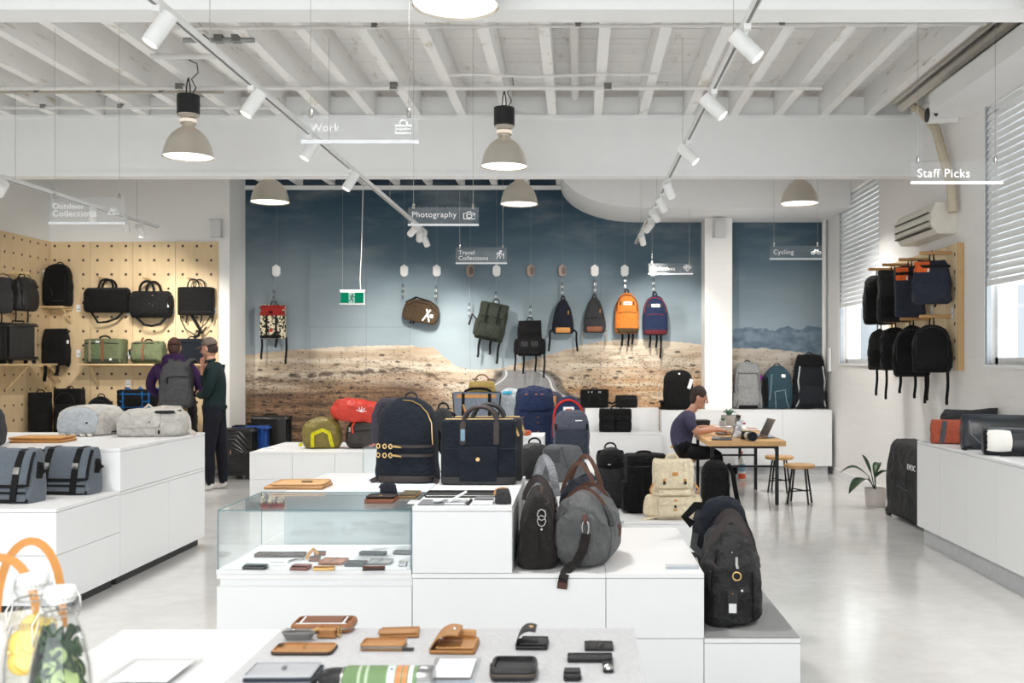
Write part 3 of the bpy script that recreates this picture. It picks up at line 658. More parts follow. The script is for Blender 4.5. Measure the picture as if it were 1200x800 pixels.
obj('cord', M().tube([(0.11, 0, 0.2), (0.1, 0, 0.34), (0.12, 0, 0.7), (0.13, 0, 1.1), (0.15, 0, 4.2 - es.location.z)], 0.0055, 6), mat('white_cord', (220, 218, 212), 0.5), es)
# ================================================================== display furniture
def cabinet(name, label, x0, x1, y0, y1, z0, z1, panels=(), kick=None, group=None, cat='display unit', topm=None, kickm=None):
    """white laminate unit; panels = ('f'|'r'|'l', a0, a1, b0, b1): proud door or drawer panels on front, right or left face"""
    t = thing(name, label, cat, ((x0 + x1) / 2, (y0 + y1) / 2, z0), 0, group); cx, cy = (x0 + x1) / 2, (y0 + y1) / 2
    a, b, c, d = x0 - cx, x1 - cx, y0 - cy, y1 - cy; H = z1 - z0; k = kick or 0.0; pt = 0.012
    fi, ri, li = [any(p[0] == q for p in panels) for q in 'frl']
    obj('carcass', M().box(a + (pt if li else 0), b - (pt if ri else 0), c + (pt if fi else 0), d, k, H - 0.02), WHITE, t, smooth=0)
    obj('top', M().box(a, b, c, d, H - 0.02, H), topm or WHITE_TOP, t, smooth=0)
    if k: obj('kick_board', M().box(a + 0.05, b - 0.05, c + 0.05, d - 0.03, 0, k), kickm or KICK, t, smooth=0)
    g = 0.0018
    for f, p0, p1, q0, q1 in panels:
        q1 = min(q1 - z0, H - 0.022) - g; q0 = q0 - z0 + g
        if f == 'f': m = M().box(p0 - cx + g, p1 - cx - g, c, c + pt - 0.001, q0, q1)
        elif f == 'r': m = M().box(b - pt + 0.001, b, p0 - cy + g, p1 - cy - g, q0, q1)
        else: m = M().box(a, a + pt - 0.001, p0 - cy + g, p1 - cy - g, q0, q1)
        obj('panel', m, WHITE, t, smooth=0)
    return t
# ---- left display: stepped
LX = -3.25; k = 1.0609
ya, yb, yc, yd = 5.86 * k, 6.68 * k, 7.48 * k, 8.2 * k
cabinet('display_plinth', 'white drawer plinth carrying the grey messenger bags', LX - 1.5, LX, ya, yb - 0.002, 0, 0.677, [('f', LX - 0.75, LX, 0.07, 0.385), ('f', LX - 0.75, LX, 0.385, 0.7), ('f', LX - 1.5, LX - 0.75, 0.07, 0.385), ('f', LX - 1.5, LX - 0.75, 0.385, 0.7), ('r', ya, yb, 0.07, 0.385), ('r', ya, yb, 0.385, 0.7)], 0.07, 'stepped display by the corner')
cabinet('display_plinth', 'white plinth further along, hidden behind the messenger bag plinth', LX - 3.0, LX - 1.503, ya, yb - 0.002, 0, 0.677, [('f', LX - 3.0, LX - 1.5, 0.07, 0.7)], 0.07, 'stepped display by the corner')
cabinet('display_plinth', 'white base unit with two tall side panels under the pale backpacks', LX - 3.0, LX, yb, yd, 0, 0.668, [('r', yb, yc, 0.07, 0.67), ('r', yc, yd, 0.07, 0.67)], 0.07, 'stepped display by the corner')
cabinet('display_plinth', 'white upper box carrying two pale backpacks and tan sleeves', LX - 3.0, LX, yb, yd, 0.67, 0.978, [('f', LX - 0.38, LX, 0.67, 0.98), ('f', LX - 1.6, LX - 0.38, 0.67, 0.98), ('r', yb, yd, 0.67, 0.98)], None, 'stepped display by the corner')
# ---- bench below the peg boards
cabinet('display_bench', 'low white bench below the plywood panelling', XL + 0.03, -5.1, 13.28, 13.98, 0, 0.6, [('f', XL + 0.03, -6.3, 0.07, 0.6), ('f', -6.3, -5.1, 0.07, 0.6)], 0.07)
# ---- centre near group
y0 = F / 250.0
XA, XB, XC, XD, XE, XF = -1.688, -0.772, -0.304, 0.136, 0.596, 1.048
cabinet('display_platform', 'low white platform with a grey felt mat under the black holdall', XE + 0.002, XF, y0, 5.96, 0, 0.30, [('f', XE, XF, 0.05, 0.3), ('r', y0, 5.96, 0.05, 0.3)], 0.05, 'centre display')
cabinet('display_platform', 'low white platform carrying the cream rucksack and black cases', 0.16, XF, 8.07, 9.6, 0, 0.30, [('f', 0.16, XF, 0.05, 0.3), ('r', 8.07, 9.6, 0.05, 0.3)], 0.05, 'centre display')
cabinet('display_plinth', 'white plinth under the pile of dark weekender bags', XB, XD - 0.001, y0, 5.96, 0, 0.604, [('f', XB, XD, 0.3, 0.604), ('f', XB, XD, 0.05, 0.3)], 0.05, 'centre display')
cabinet('display_plinth', 'white plinth carrying only a clear price holder beside the black holdall', XD + 0.001, XE, y0, 5.96, 0, 0.604, [('f', XD, XE, 0.3, 0.604), ('r', y0, 5.96, 0.3, 0.604), ('f', XD, XE, 0.05, 0.3)], 0.05, 'centre display')
cabinet('display_plinth', 'tall white block under the navy briefcase and small accessories', XB + 0.001, XC, y0, 5.9, 0.605, 0.918, [('f', XB, XC, 0.605, 0.92), ('r', y0, 5.9, 0.605, 0.92)], None, 'centre display')
cabinet('display_plinth', 'white base of the big glass case', XA, XB - 0.002, y0, y0 + 0.62, 0, 0.60, [('f', XA, XB, 0.05, 0.545), ('l', y0, y0 + 0.62, 0.05, 0.545)], 0.05, 'centre display')
cabinet('display_plinth', 'white block behind the big glass case, under the navy backpack and cork sleeves', XA + 0.12, XB - 0.002, y0 + 0.66, 6.25, 0, 0.899, [('f', XA + 0.12, XB, 0.05, 0.9)], 0.05, 'centre display')
def glass_case(label, x0, x1, y0, y1, z0, z1, tray=True, group='glass display cases'):
    t = thing('glass_case', label, 'display case', ((x0 + x1) / 2, (y0 + y1) / 2, z0), 0, group); w, d, h = (x1 - x0) / 2, (y1 - y0) / 2, z1 - z0; g = 0.008
    if tray: obj('tray', M().box(-w - 0.006, w, -d - 0.006, d, 0.0, 0.02), WHITE, t, smooth=0); b = 0.021
    else: b = 0.001
    for nm, q in (('front_pane', (-w + g, w - g, -d, -d + g, b, h - g)), ('back_pane', (-w + g, w - g, d - g, d, b, h - g)), ('side_pane', (-w, -w + g, -d, d, b, h - g)), ('side_pane', (w - g, w, -d, d, b, h - g)), ('top_pane', (-w, w, -d, d, h - g, h))):
        obj(nm, M().box(*q), GLASS, t, smooth=0)
    e = M(); r = 0.0022
    for a, b_ in (((-w, -d, h), (w, -d, h)), ((-w, -d, b), (-w, -d, h)), ((w, -d, b), (w, -d, h)), ((-w, -d, h), (-w, d, h)), ((w, -d, h), (w, d, h)), ((-w, d, h), (w, d, h)), ((-w, d, b), (-w, d, h)), ((w, d, b), (w, d, h))): 
        obj('polished_edge', M().tube([a, b_], r, 5), GEDGE, t)
    return t
glass_case('long glass case holding wallets and key fobs', XA + 0.004, XB - 0.004, y0 + 0.004, y0 + 0.65, 0.6015, 0.9)
# ---- centre far group
cabinet('display_plinth', 'long white plinth under the grey sling bag and the tall packs', -1.9, 0.157, F / 142, 12.0, 0, 0.6, [('f', -0.65, 0.157, 0.05, 0.6), ('f', -1.9, -0.65, 0.05, 0.6), ('r', F / 142, 10.2, 0.05, 0.6), ('r', 10.2, 12.0, 0.05, 0.6)], 0.05, 'far centre display')
cabinet('display_plinth', 'white plinth with three panels under the red and olive soft bags', -3.6, -1.903, 10.95, 12.3, 0, 0.6, [('f', -3.6, -3.13, 0.3, 0.6), ('f', -3.13, -2.66, 0.3, 0.6), ('f', -2.66, -1.9, 0.3, 0.6), ('f', -3.6, -1.9, 0.05, 0.3)], 0.05, 'far centre display')
cabinet('display_plinth', 'small white block carrying a rust orange pouch', -0.9, -0.31, F / 126, F / 126 + 0.5, 0.601, 0.9, [('f', -0.9, -0.31, 0.6, 0.9), ('r', F / 126, F / 126 + 0.5, 0.6, 0.9)], None, 'far centre display')
glass_case('glass case under the grey and purple daypacks', -1.78, -1.02, 8.3, 9.1, 0.601, 0.88, False)
glass_case('far glass case under the two-tone grey tote', -1.66, -0.72, 11.2, 11.9, 0.601, 0.9, False)
# ---- back wall cabinets
def wallcab(label, x0, x1, y0, y1, z0, z1, seams, g='wall cabinets under the mural', kick=0.12):
    xs = [x0] + list(seams) + [x1]
    return cabinet('wall_cabinet', label, x0, x1, y0, y1, z0, z1, [('f', a, b, z0 + (kick or 0), z1) for a, b in zip(xs[:-1], xs[1:])], kick, g, 'cabinet', None, KICK_L)
wallcab('white wall cabinet below the trekking packs', 2.232, 3.6, 14.04, 14.7, 0, 0.91, (2.9,))
wallcab('narrow white wall cabinet behind the seated man', 1.19, 2.228, 14.0, 14.28, 0, 0.91, (1.7,))
wallcab('low white wall cabinet carrying a black twin-pocket briefcase', 0.12, 1.187, 13.9, 14.4, 0, 0.6, (0.5,))
wallcab('upper white box carrying two small black bags before the mural', 0.12, 1.187, 14.405, 14.715, 0, 0.918, (), kick=None)
wallcab('low white wall cabinet running behind the big blue pack', -1.6, 0.117, 14.0, 14.715, 0, 0.75, (-0.7,))
# ---- right side cabinet
ys = [8.78 - 0.553 * i for i in range(9)]
cabinet('side_cabinet', 'long white cabinet along the right wall carrying messenger bags', 3.0, XR - 0.003, ys[-1], ys[0], 0, 0.9, [('l', b, a, 0.15, 0.9) for a, b in zip(ys[:-1], ys[1:])] + [('f', 3.0, XR, 0.15, 0.9)], 0.15, None, 'cabinet', None, KICK_L)
# ---- front table with linen mat
ft = thing('display_table', 'white front table with small leather goods on a grey linen mat', 'table', (-0.52, 1.75, 0))
obj('tabletop', M().rbox(0, 0, 0.88, 1.34, 1.7, 0.04, 0.004), WHITE_TOP, ft); obj('body', M().box(-0.62, 0.62, -0.8, 0.8, 0.05, 0.859), WHITE, ft, smooth=0); obj('kick_board', M().box(-0.58, 0.58, -0.76, 0.76, 0, 0.05), KICK, ft, smooth=0)
def felt(name, col): return mat(name, col, 0.95, 0, 0.09, 90, 0.4, 300, 0.1)
tag(obj('linen_mat', M().box(-0.765, 0.148, 1.0, 2.598, 0.9005, 0.9035), felt('grey_linen', (204, 204, 206)), smooth=0), 'grey linen mat spread under the tan and black leather goods', 'mat')
tag(obj('felt_mat', M().box(XE + 0.01, XF - 0.003, y0 + 0.004, 5.94, 0.3005, 0.3065), felt('grey_felt', (150, 150, 150)), smooth=0), 'mottled grey felt mat under the black holdall', 'mat')
tag(obj('cloth_mat', M().box(-1.27, -0.80, 5.4, 6.2, 0.8995, 0.9025), felt('pale_cloth', (222, 228, 234)), smooth=0), 'pale blue white cloth under the navy backpack', 'mat')
# ---- work table, stools
WOOD = mat('oak_veneer', (206, 164, 112), 0.45, 0, 0.12, 3, aniso=(8, 1, 8))
wt = thing('work_table', 'oak topped work table with black steel frame where the man sits', 'table', (1.865, 12.3, 0))
obj('tabletop', M().rbox(0, 0, 0.695, 0.86, 2.8, 0.055, 0.004), WOOD, wt)
for sx in (-1, 1):
    for yy in (-1.22, 0.1, 1.3): obj('leg', M().box(sx * 0.36 - 0.018, sx * 0.36 + 0.018, yy - 0.018, yy + 0.018, 0, 0.668), DMETAL, wt, smooth=0)
    obj('rail', M().box(sx * 0.36 - 0.012, sx * 0.36 + 0.012, -1.2, 1.28, 0.64, 0.666), DMETAL, wt, smooth=0); obj('brace', M().tube([(sx * 0.36, -1.2, 0.56), (sx * 0.36, -1.05, 0.65)], 0.008, 5), DMETAL, wt)
for yy in (-1.22, 0.1, 1.3):
    obj('cross_rail', M().box(-0.342, 0.342, yy - 0.012, yy + 0.012, 0.63, 0.655), DMETAL, wt, smooth=0); obj('cross_rail', M().box(-0.342, 0.342, yy - 0.012, yy + 0.012, 0.42, 0.442), DMETAL, wt, smooth=0)
def make_stool(x, y, label):
    t = thing('stool', label, 'stool', (x, y, 0), 0.4, 'stools at the work table')
    obj('seat', M().lathe([(0.001, 0.4), (0.16, 0.4), (0.172, 0.408), (0.172, 0.432), (0.165, 0.44), (0.001, 0.44)], 28), WOOD, t, smooth=50)
    for a in range(4):
        c, s_ = math.cos(a * PI / 2), math.sin(a * PI / 2); obj('leg', M().tube([(0.1 * c, 0.1 * s_, 0.4), (0.165 * c, 0.165 * s_, 0.0)], 0.011, 8), DMETAL, t)
    for a in (0, 1):
        c, s_ = math.cos(a * PI / 2) * 0.145, math.sin(a * PI / 2) * 0.145; obj('stretcher', M().tube([(c, s_, 0.14 + 0.012 * a), (-c, -s_, 0.14 + 0.012 * a)], 0.008, 6), DMETAL, t)
    return t
make_stool(2.51, 11.22, 'oak topped stool standing clear of the work table end'); make_stool(2.48, 12.2, 'oak topped stool partly behind the other one, close to the table'); make_stool(1.26, 11.9, 'oak topped stool that the man sits on')
# ================================================================== bags
PROF = {
 'pack': [(0, .80, .70), (.03, .95, .92), (.12, 1, 1), (.5, 1, 1), (.75, .96, .86), (.88, .85, .68), (.95, .68, .48), (.985, .45, .28), (1, .25, .12)],
 'round': [(0, .80, .70), (.03, .95, .92), (.12, 1, 1), (.45, 1, 1), (.6, .97, .93), (.72, .9, .83), (.82, .79, .7), (.9, .63, .55), (.96, .43, .36), (.99, .22, .2), (1, .1, .1)],
 'box': [(0, .93, .90), (.02, .985, .97), (.06, 1, 1), (.94, 1, 1), (.98, .985, .96), (1, .93, .88)],
 'tear': [(0, .84, .70), (.05, .98, .95), (.25, 1, 1), (.5, .88, .9), (.72, .69, .72), (.86, .5, .55), (.94, .34, .4), (.98, .2, .25), (1, .1, .12)],
 'roll': [(0, .90, .85), (.04, .98, .97), (.12, 1, 1), (.6, 1, .92), (.8, .98, .66), (.93, .96, .34), (.98, .95, .22), (1, .92, .16)],
 'duffel': [(0, .90, .50), (.04, .95, .66), (.15, .99, .88), (.35, 1, 1), (.6, 1, .98), (.8, .985, .82), (.92, .96, .58), (.98, .92, .36), (1, .86, .18)],
 'holdall': [(0, .94, .90), (.03, .985, .97), (.12, 1, 1), (.55, .99, .92), (.8, .95, .68), (.93, .89, .40), (1, .84, .12)],
 'mess': [(0, .97, .88), (.03, .99, .98), (.12, 1, 1), (.5, .99, .84), (.8, .98, .6), (.93, .97, .42), (1, .95, .22)],
 'pouch': [(0, .85, .8), (.05, .97, .97), (.4, 1, 1), (.75, .9, .7), (.93, .8, .35), (1, .7, .1)],
 'lump': [(0, .78, .72), (.05, .9, .88), (.2, .99, 1), (.45, 1, 1), (.7, .94, .9), (.88, .78, .7), (.96, .55, .48), (1, .25, .2)],
}
class Body:
    def __init__(s, W, H, D, prof='pack', p=4.0, lean=0.0, rough=0.006, rs=9.0, seed=None, n=40, rings=28):
        s.W, s.H, s.D, s.p, s.lean = W, H, D, p, lean; s.prof = PROF[prof] if isinstance(prof, str) else prof
        s.seed = random.uniform(0, 50) if seed is None else seed; s.rg, s.rs, s.n, s.rings = rough * 1.35, rs, n, rings
    def wd(s, t):
        t = min(1, max(0, t)); P_ = s.prof
        for a, b in zip(P_[:-1], P_[1:]):
            if t <= b[0]:
                f = (t - a[0]) / max(1e-6, b[0] - a[0]); return lerp(a[1], b[1], f) * s.W / 2, lerp(a[2], b[2], f) * s.D / 2
        return P_[-1][1] * s.W / 2, P_[-1][2] * s.D / 2
    def mesh(s):
        rings = []
        for i in range(s.rings + 1):
            t = (1 - math.cos(PI * i / s.rings)) / 2; t = 0.5 * t + 0.5 * (i / s.rings); w, d = s.wd(t); o = []
            for j in range(s.n):
                a = 2 * PI * j / s.n; c, q = math.cos(a), math.sin(a); e = 2.0 / s.p
                o.append((w * math.copysign(abs(c) ** e, c), d * math.copysign(abs(q) ** e, q) + s.lean * t * s.H, t * s.H))
            rings.append(o)
        m = M().loft(rings)
        zs = min(v[2] for v in m.v)
        m.rough(s.rg, s.rs, s.seed)
        m.v = [(x, y, max(z, 0.0) if z < 0.02 * s.H else z) for x, y, z in m.v]
        return m
    def front(s, x, z, off=0.0, side=-1):
        t = z / s.H; w, d = s.wd(t); q = min(1, abs(x) / max(w, 1e-6)); y = d * max(0.0, 1 - q ** s.p) ** (1 / s.p)
        return Vector((x, side * (y + off) + s.lean * z, z))
def body(t, B, m, name='body'):
    t['_'] = 0; del t['_']; o = obj(name, B.mesh(), m, t, smooth=50); return o
def panel(t, B, name, m, x0, x1, z0, z1, th=0.008, puff=0.35, rnd=0.25, side=-1, n=8, parent=None, fn=None):
    """raised piece that follows the bag's face: pocket, flap, patch, base"""
    g = []; back = []
    for i in range(n + 1):
        for j in range(n + 1):
            u, v = 2 * j / n - 1, 2 * i / n - 1
            uu, v2 = u * math.sqrt(1 - rnd * v * v / 2), v * math.sqrt(1 - rnd * u * u / 2)
            x, z = lerp(x0, x1, (uu + 1) / 2), lerp(z0, z1, (v2 + 1) / 2)
            k = max(abs(u), abs(v)); g.append(B.front(x, z, th * (1 - puff * k ** 5), side))
    vs = list(g); fs = []
    for i in range(n):
        for j in range(n): a = i * (n + 1) + j; fs.append((a, a + 1, a + n + 2, a + n + 1))
    rim = [j for j in range(n + 1)] + [i * (n + 1) + n for i in range(1, n + 1)] + [n * (n + 1) + j for j in range(n - 1, -1, -1)] + [i * (n + 1) for i in range(n - 1, 0, -1)]
    base = len(vs)
    for r in rim: q = g[r]; w = B.front(q.x, q.z, -0.008, side); vs.append(w)
    for k in range(len(rim)): fs.append((rim[k], rim[(k + 1) % len(rim)], base + (k + 1) % len(rim), base + k))
    fs.append(tuple(base + k for k in range(len(rim) - 1, -1, -1)))
    return obj(name, M().add(vs, fs), m, parent or t, smooth=50)
def seam(t, B, name, m, pts, r=0.004, off=0.003, side=-1, parent=None, flat=0.0):
    """zip, cord or strap laid on the bag's face through (x,z) points"""
    q = []
    for (a, b), (c, d) in zip(pts[:-1], pts[1:]):
        for i in range(4): q.append(B.front(lerp(a, c, i / 4), lerp(b, d, i / 4), off, side))
    q.append(B.front(pts[-1][0], pts[-1][1], off, side))
    return obj(name, M().strap(q, flat, 0.005, (0, side, 0)) if flat else M().tube(q, r, 6), m, parent or t)
def arch(w, z0, z1, zc, n=9):
    """points of an upside-down U for a zip: legs from z0 to zc, arch top z1"""
    return [(-w, z0)] + [(-w * math.cos(PI * i / n), zc + (z1 - zc) * math.sin(PI * i / n)) for i in range(n + 1)] + [(w, z0)]
def grip(t, name, m, x0, x1, z, h, y=0.0, r=0.008, flat=0.0, tilt=0.0, y1=None, nrm=(0, -1, 0.001)):
    n = 12; y1 = y if y1 is None else y1
    pts = [(lerp(x0, x1, (1 - math.cos(PI * i / n)) / 2), lerp(y, y1, i / n) + tilt * math.sin(PI * i / n), z + h * math.sin(PI * i / n) ** 0.8) for i in range(n + 1)]
    return obj(name, M().strap(pts, flat, 0.006, nrm) if flat else M().tube(pts, r, 8), m, t)
def dangle(t, m, x, z, ln, w=0.022, y=0.03, sway=0.01, name='dangling_strap'):
    pts = [(x + sway * math.sin(i * 0.9) * i / 6, y + 0.004 * math.sin(i), z - ln * i / 6) for i in range(7)]
    return obj(name, M().strap(pts, w, 0.004, (0, -1, 0)), m, t)
def shoulder(t, B, m, x, zt=0.9, zb=0.08, bulge=0.07, w=0.055, name='shoulder_strap'):
    n = 10; pts = []
    for i in range(n + 1):
        f = i / n; z = lerp(zt, zb, f) * B.H; p = B.front(x * 0.6, max(min(z, B.H * .92), 0.02), 0.0, 1); pts.append((lerp(x * 0.45, x, f), p.y + bulge * math.sin(PI * f) ** 0.7, max(z, 0.008)))
    ws = [w if i < 7 else w * 0.5 for i in range(n + 1)]
    return obj(name, M().strap(pts, ws, 0.012, (0, 1, 0.001)), m, t)
def ring(t, m, x, y, z, r=0.014, th=0.003, name='ring', ax='y'):
    pts = [(x + r * math.cos(a * PI / 6), y, z + r * math.sin(a * PI / 6)) if ax == 'y' else (x, y + r * math.cos(a * PI / 6), z + r * math.sin(a * PI / 6)) for a in range(12)]
    return obj(name, M().tube(pts, th, 6, closed=True), m, t)
def card(t, m, x, y, z, w, h, name='hang_tag', rot=None): return obj(name, M().rbox(0, 0, 0, w, 0.003, h, 0.001), m, t, loc=(x, y, z), rot=rot)

# ------------------------------------------------------------------ hanging on the mural wall
HEXM = mat('hook_white', (222, 222, 220), 0.4); HEXD = mat('hook_tan', (150, 132, 120), 0.5)
SH = F / (YB - 0.02); WY = YB - 0.02
def hook(px, lab, dark=False, chain=None, py=317):
    p = P(px, py, SH); t = thing('wall_hook', lab, 'hook', (p.x, YB - 0.002, p.z), 0, 'hexagonal wall hooks')
    pts = [(0.0, 0.09), (0.055, 0.05), (0.055, -0.05), (0.028, -0.085), (-0.028, -0.085), (-0.055, -0.05), (-0.055, 0.05)]
    obj('plate', M().prism(pts, -0.05, 0), HEXD if dark else HEXM, t, smooth=0)
    if dark: obj('front_cap', M().prism([(a * .55 + 0.02, b_ * .7) for a, b_ in pts], -0.056, -0.05), mat('hook_dark', (96, 84, 78), 0.5), t, smooth=0)
    else: obj('front_cap', M().prism([(a * .6, b_ * .6) for a, b_ in pts], -0.057, -0.05), HEXM, t, smooth=0)
    obj('cable', M().tube([(0, -0.012, 0.09), (0, -0.012, 4.12 - p.z)], 0.0014, 5), mat('pale_cable', (150, 160, 166), 0.5), t)
    if chain:
        z = (317 - chain) / SH
        obj('cord', M().tube([(0, -0.045, -0.08), (0, -0.145, z)], 0.0025, 5), mat('pale_cable', (150, 160, 166), 0.5), t)
        for i in range(5): obj('link', M().tube([(0.012 * math.cos(a * PI / 4), -0.145 + (0.005 if i % 2 else -0.005), z - 0.03 - i * 0.042 + 0.026 * math.sin(a * PI / 4)) for a in range(8)], 0.0045, 5, closed=True), METAL if i % 2 else DMETAL, t)
    return t
for px, lab, dk, ch in ((324, 'white hexagonal hook holding the red and cream pack', 0, 340), (474, 'white hexagonal hook above the left end of the brown sling bag', 0, 333), (512, 'white hexagonal hook above the right end of the brown sling bag', 0, 335), (551, 'dark hexagonal hook below the travel sign beside the green pack', 1, 355),
                        (582, 'white hexagonal hook holding the tilted green pack', 0, 342), (622, 'dark hexagonal hook holding the black cargo pack', 1, 358), (659, 'tan-grey hexagonal hook holding the navy daypack', 1, 331), (697, 'white hexagonal hook holding the grey daypack', 0, 328), (732, 'white hexagonal hook holding the orange backpack', 0, 324), (765, 'white hexagonal hook behind the exclusives sign', 0, 327)):
    hook(px, lab, bool(dk), ch)
def hung(name, label, px0, px1, py0, py1, D, rot=0.0, y=None, s=SH):
    """origin at the middle of the bag's lower edge"""
    W, H = (px1 - px0) / s, (py1 - py0) / s; x = ((px0 + px1) / 2 - VPX) / s; z = EYE + (VPY - py1) / s
    t = thing(name, label, 'backpack', (x, (WY - D / 2 - 0.06) if y is None else y, z), (0, rot, 0), 'packs hung on the mural'); return t, W, H
# red / cream dotted pack
t, W, H = hung('backpack', 'red flap and black spotted cream backpack hung on the mural', 309, 338, 358, 397, 0.16)
def spotted():
    m, nt, out = newmat('spotted_canvas'); N = nt.nodes.new; L = nt.links.new; E.nt = nt
    b = N('ShaderNodeBsdfPrincipled'); L(b.outputs[0], out.inputs[0]); b.inputs['Roughness'].default_value = 0.9; tc = N('ShaderNodeTexCoord')
    n = N('ShaderNodeTexNoise'); n.inputs['Scale'].default_value = 30; n.inputs['Detail'].default_value = 1; L(tc.outputs['Object'], n.inputs['Vector'])
    L(mixc(step(E(n.outputs[0]), 0.5, 0.53), (214, 204, 174), (34, 32, 34)), b.inputs['Base Color']); return m
B = Body(W, H, 0.15, 'box', 4); body(t, B, spotted()); RED = fab('red_canvas', (150, 44, 42))
panel(t, B, 'flap', RED, -W * .5, W * .5, H * .68, H * .99, 0.03, 0.5, 0.1); panel(t, B, 'base', BLACKFAB, -W * .48, W * .48, 0.005, H * .11, 0.01); card(t, BLACKFAB, 0, -0.12, H * .78, 0.06, 0.03, 'patch')
for x in (-.2, .18): seam(t, B, 'strap', BLACKSTRAP, [(x * W, H * .7), (x * W, H * .1)], flat=0.03, off=0.006)
panel(t, B, 'label_tab', fab('red_tab', (190, 60, 40)), -0.03, 0.02, H * .2, H * .28, 0.012)
grip(t, 'handle', BLACKSTRAP, -0.04, 0.04, H, 0.07, 0.03)
for x, l in ((-.48, .33), (.5, .4), (.1, .16)): dangle(t, BLACKSTRAP, x * W, 0.03, l, 0.03)
# brown sling bag, horizontal, hung from two hooks
t, W, H = hung('sling_bag', 'dark brown sling bag with a white cross hung from two hooks', 471, 514, 350, 378, 0.13, 0.2); t['category'] = 'bag'
B = Body(W, H * .95, 0.14, 'lump', 2.8); BRN = fab('brown_canvas', (72, 58, 42)); body(t, B, BRN); seam(t, B, 'zip', BLACKFAB, [(-W * .42, H * .55), (-W * .2, H * .8), (W * .2, H * .8), (W * .42, H * .55)], 0.005)
for a, b_ in (((.1, .1), (.26, .6)), ((.28, .1), (.16, .6))): seam(t, B, 'white_stripe', WPRINT, [(a[0] * W, a[1] * H), (b_[0] * W, b_[1] * H)], flat=0.02, off=0.004)
panel(t, B, 'white_patch', WPRINT, W * .27, W * .36, H * .28, H * .42, 0.008)
obj('top_strap', M().strap([(-W * .45, -0.02, H * .7), (-W * .2, -0.02, H * 1.0), (W * .2, -0.02, H * .93), (W * .45, -0.02, H * .72)], 0.05, 0.008, (0, 0.3, 1)), BLACKFAB, t)
for x in (-.22, -.14): dangle(t, BLACKSTRAP, x * W, 0.06, 0.1)
# tilted green pack
t, W, H = hung('backpack', 'dark green buckled backpack hanging tilted on the mural', 556, 590, 355, 399, 0.2, 0.2)
GRN = fab('dark_green_canvas', (52, 58, 48)); B = Body(W, H, 0.2, 'roll', 4, rough=0.009); body(t, B, GRN)
panel(t, B, 'lid', GRN, -W * .42, W * .42, H * .62, H * .98, 0.03, 0.5, 0.15); panel(t, B, 'front_pocket', GRN, -W * .42, W * .38, H * .06, H * .42, 0.06, 0.5)
panel(t, B, 'side_pocket', GRN, -W * .56, -W * .36, H * .08, H * .5, 0.05)
for x in (-.2, .2): seam(t, B, 'strap', BLACKSTRAP, [(x * W, H * .95), (x * W, H * .45)], flat=0.028, off=0.034)
grip(t, 'handle', BLACKSTRAP, -0.04, 0.05, H, 0.06, 0.03); obj('side_strap', M().strap([(-W * .45, 0, H * .45), (-W * .7, 0, H * .6), (-W * .75, 0, H * .3)], 0.03, 0.005), BLACKSTRAP, t)
for x, l in ((-.28, .32), (.1, .25), (.4, .36)): dangle(t, BLACKSTRAP, x * W, 0.05, l, 0.032, 0.05, -0.02)
# black cargo pack
t, W, H = hung('backpack', 'black cargo backpack with four long straps hung on the mural', 604, 639, 376, 417, 0.2)
B = Body(W * .8, H, 0.18, 'roll', 5, rough=0.008); body(t, B, BLACKFAB2); panel(t, B, 'lid', BLACKFAB2, -W * .38, W * .38, H * .62, H * .99, 0.03, 0.4, 0.1); panel(t, B, 'front_pocket', BLACKFAB2, -W * .36, W * .36, H * .06, H * .5, 0.06)
for sx in (-1, 1): obj('side_pocket', Body(W * .2, H * .45, 0.12, 'lump', 4).mesh(), BLACKFAB2, t, loc=(sx * W * .43, 0, 0.02)); panel(t, B, 'mesh_pocket', CHAR, sx * W * .16 - .06, sx * W * .16 + .06, H * .24, H * .42, 0.07)
grip(t, 'handle', BLACKSTRAP, -0.04, 0.04, H, 0.05, 0.03, tilt=0)
for x, l in ((-.48, .26), (-.2, .3), (.2, .27), (.48, .36)): dangle(t, BLACKSTRAP, x * W, 0.04, l, 0.028, 0.0)
# navy daypack and grey daypack with leather bases
for nm, lab, px0, px1, py0, py1, mt, pr, ti in (('backpack', 'narrow navy daypack with a tan leather base hung on the mural', 646, 674, 351, 391, NAVYK, TAN, 1), ('backpack', 'dark grey teardrop daypack with a brown leather base hung on the mural', 682, 711, 349, 390, CHAR, BROWN, 2)):
    t, W, H = hung(nm, lab, px0, px1, py0, py1, 0.16); B = Body(W * .9, H, 0.17, 'tear', 3.2); body(t, B, mt); panel(t, B, 'leather_base', pr, -W * .3, W * .3, 0.008, H * .17, 0.012, 0.2, 0.1)
    seam(t, B, 'zip', BLACKFAB, [(W * .05, H * .9), (W * .22, H * .7), (W * .32, H * .45)], 0.004); panel(t, B, 'zip_pull', TAN, W * .2, W * .24, H * .55, H * .66, 0.012)
    if ti == 2: seam(t, B, 'seam', BLACKFAB, [(-W * .36, H * .4), (W * .36, H * .42)], 0.005)
    grip(t, 'handle', BLACKFAB, -0.025, 0.025, H * .97, 0.06, 0.0, 0.009)
    if ti == 1:
        for sx in (-1, 1): obj('side_strap', M().strap([(sx * W * .42, 0, 0.06), (sx * W * .55, 0, 0.02), (sx * W * .55, 0, -.1), (sx * W * .6, 0, -.26)], 0.03, 0.005), BLACKSTRAP, t)
    else:
        for sx in (-1, 1): dangle(t, fab('khaki_strap', (150, 138, 116)), sx * W * .48, 0.05, 0.24, 0.018, 0.03)
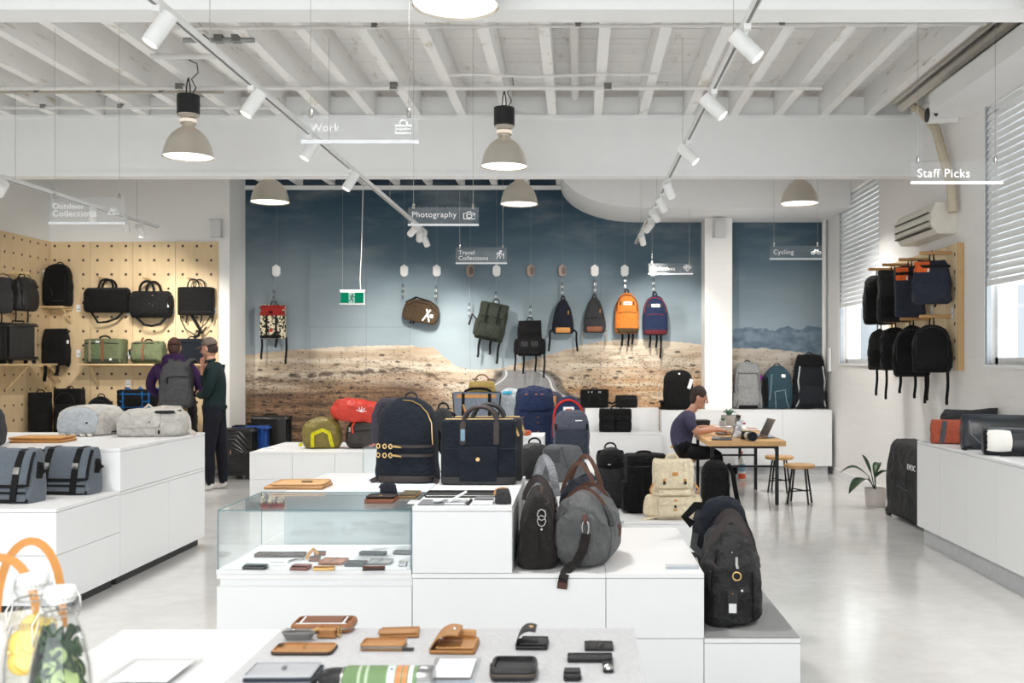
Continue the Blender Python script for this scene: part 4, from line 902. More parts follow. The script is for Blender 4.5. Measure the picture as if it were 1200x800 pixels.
# orange and navy backpacks
OR = fab('orange_nylon', (196, 112, 46)); OLB = fab('olive_brown', (66, 54, 36)); MAR = fab('maroon', (96, 36, 44))
for lab, px0, px1, py0, py1, mt, bs_, zp in (('orange rounded backpack with a brown base hung on the mural', 720, 748, 344, 391, OR, OLB, BLACKFAB), ('navy blue rounded backpack with a maroon base hung on the mural', 752, 781, 347, 393, NAVY2, MAR, fab('red_zip', (140, 50, 50)))):
    t, W, H = hung('backpack', lab, px0, px1, py0, py1, 0.18); B = Body(W, H, 0.2, 'round', 3.4); body(t, B, mt); panel(t, B, 'base', bs_, -W * .47, W * .47, 0.008, H * .13, 0.012, 0.2, 0.2)
    seam(t, B, 'zip', zp, arch(W * .42, H * .55, H * .95, H * .66), 0.006, 0.006); seam(t, B, 'pocket_zip', zp, [(-W * .36, H * .5), (0, H * .53), (W * .36, H * .5)], 0.004, 0.004)
    panel(t, B, 'label', PAPER, -0.055, 0.065, H * .7, H * .78, 0.008, 0.1, 0); panel(t, B, 'label_mark', fab('label_red', (190, 90, 70)), -0.03, 0.04, H * .725, H * .755, 0.0095, 0.1, 0)
    for sx in (-1, 1): panel(t, B, 'attachment_loop', OLB, sx * W * .27 - .012, sx * W * .27 + .012, H * .69, H * .79, 0.012)
    grip(t, 'handle', BLACKFAB, -0.03, 0.03, H * .97, 0.07, 0.02, 0.009)
    for x, l in ((-.18, .2), (.08, .2), (.25, .36 if mt is NAVY2 else .18)): dangle(t, BLACKSTRAP, x * W, 0.02, l, 0.03, 0.04)

# ------------------------------------------------------------------ corner peg boards
SP = 83.3; PY = YP - 0.035
def peg_shelf(label, px0, px1, py, d=0.3, legs=True):
    s = F / (PY - d / 2); x0, x1 = (px0 - VPX) / s, (px1 - VPX) / s; z = EYE + (VPY - py) / s
    t = thing('peg_shelf', label, 'shelf', ((x0 + x1) / 2, PY, z), 0, 'plywood peg shelves'); w = x1 - x0
    obj('board', M().rbox(0, -d / 2, -0.012, w, d, 0.024, 0.003), PLY, t)
    for sx in (-1, 1): obj('bracket', M().tube([(sx * w * .42, -0.012, -0.3 if w > 1 else -0.22), (sx * w * .42, -d * .75, -0.04)], 0.013, 6), PLY, t); obj('dowel', M().tube([(sx * w * .42, 0.004, -0.04), (sx * w * .42, -d * .9, -0.036)], 0.012, 6), PLY, t)
    return z
SB = F / (PY - 0.17)
def onshelf(label, px0, px1, py0, z, D=0.22, name='backpack', cat='backpack', rot=0):
    x = ((px0 + px1) / 2 - VPX) / SB; ztop = EYE + (VPY - py0) / SB
    return thing(name, label, cat, (x, PY - 0.165, z), rot, 'goods on the plywood panelling'), (px1 - px0) / SB, ztop - z
z = peg_shelf('small plywood shelf under the tall black backpack', 46, 80, 359)
t, W, H = onshelf('tall black zipped backpack on the small plywood shelf', 53, 83, 309, z); B = Body(W, H, 0.24, 'pack', 4.5); body(t, B, BLACKFAB); panel(t, B, 'front_pocket', BLACKFAB, -W * .42, W * .42, H * .1, H * .72, 0.02); seam(t, B, 'zip', CHAR, [(-W * .1, H * .45), (-W * .02, H * .25)], 0.005, 0.022); seam(t, B, 'base_zip', CHAR, [(-W * .05, H * .12), (W * .42, H * .12)], 0.006, 0.024); card(t, PAPER, -W * .56, -0.02, H * .78, 0.04, 0.09); grip(t, 'handle', BLACKSTRAP, -0.05, 0.05, H * .96, 0.05, 0.05)
for sx in (-1, 1): shoulder(t, B, BLACKSTRAP, sx * 0.1, bulge=0.02)
z = peg_shelf('small plywood shelf under the flat-topped black backpack', 45, 66, 428)
t, W, H = onshelf('flat-topped black backpack with dangling straps on the plywood panelling', 52, 80, 385, z); B = Body(W, H, 0.24, 'roll', 5, rough=0.006); body(t, B, BLACKFAB2); panel(t, B, 'flap', BLACKFAB2, -W * .46, W * .46, H * .45, H * .98, 0.015, 0.2, 0.08); card(t, PAPER, W * .53, -0.05, H * .64, 0.045, 0.05)
obj('side_strap', M().strap([(W * .42, 0, H * .2), (W * .55, -0.02, H * .08), (W * .5, -0.03, -0.02)], 0.05, 0.006), BLACKSTRAP, t)
for x, l in ((-.2, .22), (.3, .14)): dangle(t, BLACKSTRAP, x * W, 0.0, l, 0.05, -0.17)
# three black bags on pegs
def peg(px, py, s=SB, ln=0.16):
    return None
def hangpeg(label, px0, px1, py0, py1, D, name, cat='bag'):
    W, H = (px1 - px0) / SB, (py1 - py0) / SB; z = EYE + (VPY - py1) / SB
    return thing(name, label, cat, (((px0 + px1) / 2 - VPX) / SB, PY - D / 2 - 0.02, z), 0, 'goods on the plywood panelling'), W, H
PEGM = PLY
def wallpeg(px, py, lab, ln=0.22):
    p = P(px, py, F / PY); t = thing('wall_peg', lab, 'peg', (p.x, PY + 0.006, p.z), 0, 'plywood pegs'); obj('dowel', M().tube([(0, 0, 0), (0, -ln, 0.01)], 0.016, 10), PEGM, t); obj('end_cap', M().tube([(0, -ln, 0.01), (0, -ln - 0.006, 0.01)], 0.014, 10), mat('dowel_end', (196, 160, 110), 0.6), t)
wallpeg(124, 327, 'wooden peg holding the wide black duffel'); wallpeg(176, 328, 'wooden peg holding the black duffel with a hang tag'); wallpeg(227, 328, 'wooden peg holding the square black briefcase')
t, W, H = hangpeg('wide plain black duffel hung by its handles on the plywood', 99, 151, 337, 366, 0.24, 'duffel_bag'); B = Body(W, H, 0.26, 'duffel', 5, rough=0.006); body(t, B, BLACKFAB); seam(t, B, 'zip', CHAR, [(-W * .44, H * .93), (W * .44, H * .93)], 0.005)
for yy in (-0.05, 0.05): grip(t, 'handle', BLACKSTRAP, -0.1, 0.1, H * .96, 0.13, yy, flat=0.03)
obj('shoulder_strap', M().strap([(-W * .46, 0, H * .5), (-W * .4, -.02, 0.05), (-W * .2, -.02, -0.14), (0, -.02, -0.13), (W * .22, -.02, -0.08), (W * .4, -.02, 0.03), (W * .48, 0, H * .5)], 0.03, 0.006, (0, -1, 0)), BLACKSTRAP, t)
t, W, H = hangpeg('black duffel with hang tag and small pale buckles on the plywood', 153, 200, 341, 372, 0.26, 'duffel_bag'); B = Body(W, H, 0.26, 'duffel', 6, rough=0.005); body(t, B, BLACKFAB2); panel(t, B, 'front_pocket', BLACKFAB2, -W * .3, W * .3, H * .08, H * .62, 0.02); panel(t, B, 'base', BLACKFAB, -W * .5, W * .5, 0.004, H * .12, 0.01)
for x in (-.18, .06): seam(t, B, 'webbing', BLACKSTRAP, [(x * W, H * .1), (x * W, H * .95)], flat=0.035, off=0.024)
for q in ((.12, .82), (.07, .5), (.14, .44)): panel(t, B, 'buckle', METAL, q[0] * W - .012, q[0] * W + .012, q[1] * H - .008, q[1] * H + .008, 0.028, n=3)
for yy, dx in ((-0.05, -0.03), (0.05, 0.02)): grip(t, 'handle', BLACKSTRAP, -0.11 + dx, 0.09 + dx, H * .96, 0.15, yy, flat=0.035)
card(t, PAPER, W * .45, -0.1, H * .5, 0.045, 0.1, rot=(0, -0.3, 0))
obj('shoulder_strap', M().strap([(-W * .46, 0, H * .4), (-W * .34, -.03, 0.0), (-W * .15, -.03, -0.1), (.02, -.03, -0.115), (W * .25, -.03, -0.09), (W * .42, -.03, 0.02), (W * .48, 0, H * .4)], 0.035, 0.006), BLACKSTRAP, t)
t, W, H = hangpeg('square black briefcase backpack with looping straps on the plywood', 207, 248, 336, 369, 0.14, 'briefcase', 'briefcase'); B = Body(W, H, 0.15, 'box', 7, rough=0.003); body(t, B, BLACKFAB); seam(t, B, 'zip', CHAR, [(-W * .48, H * .12), (W * .48, H * .12)], 0.004)
for yy in (-0.03, 0.03): grip(t, 'handle', BLACKSTRAP, -0.08 + yy, 0.08 + yy, H * .98, 0.12, yy, 0.009)
for pts, w_ in (([(-W * .46, 0, H * .1), (-W * .45, 0, -.06), (-W * .3, 0, -.2), (-W * .05, 0, -.27), (.0, 0, -.24), (W * .3, 0, -.1), (W * .44, 0, 0.03)], 0.014), ([(-W * .15, 0, 0.02), (0.0, -.02, -.1), (.06, -.02, -.2), (0.04, -.02, -.28), (-.03, -.02, -.31)], 0.045), ([(0.06, 0, -.26), (W * .3, 0, -.16)], 0.02)): obj('strap', M().strap(pts, w_, 0.005), BLACKSTRAP, t)
for x in (-.3, .12, .45): dangle(t, BLACKSTRAP, x * W, 0.02, .13, 0.02)
# green holdalls and navy bag on the long shelf
z = peg_shelf('long plywood shelf carrying the green holdalls', 97, 244, 426, 0.34)
OLG = fab('sage_green_nylon', (106, 115, 86)); OLD = fab('dark_sage', (60, 66, 54))
t, W, H = onshelf('boxy sage green holdall with dark base on the long shelf', 102, 147, 397, z, 0.26, 'holdall', 'bag'); B = Body(W, H, 0.28, 'box', 5, rough=0.005); body(t, B, OLG); panel(t, B, 'base', OLD, -W * .49, W * .49, 0.004, H * .2, 0.01, 0.2, 0.1); seam(t, B, 'zip', BLACKFAB, [(-W * .46, H * .8), (0, H * .84), (W * .42, H * .8)], 0.006)
for x in (-.3, .03): seam(t, B, 'strap', BROWN if x > 0 else fab('khaki_strap', (150, 138, 116)), [(x * W, H * .96), (x * W, H * .1)], flat=0.03, off=0.012)
panel(t, B, 'label', PAPER, -W * .15, -W * .05, H * .84, H * .91, 0.014); panel(t, B, 'round_badge', WPRINT, W * .2, W * .27, H * .12, H * .22, 0.014, rnd=1.0); grip(t, 'handle', BLACKSTRAP, -W * .18, W * .1, H * .97, 0.05, 0.0, 0.013)
t, W, H = onshelf('rounded sage green holdall beside the men on the long shelf', 155, 193, 400, z, 0.26, 'holdall', 'bag'); B = Body(W, H, 0.28, 'duffel', 4, rough=0.012, rs=11); body(t, B, OLG); panel(t, B, 'base', OLD, -W * .46, W * .46, 0.02, H * .22, 0.01); seam(t, B, 'strap', BROWN, [(-W * .05, H * .95), (-W * .05, H * .15)], flat=0.025, off=0.012); seam(t, B, 'zip', BLACKFAB, [(-W * .4, H * .9), (W * .4, H * .92)], 0.006); grip(t, 'handle', BLACKSTRAP, -W * .12, W * .12, H * .96, 0.04, 0.0, 0.011)
obj('side_handle', M().tube([(-W * .47, 0, H * .7), (-W * .6, 0, H * .6), (-W * .58, 0, H * .4), (-W * .47, 0, H * .35)], 0.012, 6), BLACKSTRAP, t); obj('leather_tab', M().strap([(-W * .22, -.02, H * .95), (-W * .14, -.02, H * 1.18)], 0.03, 0.006), BROWN, t)
t, W, H = onshelf('dark navy holdall on the long shelf behind the capped man', 207, 243, 397, z, 0.24, 'holdall', 'bag'); B = Body(W, H, 0.26, 'box', 5); body(t, B, NAVY); seam(t, B, 'zip', BLACKFAB, [(-W * .45, H * .85), (W * .45, H * .85)], 0.005); grip(t, 'handle', BLACKSTRAP, -0.06, 0.06, H * .97, 0.04)
for k, (px, py, lab) in enumerate(((92, 361, 'white price tag left of the wide black duffel'), (92, 414, 'white price tag left of the boxy green holdall'), (150.5, 365, 'white price tag between the two black duffels'), (150, 416, 'white price tag between the green holdalls'), (202, 365, 'white price tag left of the square black briefcase'), (251, 364, 'white price tag right of the square black briefcase'), (150, 449, 'white price tag under the long shelf'))):
    p = P(px, py, F / PY); tt = thing('price_tag', lab, 'price tag', (p.x, PY + 0.001, p.z), 0, 'price tags on the plywood'); obj('card', M().box(-0.03, 0.03, -0.004, 0.003, -0.05, 0.05), PAPER, tt, smooth=0); obj('print', M().box(-0.022, 0.022, -0.0047, -0.0043, -0.02, -0.008), mat('grey_print', (150, 152, 156), 0.6), tt, smooth=0)
# left wall: two packs on rods, hard case on shelf
def lrod(y, z, lab):
    t = thing('wall_peg', lab, 'peg', (XL + 0.02, y, z), 0, 'plywood pegs'); obj('dowel', M().tube([(0, 0, 0), (0.3, 0, 0.0)], 0.018, 10), PEGM, t); obj('end_cap', M().tube([(0.3, 0, 0), (0.306, 0, 0)], 0.016, 10), mat('dowel_end', (196, 160, 110), 0.6), t)
for yy, lab, plab, mt, pr in ((12.35, 'plain charcoal backpack on a peg at the open end of the side panelling', 'wooden peg holding the plain charcoal backpack', CHAR, 'box'), (12.95, 'glossy black rounded backpack on a peg beside the plywood corner', 'wooden peg holding the glossy black backpack', mat('black_ripstop', (34, 34, 35), 0.5, 0, 0.15, 20, 0.6, 18), 'pack')):
    s = F / yy; H = 0.44; zt = EYE + (VPY - 322) / s; lrod(yy, zt + 0.02, plab)
    t = thing('backpack', lab, 'backpack', (XL + 0.24, yy, zt - 0.03 - H), PI / 2 - 0.25, 'goods on the plywood panelling'); B = Body(0.36, H, 0.2, pr, 4, rough=0.008); body(t, B, mt); panel(t, B, 'front_pocket', mt, -.14, .14, 0.05, 0.28, 0.03); seam(t, B, 'zip', BLACKFAB, arch(0.13, 0.3, 0.48, 0.38), 0.005, 0.006); grip(t, 'handle', BLACKSTRAP, -0.05, 0.05, H * .97, 0.06, 0.03)
    for sx in (-1, 1): dangle(t, BLACKSTRAP, sx * 0.1, 0.05, 0.2)
zs = EYE + (VPY - 426) / 92.0
t = thing('peg_shelf', 'long plywood shelf on the side wall under the ribbed hard case', 'shelf', (XL + 0.021, 12.6, zs), 0, 'plywood peg shelves'); obj('board', M().rbox(0.2, 0, -0.012, 0.4, 1.7, 0.024, 0.003), PLY, t)
for yy in (-.6, .3): obj('bracket', M().tube([(0.014, yy, -0.35), (0.3, yy, -0.04)], 0.013, 6), PLY, t)
def suitcase(label, W, H, D, m, loc, rot, style, group='suitcases'):
    t = thing('suitcase', label, 'suitcase', loc, rot, group); zb = 0.045
    obj('shell', M().rbox(0, 0, zb + (H - zb) / 2, W, D, H - zb, 0.045, 0.05, k=5), m, t, smooth=60)
    if style == 'rib':
        n = 9
        for i in range(n): x = lerp(-W * .4, W * .4, i / (n - 1)); obj('rib', M().rbox(x, -D / 2, zb + (H - zb) / 2, 0.016, 0.014, (H - zb) * .84, 0.006), m, t)
    elif style == 'diag':
        for i in range(8):
            o = i * 0.05; w, zc = W * .42, zb + (H - zb) / 2; z0_ = zc + (H * .4 - o)
            if o < H * .36:
                xx = w - o * 0.55
                for sg in (-1, 1): obj('ridge', M().tube([(-w, -D / 2, zc + sg * (H * .40 - o * 1.0) ), (xx - 0.16, -D / 2, zc + sg * (H * .40 - o)), (xx, -D / 2, zc + sg * max(0.0, H * .40 - o - 0.17))], 0.006, 5), m, t)
        obj('badge', M().box(-W * .18, -W * .14, -D / 2 - 0.006, -D / 2 - 0.001, H * .5, H * .58), mat('badge', (170, 120, 110), 0.4), t, smooth=0)
    else:
        for x in (-.3, .1, .3): obj('rib', M().rbox(x * W, -D / 2, zb + (H - zb) / 2, 0.05, 0.016, (H - zb) * .86, 0.007), m, t)
    obj('seam_band', M().rbox(0, D * .12, zb + (H - zb) / 2, W + 0.006, 0.02, H - zb + 0.006, 0.003, 0.05), DMETAL, t)
    obj('handle', M().tube([(-0.09, 0, H - 0.005), (-0.08, 0, H + 0.025), (0.08, 0, H + 0.025), (0.09, 0, H - 0.005)], 0.011, 8), DMETAL, t)
    for sx in (-1, 1):
        for sy in (-1, 1): obj('wheel', M().tube([(sx * W * .38 - .012, sy * D * .3, 0.026), (sx * W * .38 + .012, sy * D * .3, 0.026)], 0.026, 12), DMETAL, t)
    return t
HARD = mat('black_polycarbonate', (40, 39, 38), 0.28, 0, 0.05, 8, spec=0.6); HARDB = mat('blue_polycarbonate', (34, 74, 148), 0.32, 0, 0.05)
suitcase('glossy ribbed black hard case on the side wall shelf', 0.46, 0.52, 0.24, HARD, (XL + 0.26, 12.78, zs), PI / 2 - 0.35, 'rib')
suitcase('matt black soft case beside the glossy one on the side shelf', 0.4, 0.5, 0.24, mat('matt_black', (30, 30, 31), 0.7), (XL + 0.24, 12.2, zs), PI / 2 - 0.2, 'plain')
p = P(277, 0, 86); suitcase('black suitcase with diagonal ridges on the floor behind the capped man', 0.48, 0.69, 0.26, HARD, (-4.6, 13.55, 0), 0.08, 'diag')
suitcase('bright blue suitcase standing between two black ones', 0.5, 0.71, 0.26, HARDB, (-4.5, 13.86, 0), 0.05, 'plain'); suitcase('tall black suitcase against the mural beside the blue one', 0.55, 0.82, 0.28, HARD, (-4.36, 14.2, 0), 0.05, 'rib')
# black bags on the bench
def soft(name, label, cat, loc, W, H, D, m, prof='pack', rot=0, p=4, group=None, pocket=None, handle=True, rough=0.006, zipm=None, extra=None):
    t = thing(name, label, cat, loc, rot, group); B = Body(W, H, D, prof, p, rough=rough); body(t, B, m)
    if pocket: panel(t, B, 'front_pocket', pocket if not isinstance(pocket, bool) else m, -W * .4, W * .4, H * .08, H * .5, 0.03)
    if zipm: seam(t, B, 'zip', zipm, arch(W * .38, H * .5, H * .92, H * .68), 0.005, 0.005)
    if handle: grip(t, 'handle', BLACKSTRAP, -0.05, 0.05, H * .97, 0.05, 0.02)
    if extra: extra(t, B, W, H, D)
    return t
BG = 'black bags on the corner bench'
soft('backpack', 'square black backpack with top handle on the bench in the corner', 'backpack', (-6.98, 13.7, 0.601), 0.36, 0.62, 0.26, BLACKFAB, 'box', 0, 5, BG, True, zipm=CHAR)
soft('backpack', 'black bag leaning on the square backpack at the bench corner', 'backpack', (-7.22, 13.4, 0.601), 0.28, 0.58, 0.16, BLACKFAB2, 'box', 0.3, 5, BG, True)
soft('backpack', 'small black bag before the square one on the bench', 'bag', (-6.86, 13.4, 0.601), 0.3, 0.42, 0.15, BLACKFAB2, 'duffel', 0.1, 4, BG, True)
soft('backpack', 'rounded black backpack with a loop handle standing on the bench', 'backpack', (-6.46, 13.5, 0.601), 0.38, 0.52, 0.26, BLACKFAB, 'round', -0.1, 3.5, BG, True, zipm=CHAR)
soft('duffel_bag', 'black duffel lying under the blue trimmed bag on the bench', 'bag', (-5.95, 13.62, 0.601), 0.62, 0.3, 0.3, BLACKFAB2, 'duffel', 0, 4, BG, True)
def blue_trim(t, B, W, H, D):
    BT = fab('bright_blue_webbing', (30, 96, 160))
    for zz in (.45, .2, .8): seam(t, B, 'blue_strap', BT, [(-W * .4, H * zz), (W * .28, H * zz)], flat=0.016, off=0.008)
    for x in (-.32, .1, .25): seam(t, B, 'blue_strap', BT, [(x * W, H * .1), (x * W, H * .92)], flat=0.02, off=0.01)
    panel(t, B, 'front_pocket', BLACKFAB, -W * .3, W * .1, H * .2, H * .72, 0.025)
    for x in (-.28, .0, .22, .4): obj('blue_tab', M().strap([(x * W - .04, -.04, H * .95), (x * W, -.04, H * 1.07), (x * W + .05, -.04, H * .95)], 0.03, 0.006), BT, t)
soft('duffel_bag', 'black travel bag with bright blue straps on top of the bench pile', 'bag', (-5.95, 13.62, 0.922), 0.62, 0.29, 0.26, BLACKFAB, 'box', 0, 5, BG, False, False, 0.012, None, blue_trim)
soft('duffel_bag', 'black bag with tan pulls beside the purple hooded man', 'bag', (-5.4, 13.6, 0.601), 0.4, 0.62, 0.3, BLACKFAB2, 'lump', 0, 3.5, BG, True, True, 0.012)

# ------------------------------------------------------------------ left stepped display
LG = fab('pale_grey_canvas', (206, 202, 196), bump=0.6); LGS = fab('pale_strap', (216, 208, 196))
q = G(95, 511, 0.978); t = thing('backpack', 'pale grey rounded backpack lying on its back, base towards the aisle', 'backpack', (q.x - 0.02, q.y + 0.24, 0.979), (0, 0, -0.12), 'pale backpacks')
s = F / q.y; W = 60 / s; H = 36 / s
B = Body(W, H * .98, 0.46, [(0, .86, .9), (.05, .97, .98), (.3, 1, 1), (.55, .98, .98), (.75, .9, .95), (.9, .72, .86), (.97, .5, .75), (1, .25, .6)], 5, rough=0.004); body(t, B, LG)
panel(t, B, 'end_panel', fab('pale_blue_grey', (190, 196, 202)), -W * .46, W * .42, H * .04, H * .93, 0.012, 0.4, 0.6); panel(t, B, 'emblem', BLACKFAB, W * .2, W * .26, H * .4, H * .46, 0.016, n=3); seam(t, B, 'piping', LGS, arch(W * .47, H * .06, H * .96, H * .5), 0.006, 0.004)
for x in (-.35, -.15, .05, .2): obj('strap', M().strap([(x * W, -.2, 0.012), (x * W + .05, -.27, 0.02), (x * W + .09, -.3, 0.008)], 0.03, 0.006, (0, -.3, 1)), LGS, t)
obj('back_strap', M().strap([(W * .4, -.1, 0.02), (W * .52, .05, 0.03), (W * .5, .2, 0.02)], 0.04, 0.01, (0, 0, 1)), BLACKSTRAP, t)
q = G(168, 512, 0.978); t = thing('backpack', 'pale grey flap backpack lying flat at the end of the white display', 'backpack', (q.x, q.y + 0.22, 0.979), (0, 0, 0.1), 'pale backpacks'); s = F / q.y; W = 78 / s; H = 33 / s
B = Body(W, H * .95, 0.42, [(0, .92, .92), (.06, .99, .99), (.45, 1, 1), (.7, .95, .96), (.88, .84, .86), (1, .66, .7)], 5, rough=0.006); body(t, B, LG); panel(t, B, 'flap', LG, -W * .46, W * .2, H * .32, H * .9, 0.02, 0.4, 0.3); panel(t, B, 'emblem', BLACKFAB, W * .03, W * .07, H * .5, H * .55, 0.024, n=3); panel(t, B, 'side_pocket', LG, W * .2, W * .48, H * .1, H * .5, 0.02); panel(t, B, 'side_label', BLACKFAB, W * .17, W * .19, H * .1, H * .24, 0.02, n=3)
obj('frame_strap', M().strap([(-W * .1, 0.0, H * .9), (W * .1, 0.05, H * 1.0), (W * .35, 0.05, H * .97), (W * .46, 0.02, H * .6), (W * .5, 0.0, H * .2), (W * .6, -0.05, 0.02), (W * .66, -.1, 0.01)], 0.035, 0.008, (0, -1, .4)), LGS, t); panel(t, B, 'grille', BLACKFAB2, W * .1, W * .4, H * .82, H * .92, 0.02)
obj('loop', M().tube([(-W * .2, .05, H * .9), (-W * .12, .05, H * 1.1), (-W * .04, .05, H * .92)], 0.012, 6), LGS, t)
# tan sleeves
for k, (dx, dy, dz, rz, lab) in enumerate(((0, 0, 0.0, 0.02, 'tan leather sleeve at the bottom of the pair on the white display'), (-0.015, 0.02, 0.021, -0.03, 'tan leather sleeve on top of the pair on the white display'))):
    q = G(41, 519, 0.978); t = thing('laptop_sleeve', lab, 'sleeve', (q.x + dx, q.y + 0.12 + dy, 0.979 + dz), rz, 'tan sleeves'); obj('body', M().rbox(0, 0, 0.01, 0.4, 0.26, 0.018, 0.006, 0.012), TAN, t); obj('edge_stitch', M().rbox(0, 0, 0.0105, 0.385, 0.245, 0.0185, 0.004, 0.012), leather('tan_light', (212, 158, 90)), t)
# grey messengers
HEA = mat('heather_grey', (92, 100, 108), 0.9, 0, 0.28, 120, 0.3, 200, 0.2, 0.2)
def messenger(label, px0, px1, py0, py1, z, rot, tagged):
    q = G((px0 + px1) / 2, py1, z); s = F / q.y; W, H, D = (px1 - px0) / s * 0.97, (py1 - py0) / s * .96, 0.2
    t = thing('messenger_bag', label, 'messenger bag', (q.x, q.y + 0.1, z + 0.001), rot, 'grey messenger bags'); B = Body(W, H, D, 'mess', 7, rough=0.004, lean=0.08); body(t, B, HEA)
    panel(t, B, 'flap', HEA, -W * .47, W * .47, H * .3, H * .985, 0.014, 0.2, 0.04); panel(t, B, 'front_pocket', HEA, -W * .44, W * .44, H * .04, H * .3, 0.01, 0.2, 0.1)
    seam(t, B, 'flap_binding', BLACKSTRAP, [(-W * .46, H * .95), (-W * .46, H * .34), (-W * .2, H * .32), (W * .2, H * .32), (W * .46, H * .34), (W * .46, H * .95)], flat=0.02, off=0.016); seam(t, B, 'pocket_binding', BLACKSTRAP, [(-W * .44, H * .2), (W * .44, H * .2)], flat=0.014, off=0.014); seam(t, B, 'base_binding', BLACKSTRAP, [(-W * .47, H * .05), (W * .47, H * .05)], flat=0.02, off=0.008)
    for x in (-.3, .24):
        seam(t, B, 'strap', BLACKSTRAP, [(x * W, H * .97), (x * W, H * .05)], flat=0.045, off=0.02); panel(t, B, 'buckle', METAL, x * W - .022, x * W + .022, H * .55, H * .68, 0.03, 0.1, 0.1, n=4)
        obj('top_strap', M().strap([(x * W, B.front(0, H * .97, .01).y, H * .985), (x * W, B.lean * H + 0.04, H * 1.005)], 0.045, 0.005, (0, 0, 1)), BLACKSTRAP, t)
    obj('side_buckle', M().rbox(0, 0, 0, 0.07, 0.03, 0.055, 0.008), BLACKSTRAP, t, loc=(W * .53, 0.0, H * .6), rot=(0, -0.6, 0)); obj('side_strap', M().strap([(W * .49, 0.02, H * .75), (W * .54, 0.0, H * .6), (W * .5, 0.0, H * .45)], 0.045, 0.006, (1, -.3, 0)), BLACKSTRAP, t)
    if tagged: card(t, PAPER, -W * .33, -0.16, H * .3, 0.03, 0.03); obj('leather_loop', M().tube([(-W * .33, -.15, H * .34), (-W * .31, -.16, H * .45), (-W * .36, -.14, H * .48)], 0.006, 6), TAN, t)
messenger('heathered grey messenger bag with a hang tag, set against the upper box', 38, 108, 523, 580, 0.677, -0.12, True); messenger('dark heathered grey messenger bag before the tagged one', -32, 40, 525, 590, 0.677, -0.15, False)
q = G(-6, 540, 0.978); soft('backpack', 'dark grey bag standing at the frame end of the upper white box', 'bag', (-4.35, 7.28, 0.979), 0.3, 0.3, 0.18, CHAR, 'pack', 0.2, 4, None, True)

# ------------------------------------------------------------------ centre near display
q = G(474, 567, 0.9025); s = F / q.y; W, H, D = 74 / s, 101 / s, 0.2
t = thing('backpack', 'navy canvas backpack with brass clasps and dark leather base', 'backpack', (q.x, q.y + 0.12, 0.904), -0.1); B = Body(W, H, D, [(0, .95, .9), (.02, 1, .98), (.12, 1, 1), (.3, .97, 1), (.55, .95, .98), (.7, .92, .9), (.8, .85, .8), (.88, .73, .68), (.94, .56, .5), (.98, .36, .3), (1, .16, .12)], 3.6, rough=0.006, rs=7); body(t, B, NAVY)
panel(t, B, 'leather_base', DLEATH, -W * .49, W * .49, 0.003, H * .085, 0.012, 0.2, 0.05)
for zz in (.43, .325):
    seam(t, B, 'leather_strap', DLEATH, [(-W * .48, H * zz), (0, H * zz), (W * .46, H * zz)], flat=0.016, off=0.005)
    for x in (-.42, -.3, -.2): r_ = B.front(x * W, zz * H, 0.013); obj('clasp_ring', M().tube([(r_.x + .01 * math.cos(a * PI / 4), r_.y, r_.z + .013 * math.sin(a * PI / 4)) for a in range(8)], 0.0035, 5, closed=True), BRASS, t)
    r_ = B.front(-.11 * W, zz * H, 0.012); obj('clasp', M().tube([r_ + Vector((-.03, 0, 0.002)), r_ + Vector((0.0, -.002, 0)), r_ + Vector((.03, 0, -.006))], [0.004, 0.008, 0.004], 8), BRASS, t)
seam(t, B, 'zip', BRASS, [(-.05 * W, H * .965), (.1 * W, H * .955), (.24 * W, H * .91), (.36 * W, H * .82), (.43 * W, H * .7), (.45 * W, H * .45)], 0.0035, 0.003)
for sx in (-1, 1): shoulder(t, B, BLACKSTRAP, sx * W * .58, .78, .06, 0.08, 0.045); obj('corner_tab', M().strap([(sx * W * .46, -.06, 0.02), (sx * W * .55, -.08, 0.004)], 0.03, 0.006, (0, -1, .3)), DLEATH, t)
obj('webbing_tail', M().strap([(W * .5, .08, H * .12), (W * .62, .04, H * .08), (W * .68, 0.0, H * .1)], 0.03, 0.008), DLEATH, t); grip(t, 'handle', DLEATH, -0.03, 0.04, H * .97, 0.04, 0.05, 0.008)
